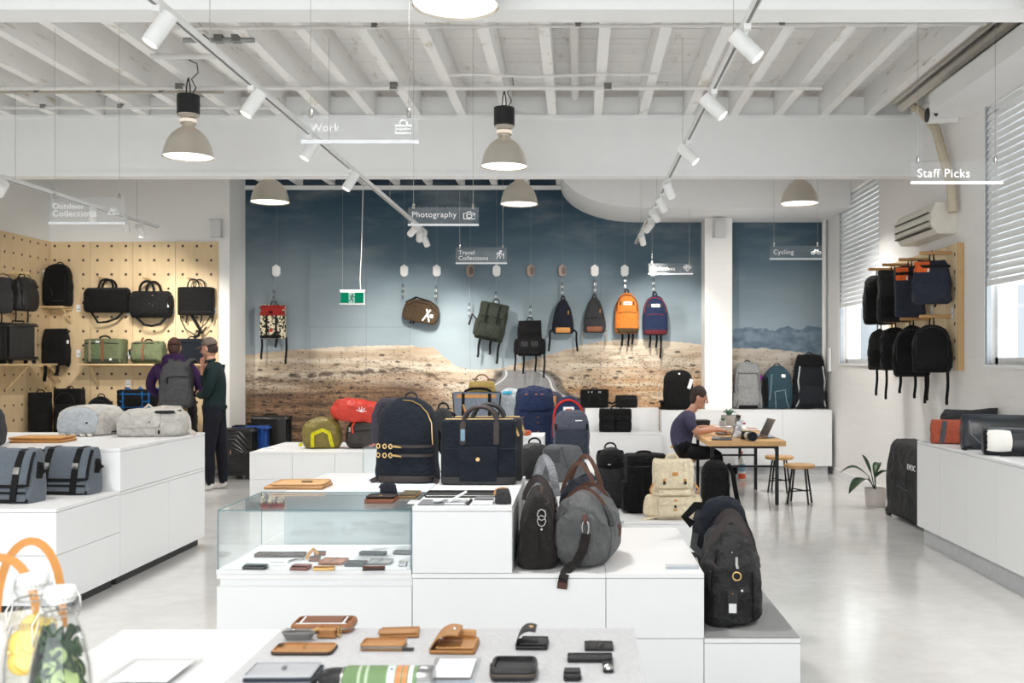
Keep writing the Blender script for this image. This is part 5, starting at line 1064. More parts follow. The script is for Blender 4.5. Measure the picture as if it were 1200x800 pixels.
# briefcases
def briefcase(label, cx, y, z, W, H, D, m, hm, rot=0, front=True):
    t = thing('briefcase', label, 'briefcase', (cx, y, z), rot, 'briefcases on the tall block'); B = Body(W, H, D, 'box', 9, rough=0.002); body(t, B, m)
    if front:
        seam(t, B, 'pocket_edge', m, [(-W * .49, H * .55), (-W * .25, H * .55)], 0.005); seam(t, B, 'pocket_edge', m, [(W * .25, H * .55), (W * .49, H * .55)], 0.005)
        panel(t, B, 'front_pocket', m, -W * .25, W * .25, H * .05, H * .56, 0.014, 0.15, 0.03); pf = panel(t, B, 'pocket_flap', m, -W * .26, W * .26, H * .34, H * .585, 0.022, 0.15, 0.08); r_ = B.front(0.0, H * .4, 0.024); obj('press_stud', M().tube([r_, r_ + Vector((0, -.006, 0))], 0.011, 12), BRASS, t)
        panel(t, B, 'leather_base', BLEATH, -W * .49, W * .49, 0.002, H * .12, 0.01, 0.1, 0.02)
        for x in (-.2, .24): panel(t, B, 'handle_tab', hm, x * W - .017, x * W + .017, H * .62, H * .97, 0.012, 0.2, 0.3)
        panel(t, B, 'pale_hang_tag', mat('pale_blue_tag', (120, 150, 172), 0.5), -.2 * W - .012, -.2 * W + .012, H * .68, H * .86, 0.016, 0.1, 0.1)
    for sy in (-1, 1): grip(t, 'handle', hm, -W * .2, W * .24, H * .93, H * .27, sy * D * .46, 0.011, tilt=sy * -0.02)
    obj('zip', M().box(-W * .45, W * .45, -0.008, 0.008, H - 0.001, H + 0.005), BRASS, t, smooth=0); obj('zip_pull', M().strap([(W * .47, -.02, H * .93), (W * .53, -.05, H * .75)], 0.012, 0.004), BRASS, t)
    return t
q = G(559, 570, 0.918); s = F / q.y; briefcase('navy briefcase with dark handles and a studded front pocket', q.x, q.y + 0.13, 0.919, 90 / s, 77 / s, 0.13, NAVY, DLEATH, 0.0); briefcase('black briefcase standing behind the navy one', q.x + 0.03, q.y + 0.29, 0.919, 88 / s, 78 / s, 0.1, BLEATH, BLEATH, 0.0, False)
# leather pieces and small accessories on the tall block (z .918)
SM = 'small accessories on the tall white block'; ZB = 0.9185
def flat(name, label, cat, px0, px1, py0, py1, z, th, m, rot=0.0, group=SM, r=0.004, rz=None, parts=None, depth=None):
    """flat goods: footprint from the pixels of its top face"""
    a, b_ = G(px0, py1, z), G(px1, py1, z); c = G((px0 + px1) / 2, py0, z + th); d = depth or max(0.02, c.y - a.y); w = b_.x - a.x
    t = thing(name, label, cat, ((a.x + b_.x) / 2, a.y + d / 2, z + 0.0005), rot, group); obj('body', M().rbox(0, 0, th / 2, w, d, th, min(r, th * .45), rz), m, t)
    if parts: parts(t, w, d, th)
    return t
GREYM = mat('grey_card', (120, 122, 126), 0.5); SILV = mat('silver_satin', (196, 198, 202), 0.35, 0.6)
def stud_edge(t, w, d, h): obj('fold_line', M().box(-w * .48, w * .48, d * .1, d * .12, h, h + .001), BLEATH, t, smooth=0)
flat('portfolio', 'black leather portfolio lying before the navy briefcase', 'portfolio', 497, 584, 574, 583, ZB, 0.02, BLEATH, 0, r=0.008, parts=lambda t, w, d, h: obj('zip', M().box(-w * .47, w * .47, -d / 2 - .001, -d / 2 + .002, h * .4, h * .6), METAL, t, smooth=0))
flat('notebook', 'dark grey pad under a white fob on the tall block', 'notebook', 489, 521, 585, 592, ZB, 0.006, GREYM, parts=lambda t, w, d, h: obj('fob', M().rbox(.03, 0, h + .008, .035, .05, .014, .006), PAPER, t, rot=-0.5))
flat('notebook', 'silver edged notebook with a white pen across it', 'notebook', 520, 545, 585, 592, ZB, 0.01, SILV, parts=lambda t, w, d, h: obj('pen', M().tube([(-w * .3, -d * .3, h + .004), (w * .35, d * .9, h + .03)], .006, 8), PAPER, t))
flat('key_clip', 'small dark key clip beside the white card box', 'key clip', 546, 550, 585, 592, ZB, 0.006, DMETAL, parts=lambda t, w, d, h: ring(t, DMETAL, 0, d * .4, h, 0.006, .0015))
flat('card_box', 'white card box with a grey lid near the dark pouch', 'box', 553, 578, 582, 592, ZB, 0.018, PAPER, parts=lambda t, w, d, h: obj('lid', M().box(-w * .46, w * .46, -d * .1, d * .46, h, h + .002), GREYM, t, smooth=0))
def pouch(label, px0, px1, py0, py1, z, m, edge, group, D=0.06):
    q = G((px0 + px1) / 2, py1, z); s = F / q.y; W, H = (px1 - px0) / s, (py1 - py0) / s * .93
    t = thing('pouch', label, 'pouch', (q.x, q.y + D / 2, z + 0.001), 0.25, group); B = Body(W, H, D, 'pouch', 3.5, rough=0.003); body(t, B, m); obj('zip', M().tube([(-W * .33, 0, H), (0, 0, H + .004), (W * .33, 0, H)], .003, 6), edge, t); obj('leather_tab', M().strap([(-W * .36, 0, H * .95), (-W * .52, -.01, H * .62)], .016, .004), edge, t)
pouch('dark grey wedge pouch with a tan tab on the tall block corner', 579, 598, 572, 591, ZB, CHAR, TAN, SM); pouch('navy wedge pouch on the glass case top', 444, 464, 566, 581, 0.9005, NAVYK, BLEATH, 'goods on the glass case top')
GT = 'goods on the glass case top'; ZG = 0.9005
flat('wallet', 'chestnut leather wallet with flap on the glass case top', 'wallet', 426, 461, 580, 590, ZG, 0.02, BROWN, group=GT, parts=lambda t, w, d, h: (obj('flap', M().rbox(0, d * .1, h + .006, w * .98, d * .7, .008, .003), DLEATH, t), obj('stud', M().lathe([(.001, 0), (.006, 0), (.005, .004), (.001, .005)], 10, (0, -.02, h + .01)), BRASS, t)))
flat('card_wallet', 'olive and tan card wallet on the glass case top', 'wallet', 466, 487, 575, 584, ZG, 0.012, leather('olive_tan', (140, 110, 70)), group=GT, parts=lambda t, w, d, h: obj('flap', M().rbox(0, 0, h + .003, w * .9, d * .8, .005, .002), leather('olive_dark', (96, 88, 66)), t))
flat('price_card', 'white price card lying on the glass case corner', 'card', 477, 492, 586, 590, ZG, 0.002, PAPER, group=GT, parts=lambda t, w, d, h: obj('print', M().box(-w * .4, w * .1, -.004, .004, h, h + .0006), GREYM, t, smooth=0))
CORK = mat('cork_board', (206, 164, 116), 0.7, 0, 0.14, 60)
flat('laptop_sleeve', 'cork laptop sleeve at the bottom of the pair behind the glass case', 'sleeve', 308, 378, 565, 574, 0.899, 0.018, CORK, 0.0, 'cork sleeves', 0.006, 0.02, depth=0.24, parts=lambda t, w, d, h: obj('edge', M().rbox(0, 0, h * .5, w + .002, d + .002, h * .3, .001, .02), BROWN, t))
flat('laptop_sleeve', 'cork laptop sleeve with a dark stamp on top of the pair', 'sleeve', 316, 378, 561, 570, 0.9175, 0.016, CORK, 0.03, 'cork sleeves', 0.006, 0.02, depth=0.22, parts=lambda t, w, d, h: (obj('stamp', M().box(.0, .06, -.02, .02, h, h + .0008), DLEATH, t, smooth=0), obj('edge', M().rbox(0, 0, h * .5, w + .002, d + .002, h * .3, .001, .02), BROWN, t)))
# goods inside the big glass case
TR = 'goods in the glass case'; ZT = 0.6225
def fold(t, w, d, h): obj('fold_line', M().box(-w * .02, w * .02, -d * .48, d * .48, h, h + .0012), DLEATH, t, smooth=0)
def flapp(m): return lambda t, w, d, h: obj('flap', M().rbox(0, d * .12, h + .002, w * .96, d * .6, .005, .002), m, t)
DBR = leather('espresso_leather', (74, 54, 48)); TEAL = leather('dark_teal_leather', (52, 70, 72)); MAUV = leather('mauve_leather', (150, 112, 106)); GRL = leather('grey_leather', (92, 92, 94))
for nm, lab, a, b_, c, d, m, pf in (('wallet', 'espresso open wallet at the back corner of the glass case', 297, 327, 646, 653, DBR, fold), ('wallet', 'dark plum wallet beside the espresso one at the case back', 326, 356, 646, 653, leather('plum', (84, 66, 66)), fold), ('wallet', 'slate grey wallet by the left pane of the case', 283, 311, 661, 668, GRL, flapp(TEAL)),
    ('coin_pouch', 'round brown coin pouch in the middle of the case', 361, 374, 652, 658, BROWN, flapp(DBR)), ('coin_pouch', 'small brown coin pouch behind the other one', 367, 381, 646, 651, BROWN, flapp(DBR)), ('notebook', 'tan notebook in the middle of the case', 373, 403, 653, 662, leather('caramel', (170, 110, 72)), fold), ('wallet', 'mauve leather wallet at the front pane', 339, 361, 661, 669, MAUV, flapp(MAUV)), ('key_bar', 'brass key bar lying along the front pane', 366, 392, 665, 669, BRASS, flapp(TAN)),
    ('wallet', 'large dark teal wallet at the case back', 420, 452, 645, 651, TEAL, fold), ('wallet', 'dark green wallet left of the grey pair', 403, 427, 656, 664, leather('bottle_green', (48, 58, 58)), fold), ('wallet', 'pale grey wallet on show in the case', 430, 458, 654, 662, leather('pale_grey_leather', (156, 156, 154)), fold), ('wallet', 'brown zip wallet before the pale grey one', 424, 451, 664, 669, DBR, flapp(BROWN)), ('pen_case', 'dark grey roll pen case in the case corner', 460, 482, 644, 650, GRL, fold), ('key_clip', 'silver key clip by the right pane', 466, 476, 657, 664, SILV, flapp(METAL)), ('price_card', 'white price card beside the slate wallet', 306, 334, 655, 663, PAPER, None)):
    flat(nm, lab, nm.replace('_', ' '), a, b_, c, d, ZT, 0.016 if m is not PAPER else 0.002, m, random.uniform(-.12, .12), TR, 0.005, parts=pf or (lambda t, w, d, h: obj('print', M().box(-w * .3, w * .3, -.01, .0, h, h + .0006), GREYM, t, smooth=0)))
q = G(357, 657, ZT); t = thing('key_fob', 'tan key fob with steel rings in the case', 'key fob', (q.x, q.y + .03, ZT + .002), 0.5, TR); obj('leather_loop', M().strap([(0, 0, .004), (.02, .03, .02), (.05, .06, .035), (.07, .05, .01)], .018, .005, (0, -1, .5)), TAN, t); obj('key_ring', M().tube([(-.03 + .02 * math.cos(a * PI / 6), .02 * math.sin(a * PI / 6), .004) for a in range(12)], .003, 6, closed=True), METAL, t); obj('clip', M().tube([(-.05, 0, .005), (-.09, -.03, .005), (-.1, -.05, .005)], .005, 6), METAL, t)
# ------------------------------------------------------------------ heap of weekenders on the centre plinth (z .604)
HG = 'dark bags heaped on the white plinth'; ZP = 0.605
SADDLE = leather('saddle_brown_leather', (82, 52, 40))
WAX = mat('grey_waxed_cotton', (84, 85, 86), 0.6, 0, 0.3, 9, 0.9, 14, 0.4); BRC = fab('brown_black_canvas', (46, 42, 41), bump=0.7, bs=16)
t = thing('holdall', 'brown black canvas holdall standing end-on against the tall block', 'bag', (-0.195, 4.98, ZP), PI / 2 + 0.03, HG); W, H, D = 0.5, 0.36, 0.19
B = Body(W, H, D, 'holdall', 5, rough=0.012, rs=7); body(t, B, BRC); panel(t, B, 'side_panel', BRC, -W * .4, W * .4, H * .1, H * .6, 0.012); seam(t, B, 'zip', DLEATH, [(-W * .45, H * .86), (0, H * .9), (W * .45, H * .86)], 0.006)
for xx in (-.1, .06): grip(t, 'handle', DLEATH, xx, xx + .04, H * .86, .1, -.07, 0, flat=.022, y1=.07, nrm=(-1, 0, .001))
obj('end_strap', M().strap([(-W * .5, 0.02, H * .1), (-W * .51, 0.02, H * .4), (-W * .49, 0.02, H * .72)], 0.05, 0.006, (-1, 0, 0)), BRC, t)
for k_ in range(2): obj('snap_hook', M().tube([(-W * .52, -.02 + .02 * math.cos(a * PI / 4), H * (.74 - .08 * k_) + .026 * math.sin(a * PI / 4)) for a in range(8)], .004, 6, closed=True), METAL, t)
obj('press_stud', M().tube([(-W * .515, -.02, H * .55), (-W * .523, -.02, H * .55)], .006, 8), METAL, t); obj('end_zip', M().tube([(-W * .47, -.06, H * .5), (-W * .48, -.05, H * .7), (-W * .44, -.03, H * .85)], .005, 6), CHAR, t); obj('leather_pull', M().strap([(-W * .42, 0, H * .9), (-W * .3, -.02, H * .98), (-W * .15, -.02, H * 1.04)], .018, .006, (0, -1, .4)), SADDLE, t)
t = thing('holdall', 'grey waxed barrel holdall with a steel clip lying against the heap', 'bag', (0.05, 5.0, ZP), PI / 2 - 0.18, HG); W, H, D = 0.52, 0.34, 0.29
B = Body(W, H, D, [(0, .84, .62), (.05, .93, .8), (.2, .99, .97), (.45, 1, 1), (.7, .98, .92), (.88, .9, .68), (.96, .8, .42), (1, .66, .16)], 3.4, rough=0.018, rs=8); body(t, B, WAX)
for yy in (-.5, .5): seam(t, B, 'piping', WAX, [(-W * .44, H * .15), (-W * .44, H * .8)], 0.006, 0.004, -1 if yy < 0 else 1)
panel(t, B, 'side_pocket', WAX, -W * .3, W * .34, H * .1, H * .55, 0.02); panel(t, B, 'flap', WAX, -W * .2, W * .15, H * .5, H * .94, 0.024, 0.4, 0.2); panel(t, B, 'leather_tab', SADDLE, -.02, .012, H * .35, H * .56, 0.03)
obj('end_panel', M().lathe([(.001, 0), (.1, 0), (.115, .01), (.115, .02), (.001, .02)], 20).xf(Matrix.Translation((-W * .49, 0, H * .47)) @ Matrix.Rotation(PI / 2, 4, 'Y') @ Matrix.Diagonal((1.1, 1.0, 1.0, 1))).rough(.006, 14), WAX, t)
obj('snap_hook', M().tube([(-W * .52, -.04 + .016 * math.cos(a * PI / 5), H * .6 + .036 * math.sin(a * PI / 5)) for a in range(10)], .005, 6, closed=True), METAL, t); obj('leather_loop', M().strap([(-W * .5, -.035, H * .78), (-W * .53, -.04, H * .7), (-W * .5, -.04, H * .66)], .022, .006, (-1, 0, 0)), SADDLE, t)
for xx in (-.13, .05): grip(t, 'handle', SADDLE, xx, xx + .05, H * .86, .08, -.11, 0.0, flat=0.017, y1=.1, nrm=(-1, 0, .001))
obj('shoulder_strap', M().strap([(-W * .53, -.045, H * .52), (-W * .56, -.03, H * .3), (-W * .58, 0.0, H * .12), (-W * .6, .03, 0.02), (-W * .65, .045, 0.004), (-W * .69, .05, -.02), (-W * .685, .055, -.055)], 0.045, 0.006, (-1, -.2, .3)), BRC, t); obj('strap_leather', M().strap([(-W * .688, .053, -.04), (-W * .684, .057, -.07)], 0.048, 0.008, (-1, -.2, .3)), SADDLE, t)
t = thing('tote_bag', 'navy canvas tote with long brown leather handles behind the waxed holdall', 'bag', (0.03, 5.5, ZP), PI / 2 - 0.3, HG); B = Body(.42, .36, .2, 'holdall', 4, rough=0.014); body(t, B, NAVYK); panel(t, B, 'front_pocket', NAVYK, -.14, .14, .05, .22, .015)
for xx, hh in ((-.12, .17), (.0, .2)): grip(t, 'handle', SADDLE, xx, xx + .06, .27, hh, -.12, 0, flat=0.022, y1=.1, nrm=(-1, 0, .3))
seam(t, B, 'zip', SADDLE, [(-.19, .32), (.19, .32)], 0.005)
t = thing('tote_bag', 'grey striped bag with pale handles squeezed between the heap and the block', 'bag', (-0.19, 5.6, ZP), PI / 2 + 0.1, HG); STR = fab('pale_grey_stripe', (150, 152, 156)); B = Body(.4, .33, .16, 'holdall', 4, rough=0.012); body(t, B, fab('taupe', (86, 80, 76))); seam(t, B, 'zip', STR, [(-.18, .3), (.18, .3)], 0.005)
for xx in (-.12, .02): grip(t, 'handle', STR, xx, xx + .04, .25, .2, -.07, 0, flat=0.04, y1=.05, nrm=(-1, 0, .3))
for x in (-.12, .1): seam(t, B, 'stripe', STR, [(x, .02), (x, .3)], flat=0.045, off=0.006)
# ---- black holdall and navy bag on the felt mat (z .3065)
t = thing('holdall', 'black nylon holdall with brown handles and hang tag on the felt mat', 'bag', (0.785, 5.08, 0.307), PI / 2 - 0.12, 'bags on the felt mat'); W, H, D = 0.52, 0.44, 0.29
B = Body(W, H, D, [(0, .92, .82), (.03, .97, .93), (.15, 1, 1), (.5, .99, 1), (.7, .97, .95), (.85, .92, .8), (.94, .85, .58), (.98, .78, .4), (1, .7, .2)], 3.6, rough=0.022, rs=7); body(t, B, mat('black_twill', (34, 34, 35), 0.62, 0, 0.15, 20, 0.8, 16, 0.35))
for xx in (-.16, .08): grip(t, 'handle', DLEATH, xx, xx + .03, H * .8, .16, -.1, 0, flat=0.036, y1=.1, nrm=(-1, 0, .2))
for yy in (-1, 1): obj('side_seam', M().tube([(-W * .47, yy * .1, H * .1), (-W * .47, yy * .1, H * .55), (-W * .4, yy * .07, H * .84)], .005, 6), BLACKFAB, t)
obj('end_zip', M().tube([(-W * .47, .03, H * .7), (-W * .44, 0, H * .82), (-W * .34, 0, H * .95)], .006, 6), METAL, t); obj('zip_puller', M().tube([(-W * .49, -.02, H * .78), (-W * .51, -.02, H * .7), (-W * .52, -.025, H * .66)], .009, 8), METAL, t)
obj('ring', M().tube([(-W * .53, -.02 + .02 * math.cos(a * PI / 6), H * .58 + .02 * math.sin(a * PI / 6)) for a in range(12)], .0035, 6, closed=True), BRASS, t); obj('leather_tab', M().strap([(-W * .505, -.01, H * .4), (-W * .52, -.04, H * .42), (-W * .51, -.08, H * .45)], .028, .006, (-1, 0, 0)), BLEATH, t); obj('press_stud', M().tube([(-W * .525, -.045, H * .425), (-W * .533, -.045, H * .425)], .006, 8), METAL, t)
obj('hang_tag', M().rbox(-W * .53, 0.0, H * .29, .003, .05, .12, .001), BLEATH, t); obj('tag_label', M().box(-W * .5425, -W * .534, -.018, .018, H * .18, H * .28), PAPER, t, smooth=0); obj('tag_cord', M().tube([(-W * .52, 0, H * .42), (-W * .53, .0, H * .38)], .003, 5), TAN, t)
obj('trim', M().strap([(-W * .48, .03, H * .62), (-W * .47, .08, H * .66), (-W * .44, .1, H * .72)], .012, .005, (-1, 0, 0)), DLEATH, t)
t = thing('backpack', 'navy roll-top bag leaning on the white plinth behind the black holdall', 'bag', (0.9, 5.66, 0.345), (0, -0.28, 0.3), 'bags on the felt mat'); B = Body(.3, .5, .24, 'pack', 3.5, rough=0.014); body(t, B, NAVY); panel(t, B, 'front_pocket', NAVY, -.14, .14, .06, .26, .02)
for sx in (-1, 1): shoulder(t, B, BLACKFAB, sx * .12); 
obj('top_strap', M().strap([(-.16, 0, .4), (-.2, -.02, .46), (-.12, -.02, .5), (-.05, 0, .47)], .045, .008), BLACKSTRAP, t); obj('side_strap', M().strap([(-.17, -.04, .36), (-.21, -.06, .3), (-.18, -.08, .24)], .04, .006), DKGREY, t); seam(t, B, 'zip', BLACKFAB, arch(.12, .2, .44, .34), .006)
# price holders
def price_holder(label, px0, px1, py1, z, w=None):
    a, b_ = G(px0, py1, z), G(px1, py1, z); wd_ = b_.x - a.x; t = thing('price_holder', label, 'price holder', ((a.x + b_.x) / 2, a.y + .03, z + .0008), 0, 'clear price holders')
    obj('plate', M().box(-wd_ / 2, wd_ / 2, -.03, .03, 0, .012), ACRYL, t, smooth=0); obj('print', M().box(-wd_ / 2 + .006, wd_ / 2 - .006, -.02, .02, .0125, .0132), mat('price_print', (196, 198, 204), .5, 0, .12, 60), t, smooth=0); obj('edge', M().box(-wd_ / 2, wd_ / 2, -.031, -.0302, 0, .012), mat('acryl_edge', (170, 178, 186), .3), t, smooth=0)
price_holder('clear price holder on the bare white plinth', 781, 819, 667, 0.604); price_holder('clear price holder beside the cream rucksack', 713, 731, 613, 0.30); price_holder('clear price holder at the far end of the right cabinet', 1081, 1094, 519, 0.90)
# ------------------------------------------------------------------ cream rucksack and black cases on the low platform (z .3)
PG = 'packs on the low platform'; ZL = 0.301
CREAM = fab('cream_canvas', (226, 212, 184), bump=0.5, bs=20)
q = G(790, 609, ZL); s = F / q.y; W, H = 54 / s, 70 / s; t = thing('rucksack', 'cream canvas rucksack with tan leather patches and side pockets', 'backpack', (q.x, q.y + .12, ZL), 0.05, PG)
B = Body(W * .95, H, .2, [(0, .95, .9), (.03, 1, 1), (.3, 1, 1), (.48, .96, .95), (.52, .9, .85), (.56, .93, .9), (.9, .93, .85), (.97, .9, .72), (1, .84, .5)], 5, rough=.008); body(t, B, CREAM)
panel(t, B, 'top_flap', CREAM, -W * .43, W * .43, H * .52, H * .98, .03, .3, .12); panel(t, B, 'front_pocket', CREAM, -W * .36, W * .36, H * .06, H * .34, .05, .3, .2); panel(t, B, 'pocket_flap', CREAM, -W * .36, W * .36, H * .24, H * .38, .06, .3, .15); panel(t, B, 'bottom_flap', CREAM, -W * .47, W * .47, H * .40, H * .5, .03, .4, .3)
for sx in (-1, 1):
    obj('side_pocket', Body(.09, H * .36, .15, 'lump', 4, rough=.006).mesh(), CREAM, t, loc=(sx * W * .52, -.01, H * .04)); panel(t, B, 'leather_tab', TAN, sx * W * .23 - .02, sx * W * .23 + .02, H * .62, H * .71, .036, n=4); panel(t, B, 'buckle', DMETAL, sx * W * .23 - .013, sx * W * .23 + .013, H * .59, H * .65, .046, n=4)
    seam(t, B, 'flap_strap', CREAM, [(sx * W * .24, H * .97), (sx * W * .24, H * .6)], flat=.03, off=.032); obj('cord', M().strap([(sx * W * .46, -.08, H * .6), (sx * W * .53, -.1, H * .5), (sx * W * .5, -.1, H * .42)], .014, .006), TAN, t); obj('base_strap', M().strap([(sx * W * .4, -.08, .02), (sx * W * .6, -.1, .01), (sx * W * .7, -.12, .006)], .03, .006, (0, -.4, 1)), CREAM, t)
panel(t, B, 'leather_patch', TAN, -.035, .04, H * .72, H * .81, .034, n=4, rnd=.1); panel(t, B, 'leather_patch', TAN, -.022, .022, H * .31, H * .36, .066, n=4); panel(t, B, 'buckle', DMETAL, -.014, .014, H * .2, H * .26, .06, n=4); panel(t, B, 'leather_tab', TAN, -.022, .022, H * .15, H * .2, .058, n=4); grip(t, 'handle', CREAM, -.05, .05, H * .98, .04, .05, .009)
q = G(716, 596, ZL); s = F / q.y; W, H = 39 / s, 71 / s
def pk(t, B, W, H, D):
    panel(t, B, 'hood', BLACKFAB2, -W * .44, W * .44, H * .66, H * .96, .02, .4, .5); panel(t, B, 'lower_pocket', CHAR, -W * .42, W * .42, H * .14, H * .44, .015, .2, .12); panel(t, B, 'green_tag', fab('green_tag', (40, 150, 90)), -.008, .014, H * .08, H * .1, .012, n=3)
    panel(t, B, 'white_mark', WPRINT, -.03, .0, H * .72, H * .735, .026, n=3)
    for sx in (-1, 1): shoulder(t, B, BLACKSTRAP, sx * .1, bulge=.04)
soft('backpack', 'black hooded camera backpack standing beside the black case', 'backpack', (q.x, q.y + .14, ZL), W, H, .26, mat('black_ripstop', (34, 34, 35), .5), 'round', 0, 3.6, PG, False, True, .01, None, pk)
q = G(757, 602, ZL); s = F / q.y; W, H = 47 / s, 69 / s; t = thing('soft_case', 'tall black soft camera case between backpack and cream rucksack', 'case', (q.x, q.y + .13, ZL), .1, PG); B = Body(W, H, .22, 'box', 7, rough=.004); body(t, B, BLACKFAB)
panel(t, B, 'lid', BLACKFAB, -W * .48, W * .48, H * .86, H * .99, .015, .2, .05); panel(t, B, 'front_pocket', BLACKFAB, -W * .42, W * .42, H * .05, H * .68, .02, .2, .05); seam(t, B, 'zip', CHAR, [(-W * .46, H * .8), (W * .46, H * .8)], .005); seam(t, B, 'strap', BLACKSTRAP, [(-W * .12, H * .1), (-W * .12, H * .8)], flat=.03, off=.024); grip(t, 'handle', BLACKSTRAP, -.08, .06, H * .98, .03, 0, .01)
obj('side_pocket', Body(.05, H * .5, .16, 'box', 5).mesh(), BLACKFAB2, t, loc=(-W * .52, 0, .02))
q = G(838, 595, 0); s = F / q.y; W, H = 33 / s, 56 / s; q.y -= .14
def pk2(t, B, W, H, D):
    panel(t, B, 'panel', BLACKFAB2, -W * .34, W * .34, H * .08, H * .8, .02, .3, .3); shoulder(t, B, BLACKSTRAP, W * .55, .9, .12, .1, .06); shoulder(t, B, BLACKSTRAP, -W * .3, .9, .12, .04, .06)
    obj('side_strap', M().strap([(W * .45, 0, H * .92), (W * .6, -.05, H * .75), (W * .66, -.06, H * .5), (W * .75, -.06, H * .2), (W * .82, -.05, H * .06)], .05, .014), BLACKSTRAP, t); obj('loop', M().tube([(W * .7 + .05 * math.cos(a * PI / 5), -.05, .055 + .05 * math.sin(a * PI / 5)) for a in range(10)], .005, 5, closed=True), METAL, t)
soft('backpack', 'black backpack with loose straps standing on the floor by the seated man', 'backpack', (q.x, q.y + .14, 0.001), W, H, .26, BLACKFAB, 'pack', 0, 4.5, None, False, True, .006, None, pk2)
# ------------------------------------------------------------------ far centre display
RG = 'soft bags on the far plinth'; ZC = .601
OLV = mat('olive_ripstop', (122, 108, 50), .5, 0, .15, 14, .8, 12); REDN = mat('red_ripstop', (196, 54, 38), .45, 0, .12, 14, .9, 10); YEL = fab('yellow_webbing', (214, 206, 40)); BKR = mat('brown_black_ripstop', (52, 47, 43), .4, 0, .2, 14, .9, 12)
q = G(374, 526, .6); s = F / q.y; W, H = 46 / s, 36 / s; t = thing('stuff_sack', 'olive stuff sack with yellow webbing on the far plinth', 'bag', (q.x, q.y + .15, ZC), .1, RG); B = Body(W, H, .3, 'lump', 3.5, rough=.014); body(t, B, OLV)
for x0_, x1_ in ((-.2, -.2), (.22, .3)): seam(t, B, 'yellow_strap', YEL, [(x0_ * W, H * .5), (x1_ * W, .02)], flat=.04, off=.01)
seam(t, B, 'yellow_strap', YEL, [(-.2 * W, H * .48), (0.05 * W, H * .62), (.24 * W, H * .5)], flat=.04, off=.014); obj('yellow_tail', M().strap([(-W * .5, -.05, .06), (-W * .56, -.06, .03)], .04, .006), YEL, t)
q = G(418, 526, .6); t = thing('stuff_sack', 'brown black stuff sack under the red bag', 'bag', (q.x + .09, q.y + .15, ZC), -.1, RG); B = Body(50 / s, 33 / s, .3, 'lump', 3.5, rough=.02, rs=11); body(t, B, BKR); seam(t, B, 'draw_cord', BLACKSTRAP, [(-.1, .2), (.1, .22)], .006, .01); obj('cord_lock', M().rbox(-.16, -.15, .22, .03, .02, .05, .006), METAL, t)
t = thing('stuff_sack', 'red ripstop bag lying on top of the olive and black sacks', 'bag', (-2.56, q.y + .16, ZC + .3), (0, .12, .05), RG); B = Body(58 / s, 27 / s, .28, 'lump', 3.4, rough=.018, rs=9); body(t, B, REDN); seam(t, B, 'seam', REDN, [(-.2, .06), (.0, .03), (.22, .08)], .006, .004)
lg = M()
for a in range(5): an = PI * (a + .5) / 5; p0 = B.front(.08, .13, .012); p1 = B.front(.08 + .06 * math.cos(an), .13 + .06 * math.sin(an), .012); lg.tube([p0, p1], .004, 5)
obj('white_emblem', lg, WPRINT, t); obj('red_strap', M().strap([(.02, -.12, .02), (.0, -.16, -.05), (.02, -.17, -.12)], .02, .006), REDN, t); obj('knot', M().rbox(.27, -.08, .06, .06, .05, .06, .02), REDN, t)
flat('price_card', 'white card lying at the corner of the far plinth', 'card', 302, 320, 524, 527, .6, .004, PAPER, group=RG, parts=lambda t, w, d, h: obj('print', M().box(-w * .3, w * .3, -.02, .02, h, h + .0006), GREYM, t, smooth=0))
# daypacks on the glass case (z .88)
CG = 'bags around the far glass cases'
PURP = fab('purple_grey_fabric', (74, 70, 84)); q = G(466, 520, .88)
soft('backpack', 'purple grey rounded daypack behind the navy clasp backpack', 'backpack', (-1.53, 8.62, .881), .48, .4, .24, PURP, 'pack', .15, 3.4, CG, False, False, .012, CHAR)
def gp(t, B, W, H, D): shoulder(t, B, BLACKSTRAP, W * .5, .9, .05, .1, .03); obj('loose_strap', M().tube([(W * .4, 0, H * .7), (W * .7, -.03, H * .6), (W * .8, -.03, H * .3), (W * .5, -.03, H * .08)], .007, 6), BLACKSTRAP, t)
soft('backpack', 'small grey daypack with a loose strap on the glass case end', 'backpack', (-1.15, 8.5, .881), .2, .32, .2, CHAR, 'round', -.4, 3.4, CG, True, True, .008, None, gp)
# tote on the far case (z .9)
t = thing('tote_bag', 'two-tone grey tote with tan trim behind the navy briefcase', 'bag', (-1.15, 11.5, .901), 0, CG); DEN = fab('denim_grey', (126, 134, 146)); W, H, D = .56, .34, .2; B = Body(W, H, D, [(0, .86, .9), (.03, .9, 1), (.5, .95, 1), (1, 1, .9)], 8, rough=.004); body(t, B, DEN); panel(t, B, 'tan_trim', TAN, -W * .4, W * .4, H * .82, H * .93, .006, .1, 0)
for x in (-.27, .27): seam(t, B, 'strap', BLACKSTRAP, [(x * W, H * .97), (x * W, .01)], flat=.035, off=.008)
for sx in (-1, 1): seam(t, B, 'edge_binding', BLACKFAB, [(sx * W * .44, .01), (sx * W * .49, H * .97)], flat=.014, off=.004)
seam(t, B, 'leather_strap', TAN, [(-W * .27, H * .6), (-W * .18, H * .1)], flat=.02, off=.01); obj('lining', M().rbox(0, 0, H, W * .94, D * .7, .01, .002), BLACKFAB, t); grip(t, 'handle', BLACKSTRAP, -W * .27, W * .27, H * .97, .05, .08, 0, flat=.03)
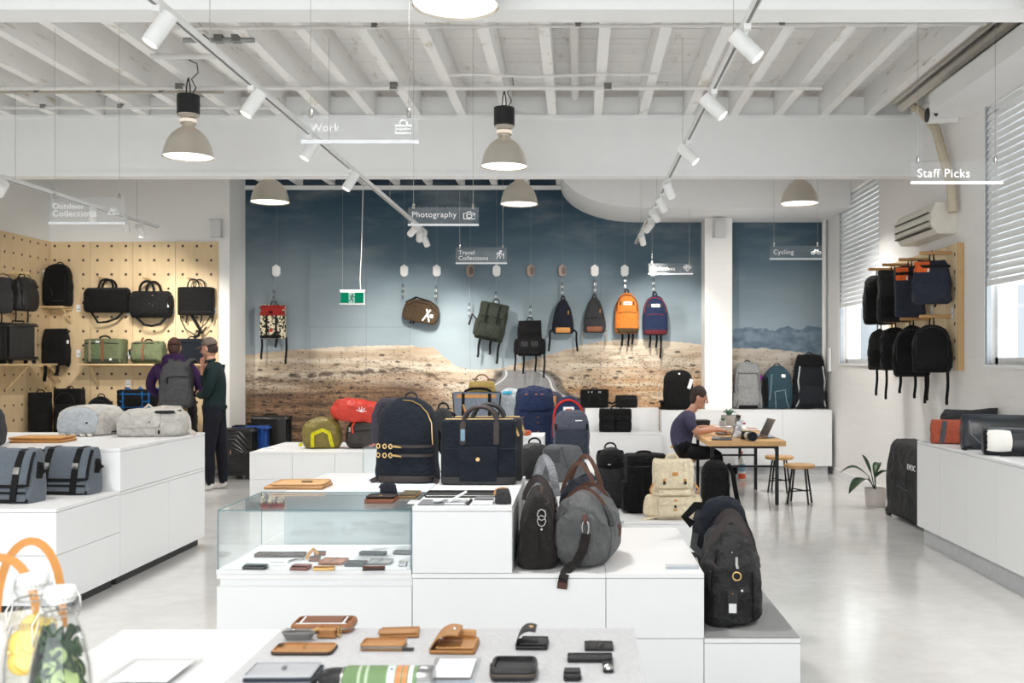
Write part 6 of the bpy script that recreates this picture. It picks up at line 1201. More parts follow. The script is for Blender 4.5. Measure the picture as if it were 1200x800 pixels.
soft('handbag', 'small mustard handbag with a brown handle behind the grey tote', 'bag', (-1.12, 11.75, .901), .32, .46, .12, fab('mustard_canvas', (156, 134, 76)), 'duffel', 0, 4, CG, False, False, .006, None, lambda t, B, W, H, D: (grip(t, 'handle', BROWN, -W * .25, W * .25, H * .96, .1, 0, .008), seam(t, B, 'zip', BROWN, [(-W * .4, H * .85), (W * .4, H * .85)], .005)))
soft('backpack', 'pale grey and turquoise pack beside the grey tote', 'backpack', (-.78, 11.68, .901), .26, .38, .2, fab('pale_silver', (184, 190, 196)), 'pack', 0, 4, CG, False, False, .012, None, lambda t, B, W, H, D: (panel(t, B, 'turquoise_trim', fab('turquoise', (60, 160, 186)), -W * .4, W * .1, H * .82, H * .92, .01), obj('tan_tab', M().strap([(W * .42, 0, H * .75), (W * .5, 0, H * .98)], .04, .008), BROWN, t)))
def satchel(t, B, W, H, D):
    panel(t, B, 'flap', fab('dark_choc', (58, 46, 38)), -W * .48, W * .48, H * .35, H * .97, .012, .2, .1); panel(t, B, 'tan_base', TAN, -W * .47, W * .47, .004, H * .28, .01, .1, .05)
    for x in (-.2, .2): seam(t, B, 'strap', TAN, [(x * W, H * .6), (x * W, H * .1)], flat=.024, off=.018)
    seam(t, B, 'piping', TAN, [(-W * .46, H * .62), (-W * .25, H * .4), (0, H * .36), (W * .25, H * .4), (W * .46, H * .62)], .008, .014)
soft('satchel', 'chocolate satchel with tan piping and base behind the glass cases', 'bag', (P(512, 0, 88).x, F / 88, 0.751 + .0), .34, .38, .14, fab('dark_choc', (58, 46, 38)), 'mess', 0, 6, CG, False, False, .003, None, satchel) if False else None
t = soft('satchel', 'chocolate satchel with tan piping and base on the far plinth', 'bag', (-1.72, 10.75, ZC), .3, .37, .14, fab('dark_choc', (58, 46, 38)), 'mess', 0, 6, CG, False, False, .003, None, satchel)
soft('backpack', 'black mesh sided bag on the near side of the far glass case', 'bag', (-1.66, 10.35, ZC), .3, .28, .18, CHAR, 'pack', 0, 4, CG, False, False, .006, None, lambda t, B, W, H, D: (panel(t, B, 'mesh_panel', DKGREY, -W * .3, W * .3, H * .2, H * .7, .01), shoulder(t, B, BLACKSTRAP, W * .4)))
# rust pouch, tall packs
t = thing('pouch', 'rust orange zip pouch on the small white block', 'pouch', (-.53, F / 126 + .12, .901), .15, CG); B = Body(.2, .05, .12, 'lump', 3, rough=.006); body(t, B, mat('rust_nylon', (172, 78, 40), .5, 0, .15, 20, .6, 20)); seam(t, B, 'zip', BLACKFAB, [(-.08, .035), (.08, .035)], .003)
TG = 'tall packs on the long plinth'
BLN = fab('royal_navy', (34, 45, 76)); 
def bigpack(t, B, W, H, D):
    panel(t, B, 'hood', BLN, -W * .46, W * .46, H * .62, H * .97, .03, .5, .5); panel(t, B, 'front_panel', NAVY2, -W * .44, W * .42, H * .14, H * .6, .02, .3, .2)
    for x in (-.26, .1):
        for zz in (.52, .44, .3, .24): panel(t, B, 'leather_tab', BROWN, x * W - .014, x * W + .014, H * zz - .008, H * zz + .008, .026, n=3)
    for x in (-.18, .06, .2): panel(t, B, 'leather_tab', BROWN, x * W - .024, x * W + .02, H * .85, H * .88, .036, n=3)
    panel(t, B, 'side_pocket', NAVY2, W * .3, W * .49, H * .1, H * .5, .03); obj('lower_base', Body(W * .9, H * .16, D, 'box', 5).mesh(), BLACKFAB, t)
soft('backpack', 'big royal navy hooded trekking pack with leather tabs on the long plinth', 'backpack', (-.475, 11.15, ZC), .46, .73, .3, BLN, 'round', 0, 3.6, TG, False, False, .012, None, bigpack)
soft('backpack', 'purple grey pack with a tan tab tucked behind the big navy pack', 'backpack', (-.29, 11.55, ZC), .3, .66, .22, PURP, 'pack', 0, 4, TG, False, False, .012, None, lambda t, B, W, H, D: seam(t, B, 'tan_tab', TAN, [(W * .1, H * .9), (W * .1, H * .72)], flat=.04, off=.01))
def redpack(t, B, W, H, D): seam(t, B, 'red_trim', fab('bright_red', (200, 52, 44)), arch(W * .42, H * .3, H * .94, H * .66), .014, .004); panel(t, B, 'label', PAPER, -.055, .06, H * .72, H * .82, .012, .1, 0, n=4); panel(t, B, 'label_mark', fab('label_red', (190, 90, 70)), -.03, .04, H * .75, H * .79, .0135, .1, 0, n=3)
soft('backpack', 'navy backpack with bright red piping behind the slate slim pack', 'backpack', (-.09, 10.75, ZC), .37, .62, .22, BLN, 'round', 0, 3.4, TG, True, False, .008, None, redpack)
SLT = fab('slate_fabric', (82, 86, 98)); SLD = fab('slate_dark', (52, 58, 70))
def slim(t, B, W, H, D):
    panel(t, B, 'lower_panel', SLD, -W * .44, W * .44, H * .03, H * .62, .014, .2, .1); panel(t, B, 'white_mark', WPRINT, W * .1, W * .3, H * .78, H * .8, .008, n=3)
    for sx in (-1, 1): panel(t, B, 'side_clip', BLACKFAB, sx * W * .43 - .012, sx * W * .43 + .012, H * .6, H * .72, .02, n=3)
soft('backpack', 'slim slate backpack with darker lower half before the red-piped one', 'backpack', (-.055, 10.2, ZC), .37, .5, .18, SLT, 'pack', 0, 4.5, TG, False, False, .006, None, slim)
soft('backpack', 'black bag half hidden behind the navy briefcase on the long plinth', 'bag', (-.36, 8.5, ZC), .34, .3, .22, mat('black_ripstop', (34, 34, 35), .5), 'round', .1, 3.5, TG, False, True, .01)
q = G(659, 566, .6); s = F / q.y; W, H = 57 / s, 43 / s
def sling(t, B, W, H, D):
    panel(t, B, 'corner_flap', DKGREY, -W * .42, -W * .05, H * .55, H * .9, .016, .2, .15); seam(t, B, 'fold', DKGREY, [(-.02 * W, H * .95), (W * .12, H * .4), (W * .15, .03)], .005, .004); panel(t, B, 'white_mark', WPRINT, W * .03, W * .1, H * .08, H * .1, .006, n=3); obj('strap', M().strap([(W * .45, 0, H * .5), (W * .56, -.03, H * .2), (W * .7, -.05, .01)], .03, .006), BLACKSTRAP, t)
soft('sling_bag', 'mid grey wedge shaped sling bag at the front of the long plinth', 'bag', (q.x, q.y + .13, ZC), W, H, .24, fab('mid_grey', (98, 100, 103)), [(0, .93, .9), (.04, .99, .98), (.2, 1, 1), (.5, .95, .94), (.8, .82, .72), (.94, .72, .5), (1, .6, .25)], 0, 4, TG, False, False, .008, None, sling)
soft('backpack', 'white bag with a dark strap behind the slim slate pack', 'bag', (.06, 10.5, ZC), .12, .34, .1, mat('white_nylon', (220, 222, 224), .5), 'box', 0, 4, TG, False, False, .006, None, lambda t, B, W, H, D: dangle(t, BLACKSTRAP, W * .4, H * .6, .2, .015, -.08))
# ------------------------------------------------------------------ back wall cabinets
BW = 'bags on the wall cabinets'; ZW = .911
def onwall(name, label, px0, px1, py0, z, y, D, m, prof, p, extra, rough=.006, rot=0, handle=False):
    s = F / y; return soft(name, label, 'backpack' if name in ('backpack', 'trekking_pack') else 'bag', (((px0 + px1) / 2 - VPX) / s, y, z), (px1 - px0) / s, EYE + (VPY - py0) / s - z, D, m, prof, rot, p, BW, handle, False, rough, None, extra)
onwall('briefcase', 'black briefcase with pale zip pulls on the upper box', 680, 713, 456, .919, 14.56, .14, BLACKFAB, 'box', 6, lambda t, B, W, H, D: [panel(t, B, 'zip_pull', METAL, x * W - .012, x * W + .006, H * .8, H * .9, .01, n=3) for x in (-.2, -.08, .16, .22)] and [seam(t, B, 'zip', CHAR, arch(W * .2, H * .3, H * .75, H * .5), .004, .004), grip(t, 'handle', BLACKSTRAP, -.05, .05, H * .97, .03)])
onwall('sling_bag', 'small black bag with a side strap on the upper box', 721, 747, 463, .919, 14.56, .14, BLACKFAB2, 'duffel', 4, lambda t, B, W, H, D: (seam(t, B, 'zip', CHAR, [(-W * .4, H * .75), (W * .4, H * .75)], .004), obj('strap', M().strap([(-W * .45, 0, H * .5), (-W * .65, 0, H * .3), (-W * .8, 0, H * .45)], .03, .006), BLACKSTRAP, t)))
onwall('briefcase', 'black twin-pocket briefcase with carry handle on the low wall cabinet', 702, 740, 479, .601, 14.1, .16, BLACKFAB2, 'box', 6, lambda t, B, W, H, D: [panel(t, B, 'front_pocket', BLACKFAB2, sx * W * .25 - W * .22, sx * W * .25 + W * .22, H * .05, H * .55, .03, .3, .1) for sx in (-1, 1)] and [panel(t, B, 'pocket_flap', BLACKFAB, sx * W * .25 - W * .23, sx * W * .25 + W * .23, H * .45, H * .72, .04, .3, .1) for sx in (-1, 1)] and [panel(t, B, 'press_stud', METAL, x * W - .006, x * W + .006, H * .58, H * .62, .048, n=3) for x in (-.35, -.1, .1, .35)] and [grip(t, 'handle', BLACKSTRAP, -.06, .08, H * .97, .06, 0, .012)])
onwall('backpack', 'black backpack with white logo patch on the cabinet behind the man', 777, 812, 433, ZW, 14.15, .2, BLACKFAB, 'pack', 4, lambda t, B, W, H, D: (panel(t, B, 'white_mark', WPRINT, -.0, .025, H * .88, H * .92, .012, n=3), card(t, PAPER, W * .38, -.12, H * .65, .05, .14, rot=(0, .3, 0)), panel(t, B, 'front_pocket', BLACKFAB, -W * .4, W * .4, H * .08, H * .6, .02), obj('hip_belt', M().rbox(-W * .5, -.03, .07, .14, .1, .13, .03), BLACKFAB, t)))
GRP = fab('stone_grey_nylon', (150, 150, 148))
def trek(col, lidc, cord):
    def f(t, B, W, H, D):
        panel(t, B, 'lid', lidc, -W * .42, W * .42, H * .76, H * .98, .04, .4, .4); panel(t, B, 'front_pocket', col, -W * .4, W * .4, H * .08, H * .42, .03, .3, .3)
        for sx in (-1, 1): seam(t, B, 'side_strap', cord, [(sx * W * .34, H * .85), (sx * W * .42, H * .5), (sx * W * .36, H * .2), (sx * W * .46, H * .04)], flat=.018, off=.012); obj('side_pocket', Body(.07, H * .35, .16, 'lump', 4).mesh(), col, t, loc=(sx * W * .47, 0, .01)); shoulder(t, B, BLACKSTRAP, sx * .1, bulge=.03)
        grip(t, 'handle', BLACKSTRAP, -.04, .04, H * .97, .04)
    return f
onwall('trekking_pack', 'stone grey trekking pack with a rounded lid next to the pillar', 860, 891, 424, ZW, 14.45, .26, GRP, 'pack', 3.6, lambda t, B, W, H, D: (trek(GRP, GRP, fab('grey_cord', (110, 112, 116)))(t, B, W, H, D), panel(t, B, 'dark_base', BLACKFAB, -W * .36, W * .36, .005, H * .08, .03), obj('purple_tab', M().box(W * .5, W * .56, -.03, .02, H * .62, H * .72), fab('purple_tab', (150, 60, 150)), t)))
TLP = fab('slate_teal_nylon', (52, 74, 84))
onwall('trekking_pack', 'slate teal trekking pack with cord frame and white badge', 893, 928, 428, ZW, 14.45, .26, TLP, 'round', 3.6, lambda t, B, W, H, D: (panel(t, B, 'badge', WPRINT, W * .1, W * .24, H * .72, H * .8, .012, n=4, rnd=.6), panel(t, B, 'lower_pocket', TLP, -W * .2, W * .36, H * .2, H * .48, .03), seam(t, B, 'cord', fab('pale_teal_cord', (130, 158, 164)), [(-W * .1, H * .02), (-W * .14, H * .4), (W * .2, H * .44), (W * .24, H * .2), (W * .34, H * .02)], .006, .03), seam(t, B, 'side_strap', fab('teal_strap', (100, 126, 134)), [(-W * .22, H * .8), (-W * .3, H * .2)], flat=.024, off=.01), panel(t, B, 'dark_side', BLACKFAB, -W * .49, -W * .34, H * .04, H * .75, .008), grip(t, 'handle', BLACKSTRAP, -.05, .05, H * .96, .05)))
onwall('trekking_pack', 'tall black trekking pack with white straps in the corner', 930, 967, 414, ZW, 14.45, .28, fab('black_blue_nylon', (34, 38, 42)), 'pack', 3.8, trek(fab('black_blue_nylon2', (40, 45, 50)), BLACKFAB, fab('white_webbing', (190, 192, 190))))
flat('price_card', 'white price card before the tall black trekking pack', 'card', 952, 963, 477.0, 479.2, ZW, .004, PAPER, group=BW, parts=lambda t, w, d, h: obj('print', M().box(-w * .3, w * .3, -.01, .01, h, h + .0006), GREYM, t, smooth=0))
# ------------------------------------------------------------------ right wall bag rack
PX = 3.605
rk = thing('bag_rack', 'pale pine slotted board on the right wall with bags on rods', 'rack', (XR - 0.001, 0, 1.51))
for i in range(7): obj('plank', M().rbox(-.028, 9.42 + .15 + .3 * i, .605, .05, .297, 1.21, .004), mat('pale_pine', (226, 204, 166), .55, 0, .08, 4, aniso=(8, 8, .8)), rk)
for i in range(7): obj('slot', M().box(-.056, -.0535, 9.49, 9.51, .1 + .165 * i, .135 + .165 * i), mat('slot_brown', (80, 58, 40), .8), rk, smooth=0)
obj('edge_strip', M().box(-.056, -.003, 9.405, 9.418, 0, 1.21), mat('pine_edge', (196, 160, 112), .6), rk, smooth=0)
ROD = mat('oak_rod', (186, 142, 92), .5, 0, .1, 6)
def rack_bag(px_wall, row, lab, rlab, W, H, D, m, prof, extra, drop=.02, rot=.0):
    s = (px_wall - VPX) / PX; y = F / s; z = 2.64 if row == 0 else 2.03
    r_ = thing('rack_rod', rlab, 'rod', (PX - .002, y, z), 0, 'rods of the bag rack'); obj('rod', M().tube([(0, 0, 0), (-.3, 0, 0)], .017, 10), ROD, r_); obj('end_cap', M().tube([(-.3, 0, 0), (-.304, 0, 0)], .015, 10), mat('dowel_end', (196, 160, 110), .6), r_)
    t = thing('backpack', lab, 'backpack', (PX - .19, y, z - .05 - H - drop), -PI / 2 + 1.25 + rot, 'bags on the right wall rack'); B = Body(W, H, D, prof, 3.8, rough=.012, rs=9); body(t, B, m); grip(t, 'hanging_loop', BLACKSTRAP, -.02, .02, H * .96, .085 + drop, 0, .007); extra(t, B, W, H, D); return t
def ex_black(dl):
    def f(t, B, W, H, D):
        panel(t, B, 'front_pocket', BLACKFAB2, -W * .38, W * .38, H * .08, H * .5, .025); seam(t, B, 'zip', CHAR, arch(W * .4, H * .3, H * .93, H * .66), .005, .004)
        for x, l in dl: dangle(t, BLACKSTRAP, x * W, .03, l, .028, .03)
    return f
ORF = fab('safety_orange', (226, 104, 50)); NV3 = fab('ink_navy', (44, 48, 60))
def ex_or(t, B, W, H, D):
    panel(t, B, 'orange_panel', ORF, -W * .46, -W * .05, H * .72, H * .97, .014, .2, .1); seam(t, B, 'black_band', BLACKSTRAP, [(-W * .46, H * .85), (W * .46, H * .85)], flat=.03, off=.018); panel(t, B, 'white_label', PAPER, -W * .12, -W * .07, H * .72, H * .8, .02, n=3)
    for x in (-.2, .1): dangle(t, BLACKSTRAP, x * W, .03, .06, .02)
def ex_flap(t, B, W, H, D): ex_black(())(t, B, W, H, D); panel(t, B, 'flap', BLACKFAB2, -W * .4, W * .3, H * .6, H * .96, .02); seam(t, B, 'strap', BLACKSTRAP, [(-.02, H * .9), (-.02, H * .3)], flat=.03, off=.026)
for a in ((1049, 0, 'black flap backpack on the upper rod next to the far window', 'upper rod holding the black flap backpack', .34, .56, .2, BLACKFAB2, 'pack', ex_flap), (1067, 0, 'charcoal textured backpack on the upper rod beside the black flap one', 'upper rod holding the charcoal backpack', .32, .55, .2, fab('charcoal_tex', (46, 46, 47), bump=.8, bs=50), 'box', ex_black(())),
          (1088, 0, 'ink navy bag with orange top panel, longer, on the upper rod', 'upper rod holding the longer orange topped bag', .3, .52, .16, NV3, 'box', ex_or), (1115, 0, 'ink navy drawstring bag with orange panel, shorter, at the rack end', 'upper rod holding the shorter orange panel bag', .36, .42, .18, NV3, 'pouch', ex_or),
          (1050, 1, 'olive black backpack on the lower rod next to the far window', 'lower rod holding the olive black backpack', .26, .46, .16, fab('olive_black', (44, 46, 42)), 'round', ex_black(((-.1, .32), (.3, .36)))), (1068, 1, 'black flap rucksack with straps on the lower rod', 'lower rod holding the black flap rucksack', .28, .46, .17, BLACKFAB2, 'pack', ex_flap),
          (1090, 1, 'large black rounded backpack on the lower rod', 'lower rod holding the large black rounded backpack', .36, .52, .2, BLACKFAB, 'round', ex_black(((-.3, .2), (.1, .25), (.38, .3)))), (1115, 1, 'plain black domed backpack with white dot at the lower rack end', 'lower rod holding the plain black domed backpack', .36, .47, .2, BLACKFAB, 'round', lambda t, B, W, H, D: (ex_black(((-.1, .3), (.4, .34)))(t, B, W, H, D), panel(t, B, 'white_dot', WPRINT, W * .24, W * .28, H * .16, H * .2, .012, n=3)))):
    rack_bag(*a)
for k_, (yy, zz, lab) in enumerate(((9.55, 2.06, 'small white price tag at the rack edge between the rods'), (9.55, 1.55, 'small white price tag low at the rack edge'), (10.1, 2.1, 'small white price tag on the pine planks under the orange bags'))):
    tt = thing('price_tag', lab, 'price tag', (PX - .004, yy, zz), 0, 'price tags on the rack'); obj('card', M().box(-.003, 0, -.025, .025, -.05, .06), PAPER, tt, smooth=0); obj('print', M().box(-.0036, -.0031, -.018, .018, -.01, .0), GREYM, tt, smooth=0)
# ------------------------------------------------------------------ right cabinet goods (z .9)
RC = 'bags on the right cabinet'; ZR = .901
RUST = fab('rust_orange_canvas', (172, 84, 62))
q = G(1118, 520, .9); t = thing('messenger_bag', 'rust orange messenger bag with a grey strap on the right cabinet', 'messenger bag', (3.2, 8.48, ZR), -.3, RC); W, H = .36, .2; B = Body(W, H, .2, 'mess', 5, rough=.008, lean=.15); body(t, B, RUST); panel(t, B, 'flap', RUST, -W * .47, W * .47, H * .35, H * .97, .014, .2, .1); panel(t, B, 'front_pocket', RUST, -W * .44, W * .44, H * .05, H * .4, .02); seam(t, B, 'strap', DKGREY, [(-W * .18, H * .95), (-W * .26, H * .05)], flat=.04, off=.024); panel(t, B, 'label', GREYM, W * .12, W * .24, H * .6, H * .7, .018, n=3)
t = thing('messenger_bag', 'charcoal slouched bag lying behind the rust orange one', 'messenger bag', (3.42, 8.66, ZR), -.12, RC); B = Body(.46, .27, .18, 'mess', 4, rough=.02, rs=8); body(t, B, CHAR); panel(t, B, 'flap', CHAR, -.2, .2, .1, .25, .012); obj('side_buckle', M().rbox(-.23, -.05, .1, .05, .04, .1, .01), BLACKFAB, t)
t = thing('messenger_bag', 'large glossy navy black messenger bag with curved piping on the right cabinet', 'messenger bag', (3.36, 7.92, ZR), -.2, RC); W, H = .58, .27; B = Body(W, H, .2, 'mess', 6, rough=.006, lean=.1); body(t, B, mat('navy_gloss_tarp', (34, 42, 52), .3, 0, .12, 8, .4, 10, .5)); panel(t, B, 'flap', mat('black_gloss_tarp', (30, 34, 38), .32, 0, .12, 8, .4, 10, .5), -W * .42, W * .46, H * .1, H * .97, .014, .2, .25)
seam(t, B, 'piping', GREYM, [(-W * .4, H * .85), (-W * .39, H * .45), (-W * .28, H * .2), (W * .1, H * .14)], .004, .016); text_obj('lettering', 'TIMBUK2', .07, mat('grey_letter', (150, 152, 154), .5), t, tuple(B.front(-W * .22, H * .42, .018)), rot=(PI / 2, 0, 0)) if False else panel(t, B, 'small_label', GREYM, -W * .24, -W * .1, H * .34, H * .39, .018, n=3); obj('strap_end', M().strap([(-W * .4, -.12, .03), (-W * .52, -.16, .006)], .04, .006, (0, -.3, 1)), BLACKSTRAP, t)
t = thing('duffel_bag', 'white ended black roll bag before the glossy messenger', 'bag', (3.24, 7.42, ZR), -.25, RC); B = Body(.42, .2, .2, 'duffel', 4, rough=.006); body(t, B, mat('black_gloss_tarp', (30, 34, 38), .32)); panel(t, B, 'white_panel', mat('white_tarp', (226, 224, 218), .45), -W * .33, -W * .02, .03, .19, .012, .2, .35); obj('black_collar', M().strap([B.front(-.19, z_ * .2, .01) for z_ in (.1, .3, .5, .7, .9)], .03, .012), BLACKFAB, t); obj('strap', M().strap([(-.1, -.12, .01), (.0, -.13, .012), (.1, -.12, .01)], .03, .006, (0, -.3, 1)), BLACKSTRAP, t)
# ------------------------------------------------------------------ bike bag and plant by the right wall
t = thing('bike_bag', 'big black wheeled bike travel bag standing against the right wall', 'bag', (3.4, 9.77, 0.0), -PI / 2 + .04); W, H, D = 1.3, .8, .36
B = Body(W, H - .06, D, [(0, .97, .9), (.03, 1, .98), (.5, 1, 1), (.75, .97, .92), (.9, .93, .8), (.97, .88, .66), (1, .8, .5)], 5, rough=.02, rs=5); o = body(t, B, mat('black_cordura', (36, 36, 37), .7, 0, .14, 16, .8, 12)); o.location = (0, 0, .055)
ov = M(); ov.tube([B.front(-.42 + .13 * math.cos(a * PI / 10), .36 + .26 * math.sin(a * PI / 10), .012) for a in range(20)], .005, 5, closed=True)
oo = obj('oval_piping', ov, DKGREY, t); oo.location = (0, 0, .055)
for pts in ([(-.25, .68), (-.05, .45), (.1, .1)], [(-.2, .3), (.1, .28)], [(.1, .7), (-.1, .2)], [(.5, .6), (.2, .05)]): s_ = seam(t, B, 'piping', DKGREY, pts, .005, .012); s_.location = (0, 0, .055)
lt = text_obj('lettering', 'EVOC', .2, WPRINT, t, tuple(B.front(.12, .55, .02) + Vector((0, -.02, .055)))); 
obj('base_rail', M().rbox(0, 0, .05, W * .98, D * .9, .03, .01), DMETAL, t)
for x in (-.6, .55):
    for yy in (-.13, .13): obj('wheel', M().tube([(x, yy - .02, .045), (x, yy + .02, .045)], .045, 16), DMETAL, t)
t = thing('potted_plant', 'broad leaved plant in a small white pot beside the bike bag', 'plant', (3.3, 11.0, 0))
obj('pot', M().lathe([(.001, 0), (.1, 0), (.11, .02), (.12, .2), (.112, .2), (.105, .17), (.001, .17)], 24), mat('pot_blush', (226, 218, 212), .5), t); LEAF = mat('leaf_green', (34, 66, 34), .4, 0, .2, 10)
def leaf(t, base, tip, w, sag, m=LEAF):
    base, tip = Vector(base), Vector(tip); d = tip - base; side = d.cross(Vector((0, 0, 1))).normalized(); n = 8; L_, R_, C_ = [], [], []
    for i in range(n + 1):
        f = i / n; c = base.lerp(tip, f) + Vector((0, 0, sag * math.sin(PI * f) )); ww = w * math.sin(PI * min(1, f * .96 + .03)) ** .8 * (1 - .25 * f); L_.append(c - side * ww + Vector((0, 0, .02 * ww / w))); R_.append(c + side * ww + Vector((0, 0, .02 * ww / w))); C_.append(c)
    vs = L_ + C_ + R_; k = n + 1; fs = []
    for i in range(n): fs += [(i, i + 1, k + i + 1, k + i), (k + i, k + i + 1, 2 * k + i + 1, 2 * k + i)]
    o = obj('leaf', M().add(vs, fs), m, t, smooth=80); md = o.modifiers.new('thick', 'SOLIDIFY'); md.thickness = .003; return o
for a, b_, w_, sg in (((-.1, -.06, .3), (-.34, -.16, .16), .1, .06), ((-.08, .0, .33), (-.38, .06, .36), .085, .08), ((-.02, -.05, .32), (.1, -.3, .4), .05, .04), ((.0, .04, .33), (.12, .25, .45), .05, .05), ((-.04, .02, .35), (-.12, .1, .56), .04, .02)):
    obj('stem', M().tube([(0, 0, .16), (a[0] * .6, a[1] * .6, .26), a], .006, 6), LEAF, t); leaf(t, a, b_, w_, sg)
obj('soil', M().lathe([(.001, .172), (.104, .172), (.001, .176)], 20), mat('potting_soil', (60, 46, 36), .9), t)
# ------------------------------------------------------------------ things on the work table (z .7225)
WT = 'things on the work table'; ZK = .7235
def laptop(label, x, y, rot, ang, m, scr):
    t = thing('laptop', label, 'laptop', (x, y, ZK), rot, WT); obj('base', M().rbox(0, 0, .008, .32, .22, .015, .004, .012), m, t); obj('keyboard', M().box(-.14, .14, -.02, .09, .0157, .0165), DMETAL, t, smooth=0); obj('trackpad', M().box(-.05, .05, -.1, -.035, .0157, .0163), mat('trackpad', (150, 152, 156), .4), t, smooth=0)
    mx = Matrix.Translation((0, .108, .016)) @ Matrix.Rotation(ang, 4, 'X'); obj('lid', M().rbox(0, 0, .11, .32, .008, .22, .003).xf(mx), m, t); obj('screen', M().box(-.15, .15, -.0056, -.0046, .012, .21).xf(mx), scr, t, smooth=0)
SCRN = mat('laptop_screen', (60, 62, 66), .15); LAPG = mat('space_grey', (108, 108, 112), .35, .7); LAPB = mat('rose_aluminium', (168, 138, 116), .35, .6)
laptop('open laptop the man is typing on', 1.80, 12.02, -PI / 2, -.22, LAPB, SCRN); laptop('grey laptop with its lid up beside the camera lens', 1.63, 11.2, -PI / 2 - .15, -.3, LAPG, SCRN); laptop('open rose metal laptop facing the lens', 2.04, 11.45, -PI / 2 + .1, -.45, LAPB, SCRN)
t = thing('camera', 'dark camera with a white telephoto lens on the work table', 'camera', (1.9, 11.06, ZK), .2, WT); obj('body', M().rbox(0, .06, .05, .12, .06, .09, .012), DMETAL, t); obj('lens_barrel', M().tube([(0, .03, .05), (0, -.05, .05), (0, -.14, .05)], [.038, .045, .05], 18), mat('lens_white', (226, 222, 212), .4), t); obj('lens_hood', M().tube([(0, -.1, .05), (0, -.15, .05)], .053, 18), DMETAL, t); obj('front_glass', M().tube([(0, -.1505, .05), (0, -.152, .05)], .044, 18), mat('lens_glass', (26, 30, 36), .08), t)
t = thing('wrapping', 'crumpled clear wrapping beside the lens on the work table', 'wrapping', (1.86, 11.5, ZK), 0, WT); B = Body(.12, .16, .1, 'lump', 2.4, rough=.03, rs=18); body(t, B, mat('crumpled_film', (220, 224, 232), .25, 0, .1, 20, .8, 20)); obj('loose_end', M().strap([(0, 0, .14), (.03, -.02, .18), (.06, -.02, .17)], .05, .004).rough(.01, 20), mat('crumpled_film', (220, 224, 232), .25), t)
flat('magazine', 'blue covered magazine near the free end of the work table', 'magazine', 886, 908, 508, 513, .7225, .008, mat('magazine_blue', (150, 170, 192), .35, 0, .25, 14), 0, WT, parts=lambda t, w, d, h: obj('title_block', M().box(-w * .3, w * .2, -d * .1, d * .2, h, h + .0006), PAPER, t, smooth=0))
flat('magazine', 'white magazine behind the rose laptop', 'magazine', 874, 896, 500, 504, .7225, .01, PAPER, 0, WT, parts=lambda t, w, d, h: obj('cover_picture', M().box(-w * .3, w * .3, -d * .2, d * .2, h, h + .0006), mat('magazine_red', (176, 90, 84), .4), t, smooth=0))
t = thing('book', 'red book lying on a pale box at the far table end', 'book', (2.1, 13.2, ZK), .1, WT); obj('pages', M().rbox(0, 0, .02, .26, .18, .04, .003), PAPER, t); obj('cover', M().rbox(0, 0, .052, .24, .18, .022, .003), mat('book_red', (160, 62, 56), .5), t)
for k_ in range(5):
    t = thing('magazine', ('black magazine at the bottom of the stack by the small succulent', 'second black magazine in the stack by the small succulent', 'middle black magazine in the stack by the small succulent', 'black magazine under the top one in the stack by the small succulent', 'topmost black magazine in the stack by the small succulent')[k_], 'magazine', (1.62, 12.95, ZK + .023 * k_), .04 * (k_ - 2), 'stack of black magazines'); obj('pages', M().rbox(0, 0, .011, .19, .25, .018, .002), mat('black_paper', (34, 34, 36), .6), t); obj('spine', M().box(-.096, -.0952, -.124, .124, .003, .019), CHAR, t, smooth=0)
CONC = mat('concrete_pot', (160, 158, 154), .8, 0, .1, 30); SUCC = mat('succulent_green', (86, 116, 100), .5, 0, .15, 20)
def succulent(label, x, y, z, r, h, grp=WT):
    t = thing('succulent_pot', label, 'plant', (x, y, z), 0, grp); obj('pot', M().lathe([(.001, 0), (r * .9, 0), (r, h * .1), (r, h), (r * .88, h), (r * .85, h * .85), (.001, h * .85)], 24), CONC, t)
    for i in range(14): a = i * 2.4; rr = r * (.35 + .05 * i); obj('leaf', M().tube([(0, 0, h * .86), (rr * .5 * math.cos(a), rr * .5 * math.sin(a), h + r * .5), (rr * math.cos(a), rr * math.sin(a), h + r * (.9 - .045 * i))], [r * .08, r * .14, r * .02], 6), SUCC, t)
succulent('big succulent in a grey concrete pot on the work table', 1.99, 13.05, ZK, .1, .17); 
t = thing('box', 'flat pale box carrying the small succulent', 'box', (1.86, 12.7, ZK), 0, WT); obj('tray', M().rbox(0, 0, .02, .22, .16, .038, .004), mat('pale_box', (190, 192, 194), .5), t); obj('lid', M().rbox(0, 0, .044, .224, .164, .008, .003), PAPER, t)
succulent('small succulent in a grey pot on a pale box', 1.86, 12.7, ZK + .0485, .045, .07)
t = thing('spray_bottle', 'orange and white bottle on the floor behind the work table', 'bottle', (2.22, 13.4, 0)); obj('body', M().lathe([(.001, 0), (.045, 0), (.048, .01), (.048, .26), (.03, .3), (.014, .32), (.014, .34), (.001, .34)], 20), mat('bottle_white', (226, 228, 228), .4), t); obj('orange_band', M().lathe([(.0488, .02), (.0488, .09)], 20), mat('orange_band', (226, 96, 56), .4), t); obj('blue_band', M().lathe([(.0488, .12), (.0488, .22)], 20), mat('blue_band', (120, 160, 186), .4), t); obj('trigger', M().rbox(.0, 0, .36, .03, .07, .05, .008), mat('trigger_red', (200, 60, 50), .4), t)
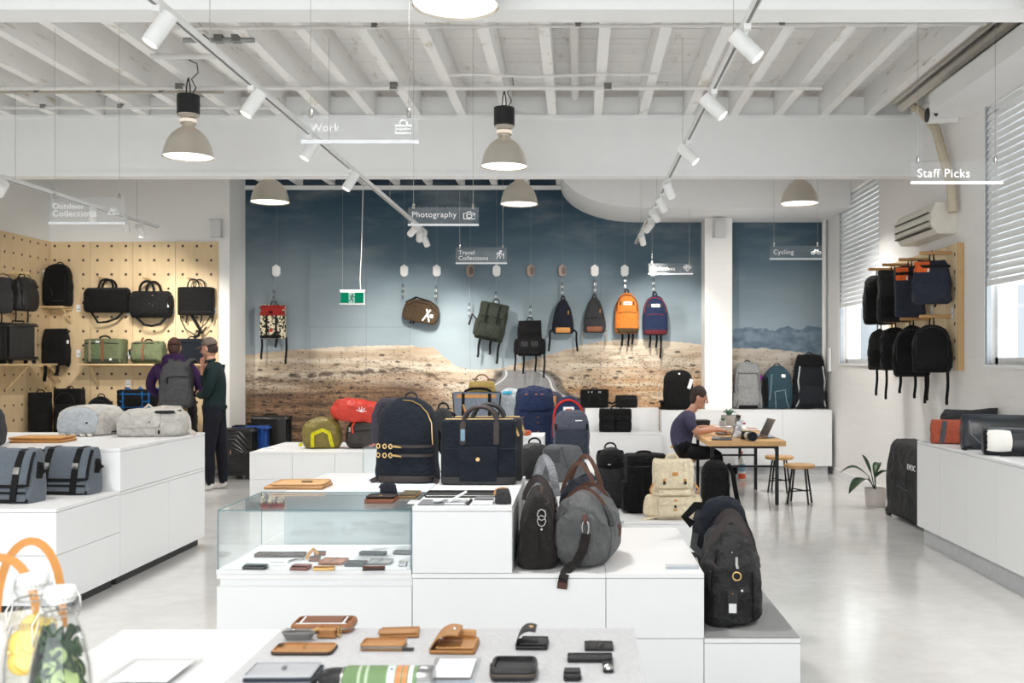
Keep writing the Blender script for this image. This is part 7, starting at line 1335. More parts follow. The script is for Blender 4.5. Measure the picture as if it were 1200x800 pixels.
# ================================================================== people
def person_mesh(name, V, EDG, root, mats, sub=2):
    """V: name -> (x,y,z, rx[,ry], material key); EDG: chains of names; one continuous skinned surface"""
    names = list(V); idx = {n: i for i, n in enumerate(names)}; es = []
    for ch in EDG: es += [(idx[a], idx[b]) for a, b in zip(ch[:-1], ch[1:])]
    me = bpy.data.meshes.new(name); me.from_pydata([V[n][:3] for n in names], es, []); o = bpy.data.objects.new(name, me); COL.objects.link(o)
    o.modifiers.new('skin', 'SKIN').use_smooth_shade = True
    for n in names:
        sv = me.skin_vertices[0].data[idx[n]]; v = V[n]; sv.radius = (v[3], v[4]); sv.use_root = (n == root)
    ss = o.modifiers.new('sub', 'SUBSURF'); ss.levels = sub; ss.render_levels = sub
    dg = bpy.context.evaluated_depsgraph_get(); dg.update(); m2 = bpy.data.meshes.new_from_object(o.evaluated_get(dg)); bpy.data.objects.remove(o)
    keys = list(mats); m2.materials.clear()
    for k in keys: m2.materials.append(mats[k])
    segs = [(Vector(V[names[a]][:3]), Vector(V[names[b]][:3]), V[names[a]][5], V[names[b]][5]) for a, b in es]
    for p in m2.polygons:
        c = p.center; best = 1e9; kk = keys[0]
        for a, b, ka, kb in segs:
            ab = b - a; f = max(0, min(1, (c - a).dot(ab) / max(1e-9, ab.length_squared))); d = (c - a - ab * f).length
            if d < best: best = d; kk = ka if f < .5 else kb
        p.material_index = keys.index(kk); p.use_smooth = True
    return m2
SKIN = mat('skin', (196, 146, 122), .5, 0, .06, 30); HAIR = mat('dark_brown_hair', (56, 42, 36), .6, 0, .25, 60, .6, 120); SHOE = mat('white_trainer', (226, 224, 220), .5)
def hand_nodes(V, C, pre, wrist, d, side, up, curl=.5, k='skin'):
    """palm and five unequal, bent fingers rooted in the palm; d = pointing direction, side = towards the thumb"""
    w = Vector(wrist); d, side, up = Vector(d).normalized(), Vector(side).normalized(), Vector(up).normalized(); pal = w + d * .055
    V[pre + 'palm'] = (*pal, .032, .018, k); C.append([pre + 'wrist', pre + 'palm'])
    for i, (off, ln) in enumerate(((.026, .066), (.009, .076), (-.009, .07), (-.026, .055))):
        a = pal + d * .042 + side * off; b = a + d * ln * .5 - up * (curl * ln * .25); c = b + d * ln * .38 - up * (curl * ln * .55)
        for q, n, r in ((a, 'a', .0095), (b, 'b', .009), (c, 'c', .008)): V['%sf%d%s' % (pre, i, n)] = (*q, r, r, k)
        C.append([pre + 'palm', '%sf%da' % (pre, i), '%sf%db' % (pre, i), '%sf%dc' % (pre, i)])
    a = w + d * .03 + side * .035; b = a + d * .03 + side * .016 - up * .01
    V[pre + 'ta'] = (*a, .0115, .0115, k); V[pre + 'tb'] = (*b, .009, .009, k); C.append([pre + 'palm', pre + 'ta', pre + 'tb'])
def head_parts(t, c, fwd, hair, hairy=1.0, tilt=0.0, cap=None, beard=None, h=.125):
    """c = head centre; adds face, ears, hair or cap as children; fwd = direction of the face in the ground plane"""
    f = Vector(fwd).normalized(); up = Vector((0, 0, 1)); sd = f.cross(up).normalized(); c = Vector(c)
    R = Matrix((sd, f, up)).transposed().to_4x4(); T = Matrix.Translation(c) @ R @ Matrix.Rotation(tilt, 4, 'X')
    def ell(rx, ry, rz, cx=0, cy=0, cz=0, n=18, m=12, zmin=-9, amp=0, ymax=9):
        rings = []
        for i in range(m + 1):
            a = -PI / 2 + PI * i / m; z = rz * math.sin(a); rr = max(.02, math.cos(a)); rings.append([(cx + rx * rr * math.cos(2 * PI * j / n), min(cy + ry * rr * math.sin(2 * PI * j / n), ymax), cz + max(z, zmin)) for j in range(n)])
        return M().loft(rings).rough(amp, 22).xf(T)
    face = ell(.076, .094, h, 0, 0, 0); obj('face', face, SKIN, t, smooth=80)
    obj('jaw', ell(.058, .062, .06, 0, .028, -.072), SKIN, t, smooth=80)
    obj('nose', M().tube([(0, .085, .03), (0, .105, -.005), (0, .116, -.028), (0, .096, -.04)], [.007, .011, .014, .008], 8).xf(T), SKIN, t)
    for s_ in (-1, 1):
        obj('ear', ell(.01, .022, .034, s_ * .078, -.008, -.01, 10, 8), SKIN, t, smooth=80); obj('eye', ell(.012, .007, .008, s_ * .031, .0865, .012, 10, 6), mat('eye', (40, 34, 32), .2), t, smooth=80); obj('eyebrow', M().tube([(s_ * .016, .09, .033), (s_ * .032, .09, .039), (s_ * .05, .078, .033)], .0045, 6).xf(T), hair, t)
    obj('mouth', M().tube([(-.024, .086, -.064), (0, .093, -.062), (.024, .086, -.064)], .0055, 6).xf(T), mat('lips', (168, 104, 92), .45), t)
    if beard: obj('beard', ell(.064, .056, .052, 0, .034, -.08, amp=.003), beard, t, smooth=80)
    if cap:
        obj('hair', ell(.079, .09, .085, 0, -.02, -.005, zmin=-.06, amp=.002, ymax=.03), hair, t, smooth=80)
        obj('cap_crown', ell(.088, .104, .095, 0, -.004, .052, zmin=-.012), cap, t, smooth=80); br = []
        for i in range(9): a = PI * i / 8; br.append((.082 * math.cos(a), .07 + .115 * math.sin(a), .045 - .02 * math.sin(a)))
        m = M(); n = len(br); vs = br + [(x, y, z - .007) for x, y, z in br]; m.add(vs, [tuple(range(n)), tuple(range(2 * n - 1, n - 1, -1))] + [(i, n + i, n + (i + 1) % n, (i + 1) % n) for i in range(n)]); obj('cap_brim', m.xf(T), cap, t)
    else:
        obj('hair', ell(.083, .1, .11 * hairy, 0, -.016, .034, zmin=-.02 * hairy, amp=.006), hair, t, smooth=80); obj('nape_hair', ell(.074, .07, .1, 0, -.034, -.01, amp=.003, ymax=-.02), hair, t, smooth=80)

def build_person(label, V, C, root, mats, head, extras=None, group=None):
    p0 = Vector((V[root][0], V[root][1], 0)); t = thing('person', label, 'person', p0, 0, group)
    V2 = {k: (v[0] - p0.x, v[1] - p0.y, v[2], *v[3:]) for k, v in V.items()}; me = person_mesh('body', V2, C, root, mats)
    o = bpy.data.objects.new('body', me); COL.objects.link(o); o.parent = t
    c, f, hr, kw = head; head_parts(t, Vector(c) - p0, f, hr, **kw)
    if extras: extras(t, p0)
    return t
# ---- seated man at the work table, facing +X
Y0 = 11.92; tee = fab('slate_violet_tee', (64, 62, 84), bump=.4, bs=10); jean = fab('black_jeans', (24, 24, 27), bump=.4, bs=12)
V = {'pelvis': (1.25, Y0, .54, .13, .15, 'jean'), 'belly': (1.235, Y0, .66, .125, .15, 'tee'), 'chest': (1.27, Y0, .82, .125, .165, 'tee'), 'upper': (1.325, Y0, .93, .1, .15, 'tee'), 'neckb': (1.372, Y0, 1.0, .058, .06, 'skin'), 'neckt': (1.42, Y0, 1.07, .052, .054, 'skin'), 'skull': (1.45, Y0, 1.15, .055, .055, 'skin')}
C = [['pelvis', 'belly', 'chest', 'upper', 'neckb', 'neckt', 'skull']]
for n, sg in (('r', -1), ('l', 1)):
    V[n + 'sh'] = (1.335, Y0 + sg * .17, .925, .068, .068, 'tee'); V[n + 'ua'] = (1.35, Y0 + sg * .215, .84, .062, .062, 'tee'); V[n + 'el'] = (1.41, Y0 + sg * .225, .765, .046, .046, 'skin'); V[n + 'fa'] = (1.53, Y0 + sg * .185, .785, .042, .042, 'skin'); V[n + 'wrist'] = (1.655, Y0 + sg * .13, .79, .028, .024, 'skin')
    C += [['upper', n + 'sh', n + 'ua', n + 'el', n + 'fa', n + 'wrist']]; hand_nodes(V, C, n, V[n + 'wrist'][:3], (1, -sg * .25, -.12), (0, -sg, 0), (0, 0, 1), .6)
    V[n + 'hip'] = (1.29, Y0 + sg * .09, .51, .1, .1, 'jean'); V[n + 'kn'] = (1.69, Y0 + sg * .12, .5, .066, .066, 'jean'); V[n + 'cf'] = (1.665, Y0 + sg * .125, .3, .06, .06, 'jean'); V[n + 'an'] = (1.62, Y0 + sg * .13, .085, .042, .042, 'jean'); V[n + 'heel'] = (1.60, Y0 + sg * .13, .042, .04, .038, 'shoe'); V[n + 'toe'] = (1.80, Y0 + sg * .14, .036, .042, .034, 'shoe')
    C += [['pelvis', n + 'hip', n + 'kn', n + 'cf', n + 'an', n + 'heel', n + 'toe']]
def belt(t, p0): obj('belt_tag', M().rbox(-.12, -.06, .575, .03, .05, .022, .004), mat('belt_yellow', (206, 170, 70), .5), t)
build_person('seated man in a slate violet t-shirt typing at the work table', V, C, 'pelvis', {'tee': tee, 'skin': SKIN, 'jean': jean, 'shoe': mat('black_shoe', (30, 30, 32), .5)}, ((1.46, Y0, 1.165), (1, -.08, 0), HAIR, dict(tilt=-.28, hairy=1.0)), belt)
# ---- man with cap, dark green jacket, facing left and away, hand at chin
X0, Y0 = -4.52, 12.4; jk = fab('bottle_green_jacket', (22, 42, 42), bump=.5, bs=9); tr = fab('navy_trousers', (24, 26, 36), bump=.5, bs=9)
V = {'pelvis': (X0, Y0, .98, .15, .135, 'tr'), 'belly': (X0 + .01, Y0, 1.12, .155, .14, 'jk'), 'chest': (X0 + .015, Y0, 1.34, .165, .15, 'jk'), 'upper': (X0 - .0, Y0, 1.5, .13, .12, 'jk'), 'neckb': (X0 - .02, Y0, 1.58, .07, .07, 'jk'), 'neckt': (X0 - .05, Y0 + .01, 1.655, .056, .056, 'skin'), 'skull': (X0 - .06, Y0 + .01, 1.75, .056, .056, 'skin')}
C = [['pelvis', 'belly', 'chest', 'upper', 'neckb', 'neckt', 'skull']]
for n, sg in (('r', -1), ('l', 1)):
    dx = sg * .075; V[n + 'sh'] = (X0 + .03 - dx * .5, Y0 + sg * .17, 1.5, .08, .08, 'jk')
    if n == 'l':
        V[n + 'ua'] = (X0 - .05, Y0 + .22, 1.36, .07, .07, 'jk'); V[n + 'el'] = (X0 - .14, Y0 + .18, 1.23, .06, .06, 'jk'); V[n + 'fa'] = (X0 - .16, Y0 + .1, 1.36, .052, .052, 'jk'); V[n + 'wrist'] = (X0 - .155, Y0 + .04, 1.5, .03, .027, 'skin'); hd = ((.0, -.15, 1), (1, -.3, 0), (-1, 0, 0))
    else:
        V[n + 'ua'] = (X0 + .03, Y0 - .2, 1.33, .07, .07, 'jk'); V[n + 'el'] = (X0 - .02, Y0 - .19, 1.2, .062, .062, 'jk'); V[n + 'fa'] = (X0 - .13, Y0 - .1, 1.18, .055, .055, 'jk'); V[n + 'wrist'] = (X0 - .2, Y0 + .02, 1.18, .03, .027, 'skin'); hd = ((-.5, .8, .1), (0, 0, 1), (-.8, -.5, 0))
    C += [['upper', n + 'sh', n + 'ua', n + 'el', n + 'fa', n + 'wrist']]; hand_nodes(V, C, n, V[n + 'wrist'][:3], *hd, .5)
    V[n + 'hip'] = (X0 + .01, Y0 + sg * .085, .92, .115, .11, 'tr'); V[n + 'kn'] = (X0 + .015 + dx * .6, Y0 + sg * .1, .5, .082, .082, 'tr'); V[n + 'cf'] = (X0 + .03 + dx * .6, Y0 + sg * .1, .3, .074, .074, 'tr'); V[n + 'an'] = (X0 + .035 + dx * .6, Y0 + sg * .1, .1, .058, .058, 'tr'); V[n + 'heel'] = (X0 + .05 + dx * .6, Y0 + sg * .1, .045, .044, .04, 'shoe'); V[n + 'toe'] = (X0 - .15 + dx * .6, Y0 + sg * .12, .038, .046, .036, 'shoe')
    C += [['pelvis', n + 'hip', n + 'kn', n + 'cf', n + 'an', n + 'heel', n + 'toe']]
build_person('standing man in a grey cap and dark green jacket, hand at his chin', V, C, 'pelvis', {'jk': jk, 'skin': SKIN, 'tr': tr, 'shoe': SHOE}, ((X0 - .06, Y0 + .01, 1.755), (-1, .25, 0), HAIR, dict(tilt=-.15, cap=fab('taupe_cap', (112, 100, 92)), beard=mat('stubble', (150, 104, 84), .6))), lambda t, p0: obj('jacket_hem', M().lathe([(.135, 0), (.15, .01), (.152, .05), (.13, .055)], 24).xf(Matrix.Translation((0.008, 0, 1.0)) @ Matrix.Diagonal((1.0, .95, 1, 1))), jk, t))
# ---- man in purple hoodie seen from behind, grey backpack on his back
X0, Y0 = -5.2, 12.75; hood = fab('purple_hoodie', (58, 36, 76), bump=.5, bs=9); kh = fab('khaki_trousers', (120, 102, 76), bump=.4, bs=10)
V = {'pelvis': (X0 + .02, Y0, .98, .15, .14, 'kh'), 'belly': (X0 + .02, Y0 + .02, 1.12, .165, .15, 'hood'), 'chest': (X0, Y0 + .07, 1.34, .185, .15, 'hood'), 'upper': (X0 - .01, Y0 + .12, 1.5, .16, .125, 'hood'), 'neckb': (X0 - .02, Y0 + .15, 1.6, .08, .08, 'hood'), 'neckt': (X0 - .03, Y0 + .18, 1.67, .06, .06, 'skin'), 'skull': (X0 - .035, Y0 + .2, 1.76, .058, .058, 'skin')}
C = [['pelvis', 'belly', 'chest', 'upper', 'neckb', 'neckt', 'skull']]
for n, sg in (('l', -1), ('r', 1)):
    V[n + 'sh'] = (X0 + sg * .21, Y0 + .12, 1.5, .085, .085, 'hood'); V[n + 'ua'] = (X0 + sg * .3, Y0 + .12, 1.38, .078, .078, 'hood'); V[n + 'el'] = (X0 + sg * .33, Y0 + .14, 1.24, .068, .068, 'hood')
    if n == 'l': V[n + 'fa'] = (X0 - .27, Y0 + .22, 1.18, .058, .058, 'hood'); V[n + 'wrist'] = (X0 - .18, Y0 + .3, 1.14, .03, .027, 'skin'); hd = ((.8, .4, -.25), (0, .2, 1), (-.4, .8, 0))
    else: V[n + 'fa'] = (X0 + .25, Y0 + .26, 1.18, .058, .058, 'hood'); V[n + 'wrist'] = (X0 + .14, Y0 + .32, 1.16, .03, .027, 'skin'); hd = ((-.8, .4, -.1), (0, .2, 1), (.4, .8, 0))
    C += [['upper', n + 'sh', n + 'ua', n + 'el', n + 'fa', n + 'wrist']]; hand_nodes(V, C, n, V[n + 'wrist'][:3], *hd, .6)
    V[n + 'hip'] = (X0 + .02 + sg * .095, Y0, .92, .115, .12, 'kh'); V[n + 'kn'] = (X0 + .02 + sg * .11, Y0 + .03, .5, .084, .084, 'kh'); V[n + 'cf'] = (X0 + .02 + sg * .115, Y0 + .01, .3, .076, .076, 'kh'); V[n + 'an'] = (X0 + .02 + sg * .12, Y0 + .0, .1, .058, .058, 'kh'); V[n + 'heel'] = (X0 + .02 + sg * .12, Y0 - .02, .045, .044, .04, 'shoe'); V[n + 'toe'] = (X0 + .02 + sg * .14, Y0 + .17, .038, .046, .036, 'shoe')
    C += [['pelvis', n + 'hip', n + 'kn', n + 'cf', n + 'an', n + 'heel', n + 'toe']]
def hoodx(t, p0): obj('hood', Body(.3, .2, .2, 'lump', 2.6, rough=.008).mesh(), hood, t, loc=(-.015, .08, 1.5)); obj('hem_band', M().lathe([(.168, 0), (.174, .02), (.17, .05)], 24).xf(Matrix.Translation((.0, .01, 1.02))), hood, t)
build_person('man in a purple hoodie seen from behind, wearing a grey backpack', V, C, 'pelvis', {'hood': hood, 'skin': SKIN, 'kh': kh, 'shoe': SHOE}, ((X0 - .035, Y0 + .2, 1.775), (-.35, 1, 0), mat('cropped_hair', (74, 48, 40), .7, 0, .2, 80), dict(tilt=-.25, hairy=.9)), hoodx)
t = thing('backpack', 'grey backpack worn by the man in the purple hoodie', 'backpack', (X0 + .17, Y0 - .26, 1.02), (-.12, 0, .12)); GB = fab('mid_grey_pack', (82, 82, 84)); B = Body(.4, .58, .2, 'pack', 4, rough=.006); body(t, B, GB); panel(t, B, 'front_panel', GB, -.1, .17, .08, .46, .02, .3, .2); seam(t, B, 'zip', BLACKFAB, [(-.09, .36), (.0, .38), (.16, .37)], .005, .024); panel(t, B, 'side_flap', GB, -.2, -.1, .02, .2, .02); seam(t, B, 'zip_pull', BLACKSTRAP, [(-.08, .36), (-.08, .28)], flat=.018, off=.026)
for sx in (-1, 1): obj('shoulder_strap', M().strap([(sx * .08, .06, .5), (sx * .11, .12, .6), (sx * .13, .22, .64), (sx * .15, .33, .6)], .065, .014, (0, -.5, 1)), GB, t)
grip(t, 'handle', GB, -.05, .05, .55, .05, .04, .01)
# ================================================================== goods on the front table (mat top z .9035)
FG = 'small leather goods on the linen mat'; ZM = .9042; TANL = leather('tan_saddle_leather', (178, 128, 78), .5)
flat('organiser_case', 'chestnut zip organiser with white printed lines at the mat edge', 'case', 338, 411, 727, 743, ZM, .024, leather('chestnut', (150, 98, 62)), .02, FG, .01, .02, depth=.1, parts=lambda t, w, d, h: (obj('zip', M().rbox(0, -.0, h * .5, w + .001, d + .001, h * .22, .002, .02), mat('steel_zip', (150, 146, 140), .35, .7), t), obj('white_line', M().box(-w * .4, w * .4, -d * .42, -d * .34, h, h + .0008), PAPER, t, smooth=0), obj('white_line', M().box(-w * .36, -w * .33, -d * .3, d * .3, h, h + .0008), PAPER, t, smooth=0), obj('white_line', M().box(w * .33, w * .36, -d * .3, d * .3, h, h + .0008), PAPER, t, smooth=0), obj('top_panel', M().box(-w * .3, w * .3, -d * .26, d * .36, h, h + .0006), leather('chestnut_dark', (128, 80, 52)), t, smooth=0), obj('zip_pull', M().rbox(-w * .46, -d * .52, h * .4, .03, .012, .012, .004), METAL, t)))
q = G(365, 752, ZM); t = thing('key_organiser', 'bundled grey cord with a tan tag and brass ring', 'key organiser', (q.x, q.y + .01, ZM), 0, FG)
for k_ in range(4): obj('cord_loop', M().tube([(-.035 + (.03 + .003 * k_) * math.cos(a * PI / 7), (.012 + .002 * k_) * math.sin(a * PI / 7), .006 + .005 * k_) for a in range(14)], .0032, 6, closed=True), mat('grey_cord2', (118, 116, 114), .6), t)
obj('tag', M().rbox(.03, .03, .014, .05, .03, .026, .006), TANL, t); obj('brass_ring', M().tube([(.06, .03 + .014 * math.cos(a * PI / 6), .016 + .014 * math.sin(a * PI / 6)) for a in range(12)], .0022, 6, closed=True), BRASS, t); obj('brass_clip', M().tube([(-.06, .02, .006), (-.03, .03, .01), (.0, .03, .02), (.01, .03, .024)], .004, 6), BRASS, t)
flat('phone_case', 'tan leather phone case lying on the linen mat', 'phone case', 316, 388, 756, 768, ZM, .011, TANL, 0, FG, .005, .014, depth=.075, parts=lambda t, w, d, h: (obj('rim', M().rbox(0, 0, h * .4, w + .002, d + .002, h * .7, .003, .014), BLEATH, t), obj('camera_hole', M().lathe([(.001, 0), (.008, 0), (.008, .0008), (.001, .0008)], 14, (-w * .42, d * .2, h)), BLEATH, t), obj('brass_mark', M().box(-.004, .004, -.004, .004, h, h + .0008), BRASS, t, smooth=0)))
def cardw(t, w, d, h):
    for k_ in range(2): obj('pocket_layer', M().rbox(-.004 * k_, -d * .1 - .01 * k_, h + .0015 + .003 * k_, w * .98, d * (.7 - .22 * k_), .003, .001), TANL, t)
flat('card_wallet', 'tan card wallet with stepped pockets lying askew on the mat', 'wallet', 442, 488, 731, 748, ZM, .007, TANL, .12, FG, .002, parts=cardw, depth=.085)
flat('zip_pouch', 'narrow tan zip pouch with a dark pull on the mat', 'pouch', 421, 473, 750, 763, ZM, .017, TANL, 0, FG, .005, .008, depth=.06, parts=lambda t, w, d, h: (obj('zip', M().rbox(0, -.001, h * .45, w * .98, d, h * .3, .001, .006), mat('steel_zip', (150, 146, 140), .35, .7), t), obj('pull', M().strap([(w * .47, -d * .4, .004), (w * .72, -d * .42, .004)], .012, .004, (0, 0, 1)), BLEATH, t)))
def folded(label, px0, px1, py0, py1, m, stud, dark):
    a, b_ = G(px0, py1, ZM), G(px1, py1, ZM); w = b_.x - a.x; d = w * .95; t = thing('flap_case', label, 'case', ((a.x + b_.x) / 2, a.y + d / 2, ZM), -.03, FG)
    obj('back_layer', M().rbox(0, 0, .005, w, d, .009, .003, .006), m, t); obj('inner_layer', M().rbox(w * .06, 0, .013, w * .84, d * .9, .006, .002), m, t)
    n = 10; pts = []
    for i in range(n + 1): f = i / n; pts.append((-w * .5 + (w * .62) * f - .006 * math.sin(PI * f), 0, .004 + .04 * math.sin(PI * (f * .62 + .02)) ** .8))
    rings = []
    for i, (x, y, z) in enumerate(pts): f = i / n; hw = d * .47 * (1 - .12 * max(0, f - .6) / .4); rings.append([(x, -hw, z), (x, hw * (1 if f < .7 else 1), z), (x, hw, z + .004), (x, -hw, z + .004)])
    obj('flap', M().loft(rings), m, t, smooth=50); obj('stud', M().lathe([(.001, 0), (.006, 0), (.005, .003), (.001, .004)], 10, (pts[-2][0] - .005, 0, pts[-2][2] + .004)), stud, t)
    if dark: obj('end_fold', M().tube([(w * .4, d * .5, .02), (-w * .3, d * .5, .024)], .012, 8), m, t)
folded('tan flap glasses case standing half open on the mat', 503, 557, 727, 767, TANL, METAL, True); folded('black leather flap pouch with a brass stud', 604, 642, 737, 762, BLEATH, BRASS, False)
flat('zip_wallet', 'square black zip around wallet on the linen mat', 'wallet', 573, 628, 761, 800, ZM, .03, BLEATH, 0, FG, .01, .016, depth=.105, parts=lambda t, w, d, h: (obj('zip', M().rbox(0, -.0, h * .45, w + .002, d + .002, h * .25, .002, .016), leather('zip_tape', (90, 80, 70)), t), obj('pull_loop', M().tube([(-w * .52, d * .1 + .008 * math.cos(a * PI / 4), h * .5 + .008 * math.sin(a * PI / 4)) for a in range(8)], .002, 5, closed=True), METAL, t)))
def slots(t, w, d, h):
    for k_ in range(3): obj('card_slot', M().rbox(-w * .3 + .011 * k_, 0, h + .0008, .007, d * .9, .0016, .0005), BLEATH, t)
    obj('corner_flap', M().slab([(.0, -d * .4), (w * .2, 0), (.0, d * .4)], h, h + .0015), BLEATH, t)
flat('card_holder', 'black slotted card holder at the back of the mat', 'wallet', 685, 719, 749, 763, ZM, .008, BLEATH, 0, FG, .002, parts=slots, depth=.062)
t0 = G(666, 777, ZM); t = thing('key_holder', 'black leather key holder bent to an L with a steel stud', 'key holder', (t0.x, t0.y, ZM), 0, FG); obj('long_arm', M().rbox(.05, .025, .006, .105, .045, .011, .003), BLEATH, t); obj('short_arm', M().rbox(.09, -.03, .005, .024, .09, .008, .003), BLEATH, t); obj('stud', M().lathe([(.001, 0), (.011, 0), (.01, .006), (.001, .009)], 14, (.09, -.065, .009)), METAL, t)
flat('key_pouch', 'small black leather key pouch in front of the key holder', 'pouch', 660, 681, 785, 799, ZM, .016, BLEATH, 0, FG, .005, .006, depth=.045, parts=lambda t, w, d, h: obj('flap', M().rbox(0, d * .1, h + .001, w * .9, d * .7, .003, .001), BLEATH, t))
flat('travel_wallet', 'grey travel wallet with dark blue edges at the mat corner', 'wallet', 283, 364, 778, 799, ZM, .014, mat('dove_grey_leather', (180, 182, 186), .5), .02, FG, .004, depth=.1, parts=lambda t, w, d, h: (obj('navy_edge', M().rbox(.004, -.003, h * .3, w * 1.02, d * 1.02, h * .4, .001), leather('ink_edge', (40, 50, 66)), t), obj('stamp', M().box(-.004, .006, .0, .02, h, h + .0006), GREYM, t, smooth=0)))
# green flask lying on its side
q = G(446, 826, ZM); t = thing('flask', 'green steel flask with black lid lying on the mat', 'flask', (q.x, q.y + .015, ZM + .0375), 0, FG); r = .037
def lx(prof, n=28): return M().lathe(prof, n).xf(Matrix.Rotation(PI / 2, 4, 'Y'))
GRNF = mat('green_enamel', (108, 136, 92), .45)
obj('body', lx([(.001, -.075), (r * .9, -.075), (r, -.07), (r, .065), (r, .075), (.001, .075)]), GRNF, t); obj('steel_base', lx([(r, .0755), (r * 1.002, .078), (r, .1), (r * .92, .106), (.001, .106)]), mat('brushed_steel', (170, 170, 170), .25, 1.0), t); obj('neck_ring', lx([(r * .9, -.08), (r * .94, -.079), (r * .94, -.0755), (r * .9, -.0755)]), METAL, t); obj('lid', lx([(.001, -.125), (r * .6, -.125), (r * .8, -.118), (r * .9, -.1), (r * .9, -.0805), (.001, -.0805)]), mat('black_plastic', (28, 28, 30), .4), t); obj('lid_loop', M().tube([(-.118, 0, r * .6), (-.14, 0, r * .2), (-.135, 0, -r * .4)], .008, 8), mat('black_plastic', (28, 28, 30), .4), t)
for x, w_, c in ((-.045, .006, (170, 186, 158)), (-.03, .006, (170, 186, 158)), (.014, .016, (196, 206, 206)), (.032, .01, (214, 128, 76)), (.046, .008, (214, 128, 76)), (.058, .008, (232, 232, 228))): obj('band', lx([(r * 1.004, x), (r * 1.004, x + w_)]), mat('band_%d_%d' % (c[0], c[2]), c, .45), t)
tx = text_obj('lettering', '12', .022, mat('navy_letter', (40, 50, 66), .5), t, (.02, -.014, r * .985), rot=(0.3, 0, PI / 2))
# clear plates with print
def plate(label, px0, px1, py0, py1, z, hgt=.006):
    a, b_ = G(px0, py1, z), G(px1, py1, z); c = G(px0, py0, z); t = thing('price_plate', label, 'price plate', ((a.x + b_.x) / 2, (a.y + c.y) / 2, z), 0, 'clear price plates on the front table'); w, d = (b_.x - a.x) / 2, (c.y - a.y) / 2
    obj('sheet', M().box(-w, w, -d, d, 0, hgt), ACRYL, t, smooth=0); obj('print', M().box(-w * .8, w * .8, -d * .8, d * .8, hgt + .0002, hgt + .0006), mat('faint_print', (222, 224, 228), .5, 0, .06, 50), t, smooth=0); obj('edge', M().box(-w, w, -d - .0008, -d - .0001, 0, hgt), mat('acryl_edge', (170, 178, 186), .3), t, smooth=0)
plate('clear price plate on the white end of the front table', 110, 200, 774, 806, .9008); plate('clear price plate beside the tan glasses case', 498, 556, 772, 800, ZM)
# two swing-top bottles
BGL = glass('bottle_glass', (.985, .99, .99), .9, .0, 1.45); LIQ = glass('lemon_water', (.985, .985, .96), .2, .015, 1.1)
def bottle(label, x, y, kind):
    t = thing('swing_top_bottle', label, 'bottle', (x, y, .901), 0, 'infused water bottles'); prof = [(.001, .004), (.046, .004), (.05, .012), (.05, .13), (.047, .165), (.036, .215), (.026, .24), (.024, .262), (.028, .268), (.028, .278), (.024, .282)]
    obj('glass_body', M().lathe([(.001, 0), (.048, 0), (.053, .008)] + [(r + .003, z) for r, z in prof[3:]] + [(r, z) for r, z in prof[::-1]], 32), BGL, t, smooth=60)
    obj('water', M().lathe([(.001, .006), (.045, .006), (.0485, .014), (.0485, .13), (.0455, .165), (.036, .205), (.001, .205)], 28), LIQ, t, smooth=60)
    obj('stopper', M().lathe([(.001, .276), (.022, .276), (.026, .284), (.027, .296), (.024, .302), (.001, .304)], 24), mat('porcelain', (236, 236, 232), .3), t, smooth=50); obj('seal', M().lathe([(.02, .282), (.026, .283), (.026, .287), (.02, .288)], 20), mat('rubber_seal', (150, 140, 130), .6), t)
    for s_ in (-1, 1): obj('wire_bail', M().tube([(s_ * .026, 0, .3), (s_ * .034, 0, .285), (s_ * .036, 0, .262), (s_ * .03, .0, .25)], .0016, 6), METAL, t)
    obj('wire_ring', M().tube([(.0275 * math.cos(a * PI / 8), .0275 * math.sin(a * PI / 8), .256) for a in range(16)], .0016, 6, closed=True), METAL, t); obj('wire_lever', M().tube([(-.034, 0, .262), (-.045, -.01, .235), (-.042, -.012, .2), (-.036, -.01, .23), (-.034, 0, .255)], .0016, 6), METAL, t)
    random.seed(3)
    if kind == 'lemon':
        for i in range(12):
            a = i * 1.1 + 2.6; c = Matrix.Translation((.02 * math.cos(a), .02 * math.sin(a), .135 + .006 * i)) @ Matrix.Rotation(1.2 + .3 * math.sin(i), 4, 'X') @ Matrix.Rotation(a, 4, 'Z'); obj('lemon_slice', M().lathe([(.001, -.0025), (.022, -.0025), (.0235, 0), (.022, .0025), (.001, .0025)], 18).xf(c), mat('lemon_flesh', (246, 214, 90), .4, 0, .1, 40), t); obj('lemon_rind', M().lathe([(.022, -.003), (.0245, -.002), (.0245, .002), (.022, .003)], 18).xf(c), mat('lemon_rind', (236, 186, 40), .5), t)
    else:
        for i in range(26):
            a = i * 2.3; zz = .06 + .0052 * i; rr = .032 if zz < .15 else .02; c = Matrix.Translation((rr * math.cos(a), rr * math.sin(a), zz)) @ Matrix.Rotation(a + PI / 2, 4, 'Z') @ Matrix.Rotation(1.25 + .2 * math.sin(i * 3), 4, 'X'); sc = .023 if zz < .15 else .016
            obj('cucumber_slice', M().lathe([(.001, -.002), (sc, -.002), (sc, .002), (.001, .002)], 16).xf(c), mat('cucumber_flesh', (176, 196, 132), .4, 0, .1, 60), t); obj('cucumber_skin', M().lathe([(sc, -.0025), (sc * 1.1, -.002), (sc * 1.1, .002), (sc, .0025)], 16).xf(c), mat('cucumber_skin', (40, 72, 34), .4), t)
        for i in range(30):
            a = i * 1.9; zz = .085 + .0042 * i; leaf(t, (.01 * math.cos(a), .01 * math.sin(a), zz), (.036 * math.cos(a), .036 * math.sin(a), zz + .018), .013, .006, mat('mint_leaf', (38, 70, 36), .5, 0, .2, 30))
P_ = lambda px, py, ztop: (lambda s: ((px - VPX) / s, F / s))((py - VPY) / (EYE - ztop))
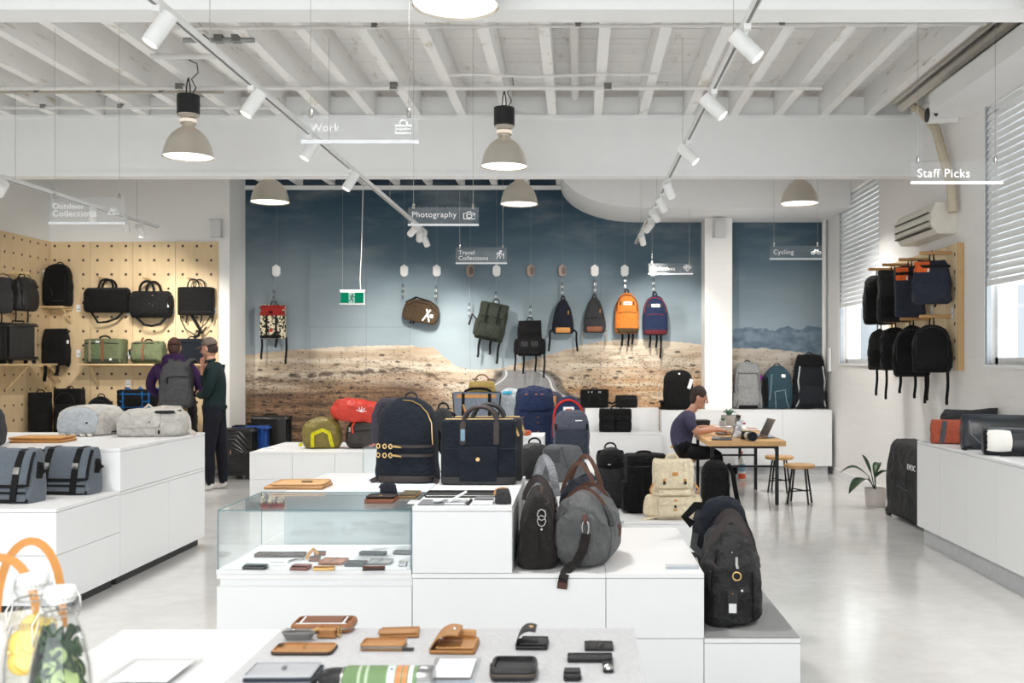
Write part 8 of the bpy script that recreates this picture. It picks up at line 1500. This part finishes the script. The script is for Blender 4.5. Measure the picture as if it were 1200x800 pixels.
x_, y_ = P_(71, 686, 1.205); bottle('swing top bottle with cucumber and mint before the lemon one', x_, y_, 'cucumber'); x_, y_ = P_(39, 671, 1.205); bottle('swing top bottle with lemon slices in water', x_, y_, 'lemon')
# tote with tan handles, and a white cup, at the table end
y_ = 2.02; s = F / y_; x_ = (-26 - VPX) / s
t = thing('tote_bag', 'off-white tote with long tan leather handles behind the bottles', 'bag', (x_ - .0, y_ + .12, .901), .5); B = Body(.2, .16, .12, 'holdall', 5, rough=.004); body(t, B, fab('off_white_canvas', (222, 218, 210)))
TH = leather('tan_strap_leather', (206, 142, 74), .42)
for yy, x0_, x1_, pk_ in ((-.065, -.09, .05, .19), (.06, -.03, .1, .2)):
    n = 16; pts = [(lerp(x0_, x1_, (1 - math.cos(PI * i / n)) / 2), yy, .1 + pk_ * math.sin(PI * i / n) ** .75) for i in range(n + 1)]; obj('handle', M().strap(pts, .017, .004, (0, -1, .001)), TH, t)
panel(t, B, 'handle_tab', TH, -.07, -.04, .06, .14, .006); panel(t, B, 'clasp', BRASS, -.008, .008, .08, .1, .008, n=3)
# ---- second level: pieces that belong to a part of their thing hang under that part
SUBS = {'pocket_flap': 'front_pocket', 'mesh_pocket': 'front_pocket', 'pocket_zip': 'body', 'label_mark': 'label', 'tag_label': 'hang_tag', 'tag_cord': 'hang_tag', 'eye': 'face', 'eyebrow': 'face', 'nose': 'face', 'mouth': 'face', 'ear': 'face', 'jaw': 'face', 'beard': 'face', 'cap_brim': 'cap_crown',
        'screen': 'lid', 'keyboard': 'base', 'trackpad': 'base', 'glowing_ring': 'neck', 'diffuser': 'shade', 'front_cap': 'plate', 'lens': 'barrel', 'groove': 'rail', 'front_glass': 'lens_hood', 'flap_binding': 'flap', 'pocket_binding': 'front_pocket', 'emblem': 'end_panel', 'press_stud': 'pocket_flap', 'clip': 'plate',
        'running_figure': 'white_panel', 'zip_pull': 'zip', 'cucumber_skin': 'cucumber_slice', 'lemon_rind': 'lemon_slice', 'clasp': 'leather_strap', 'soil': 'pot', 'band': 'body', 'lettering': 'plate', 'end_cap': 'dowel', 'orange_band': 'body', 'blue_band': 'body'}
for _t in [o for o in bpy.data.objects if o.type == 'EMPTY' and o.parent is None]:
    ch = list(_t.children); by = {}
    for c in ch: by.setdefault(c.name.split('.')[0], []).append(c)
    used = {}
    for c in ch:
        n = c.name.split('.')[0]; p = SUBS.get(n); ps = by.get(p, []) if p else []
        ps = [q for q in ps if q.parent == _t]
        if not ps or c.children or c in ps: continue
        k = used.get(n, 0); used[n] = k + 1; q = ps[min(k, len(ps) - 1)]
        c.parent = q; c.matrix_parent_inverse = q.matrix_basis.inverted()
bpy.context.view_layer.update()
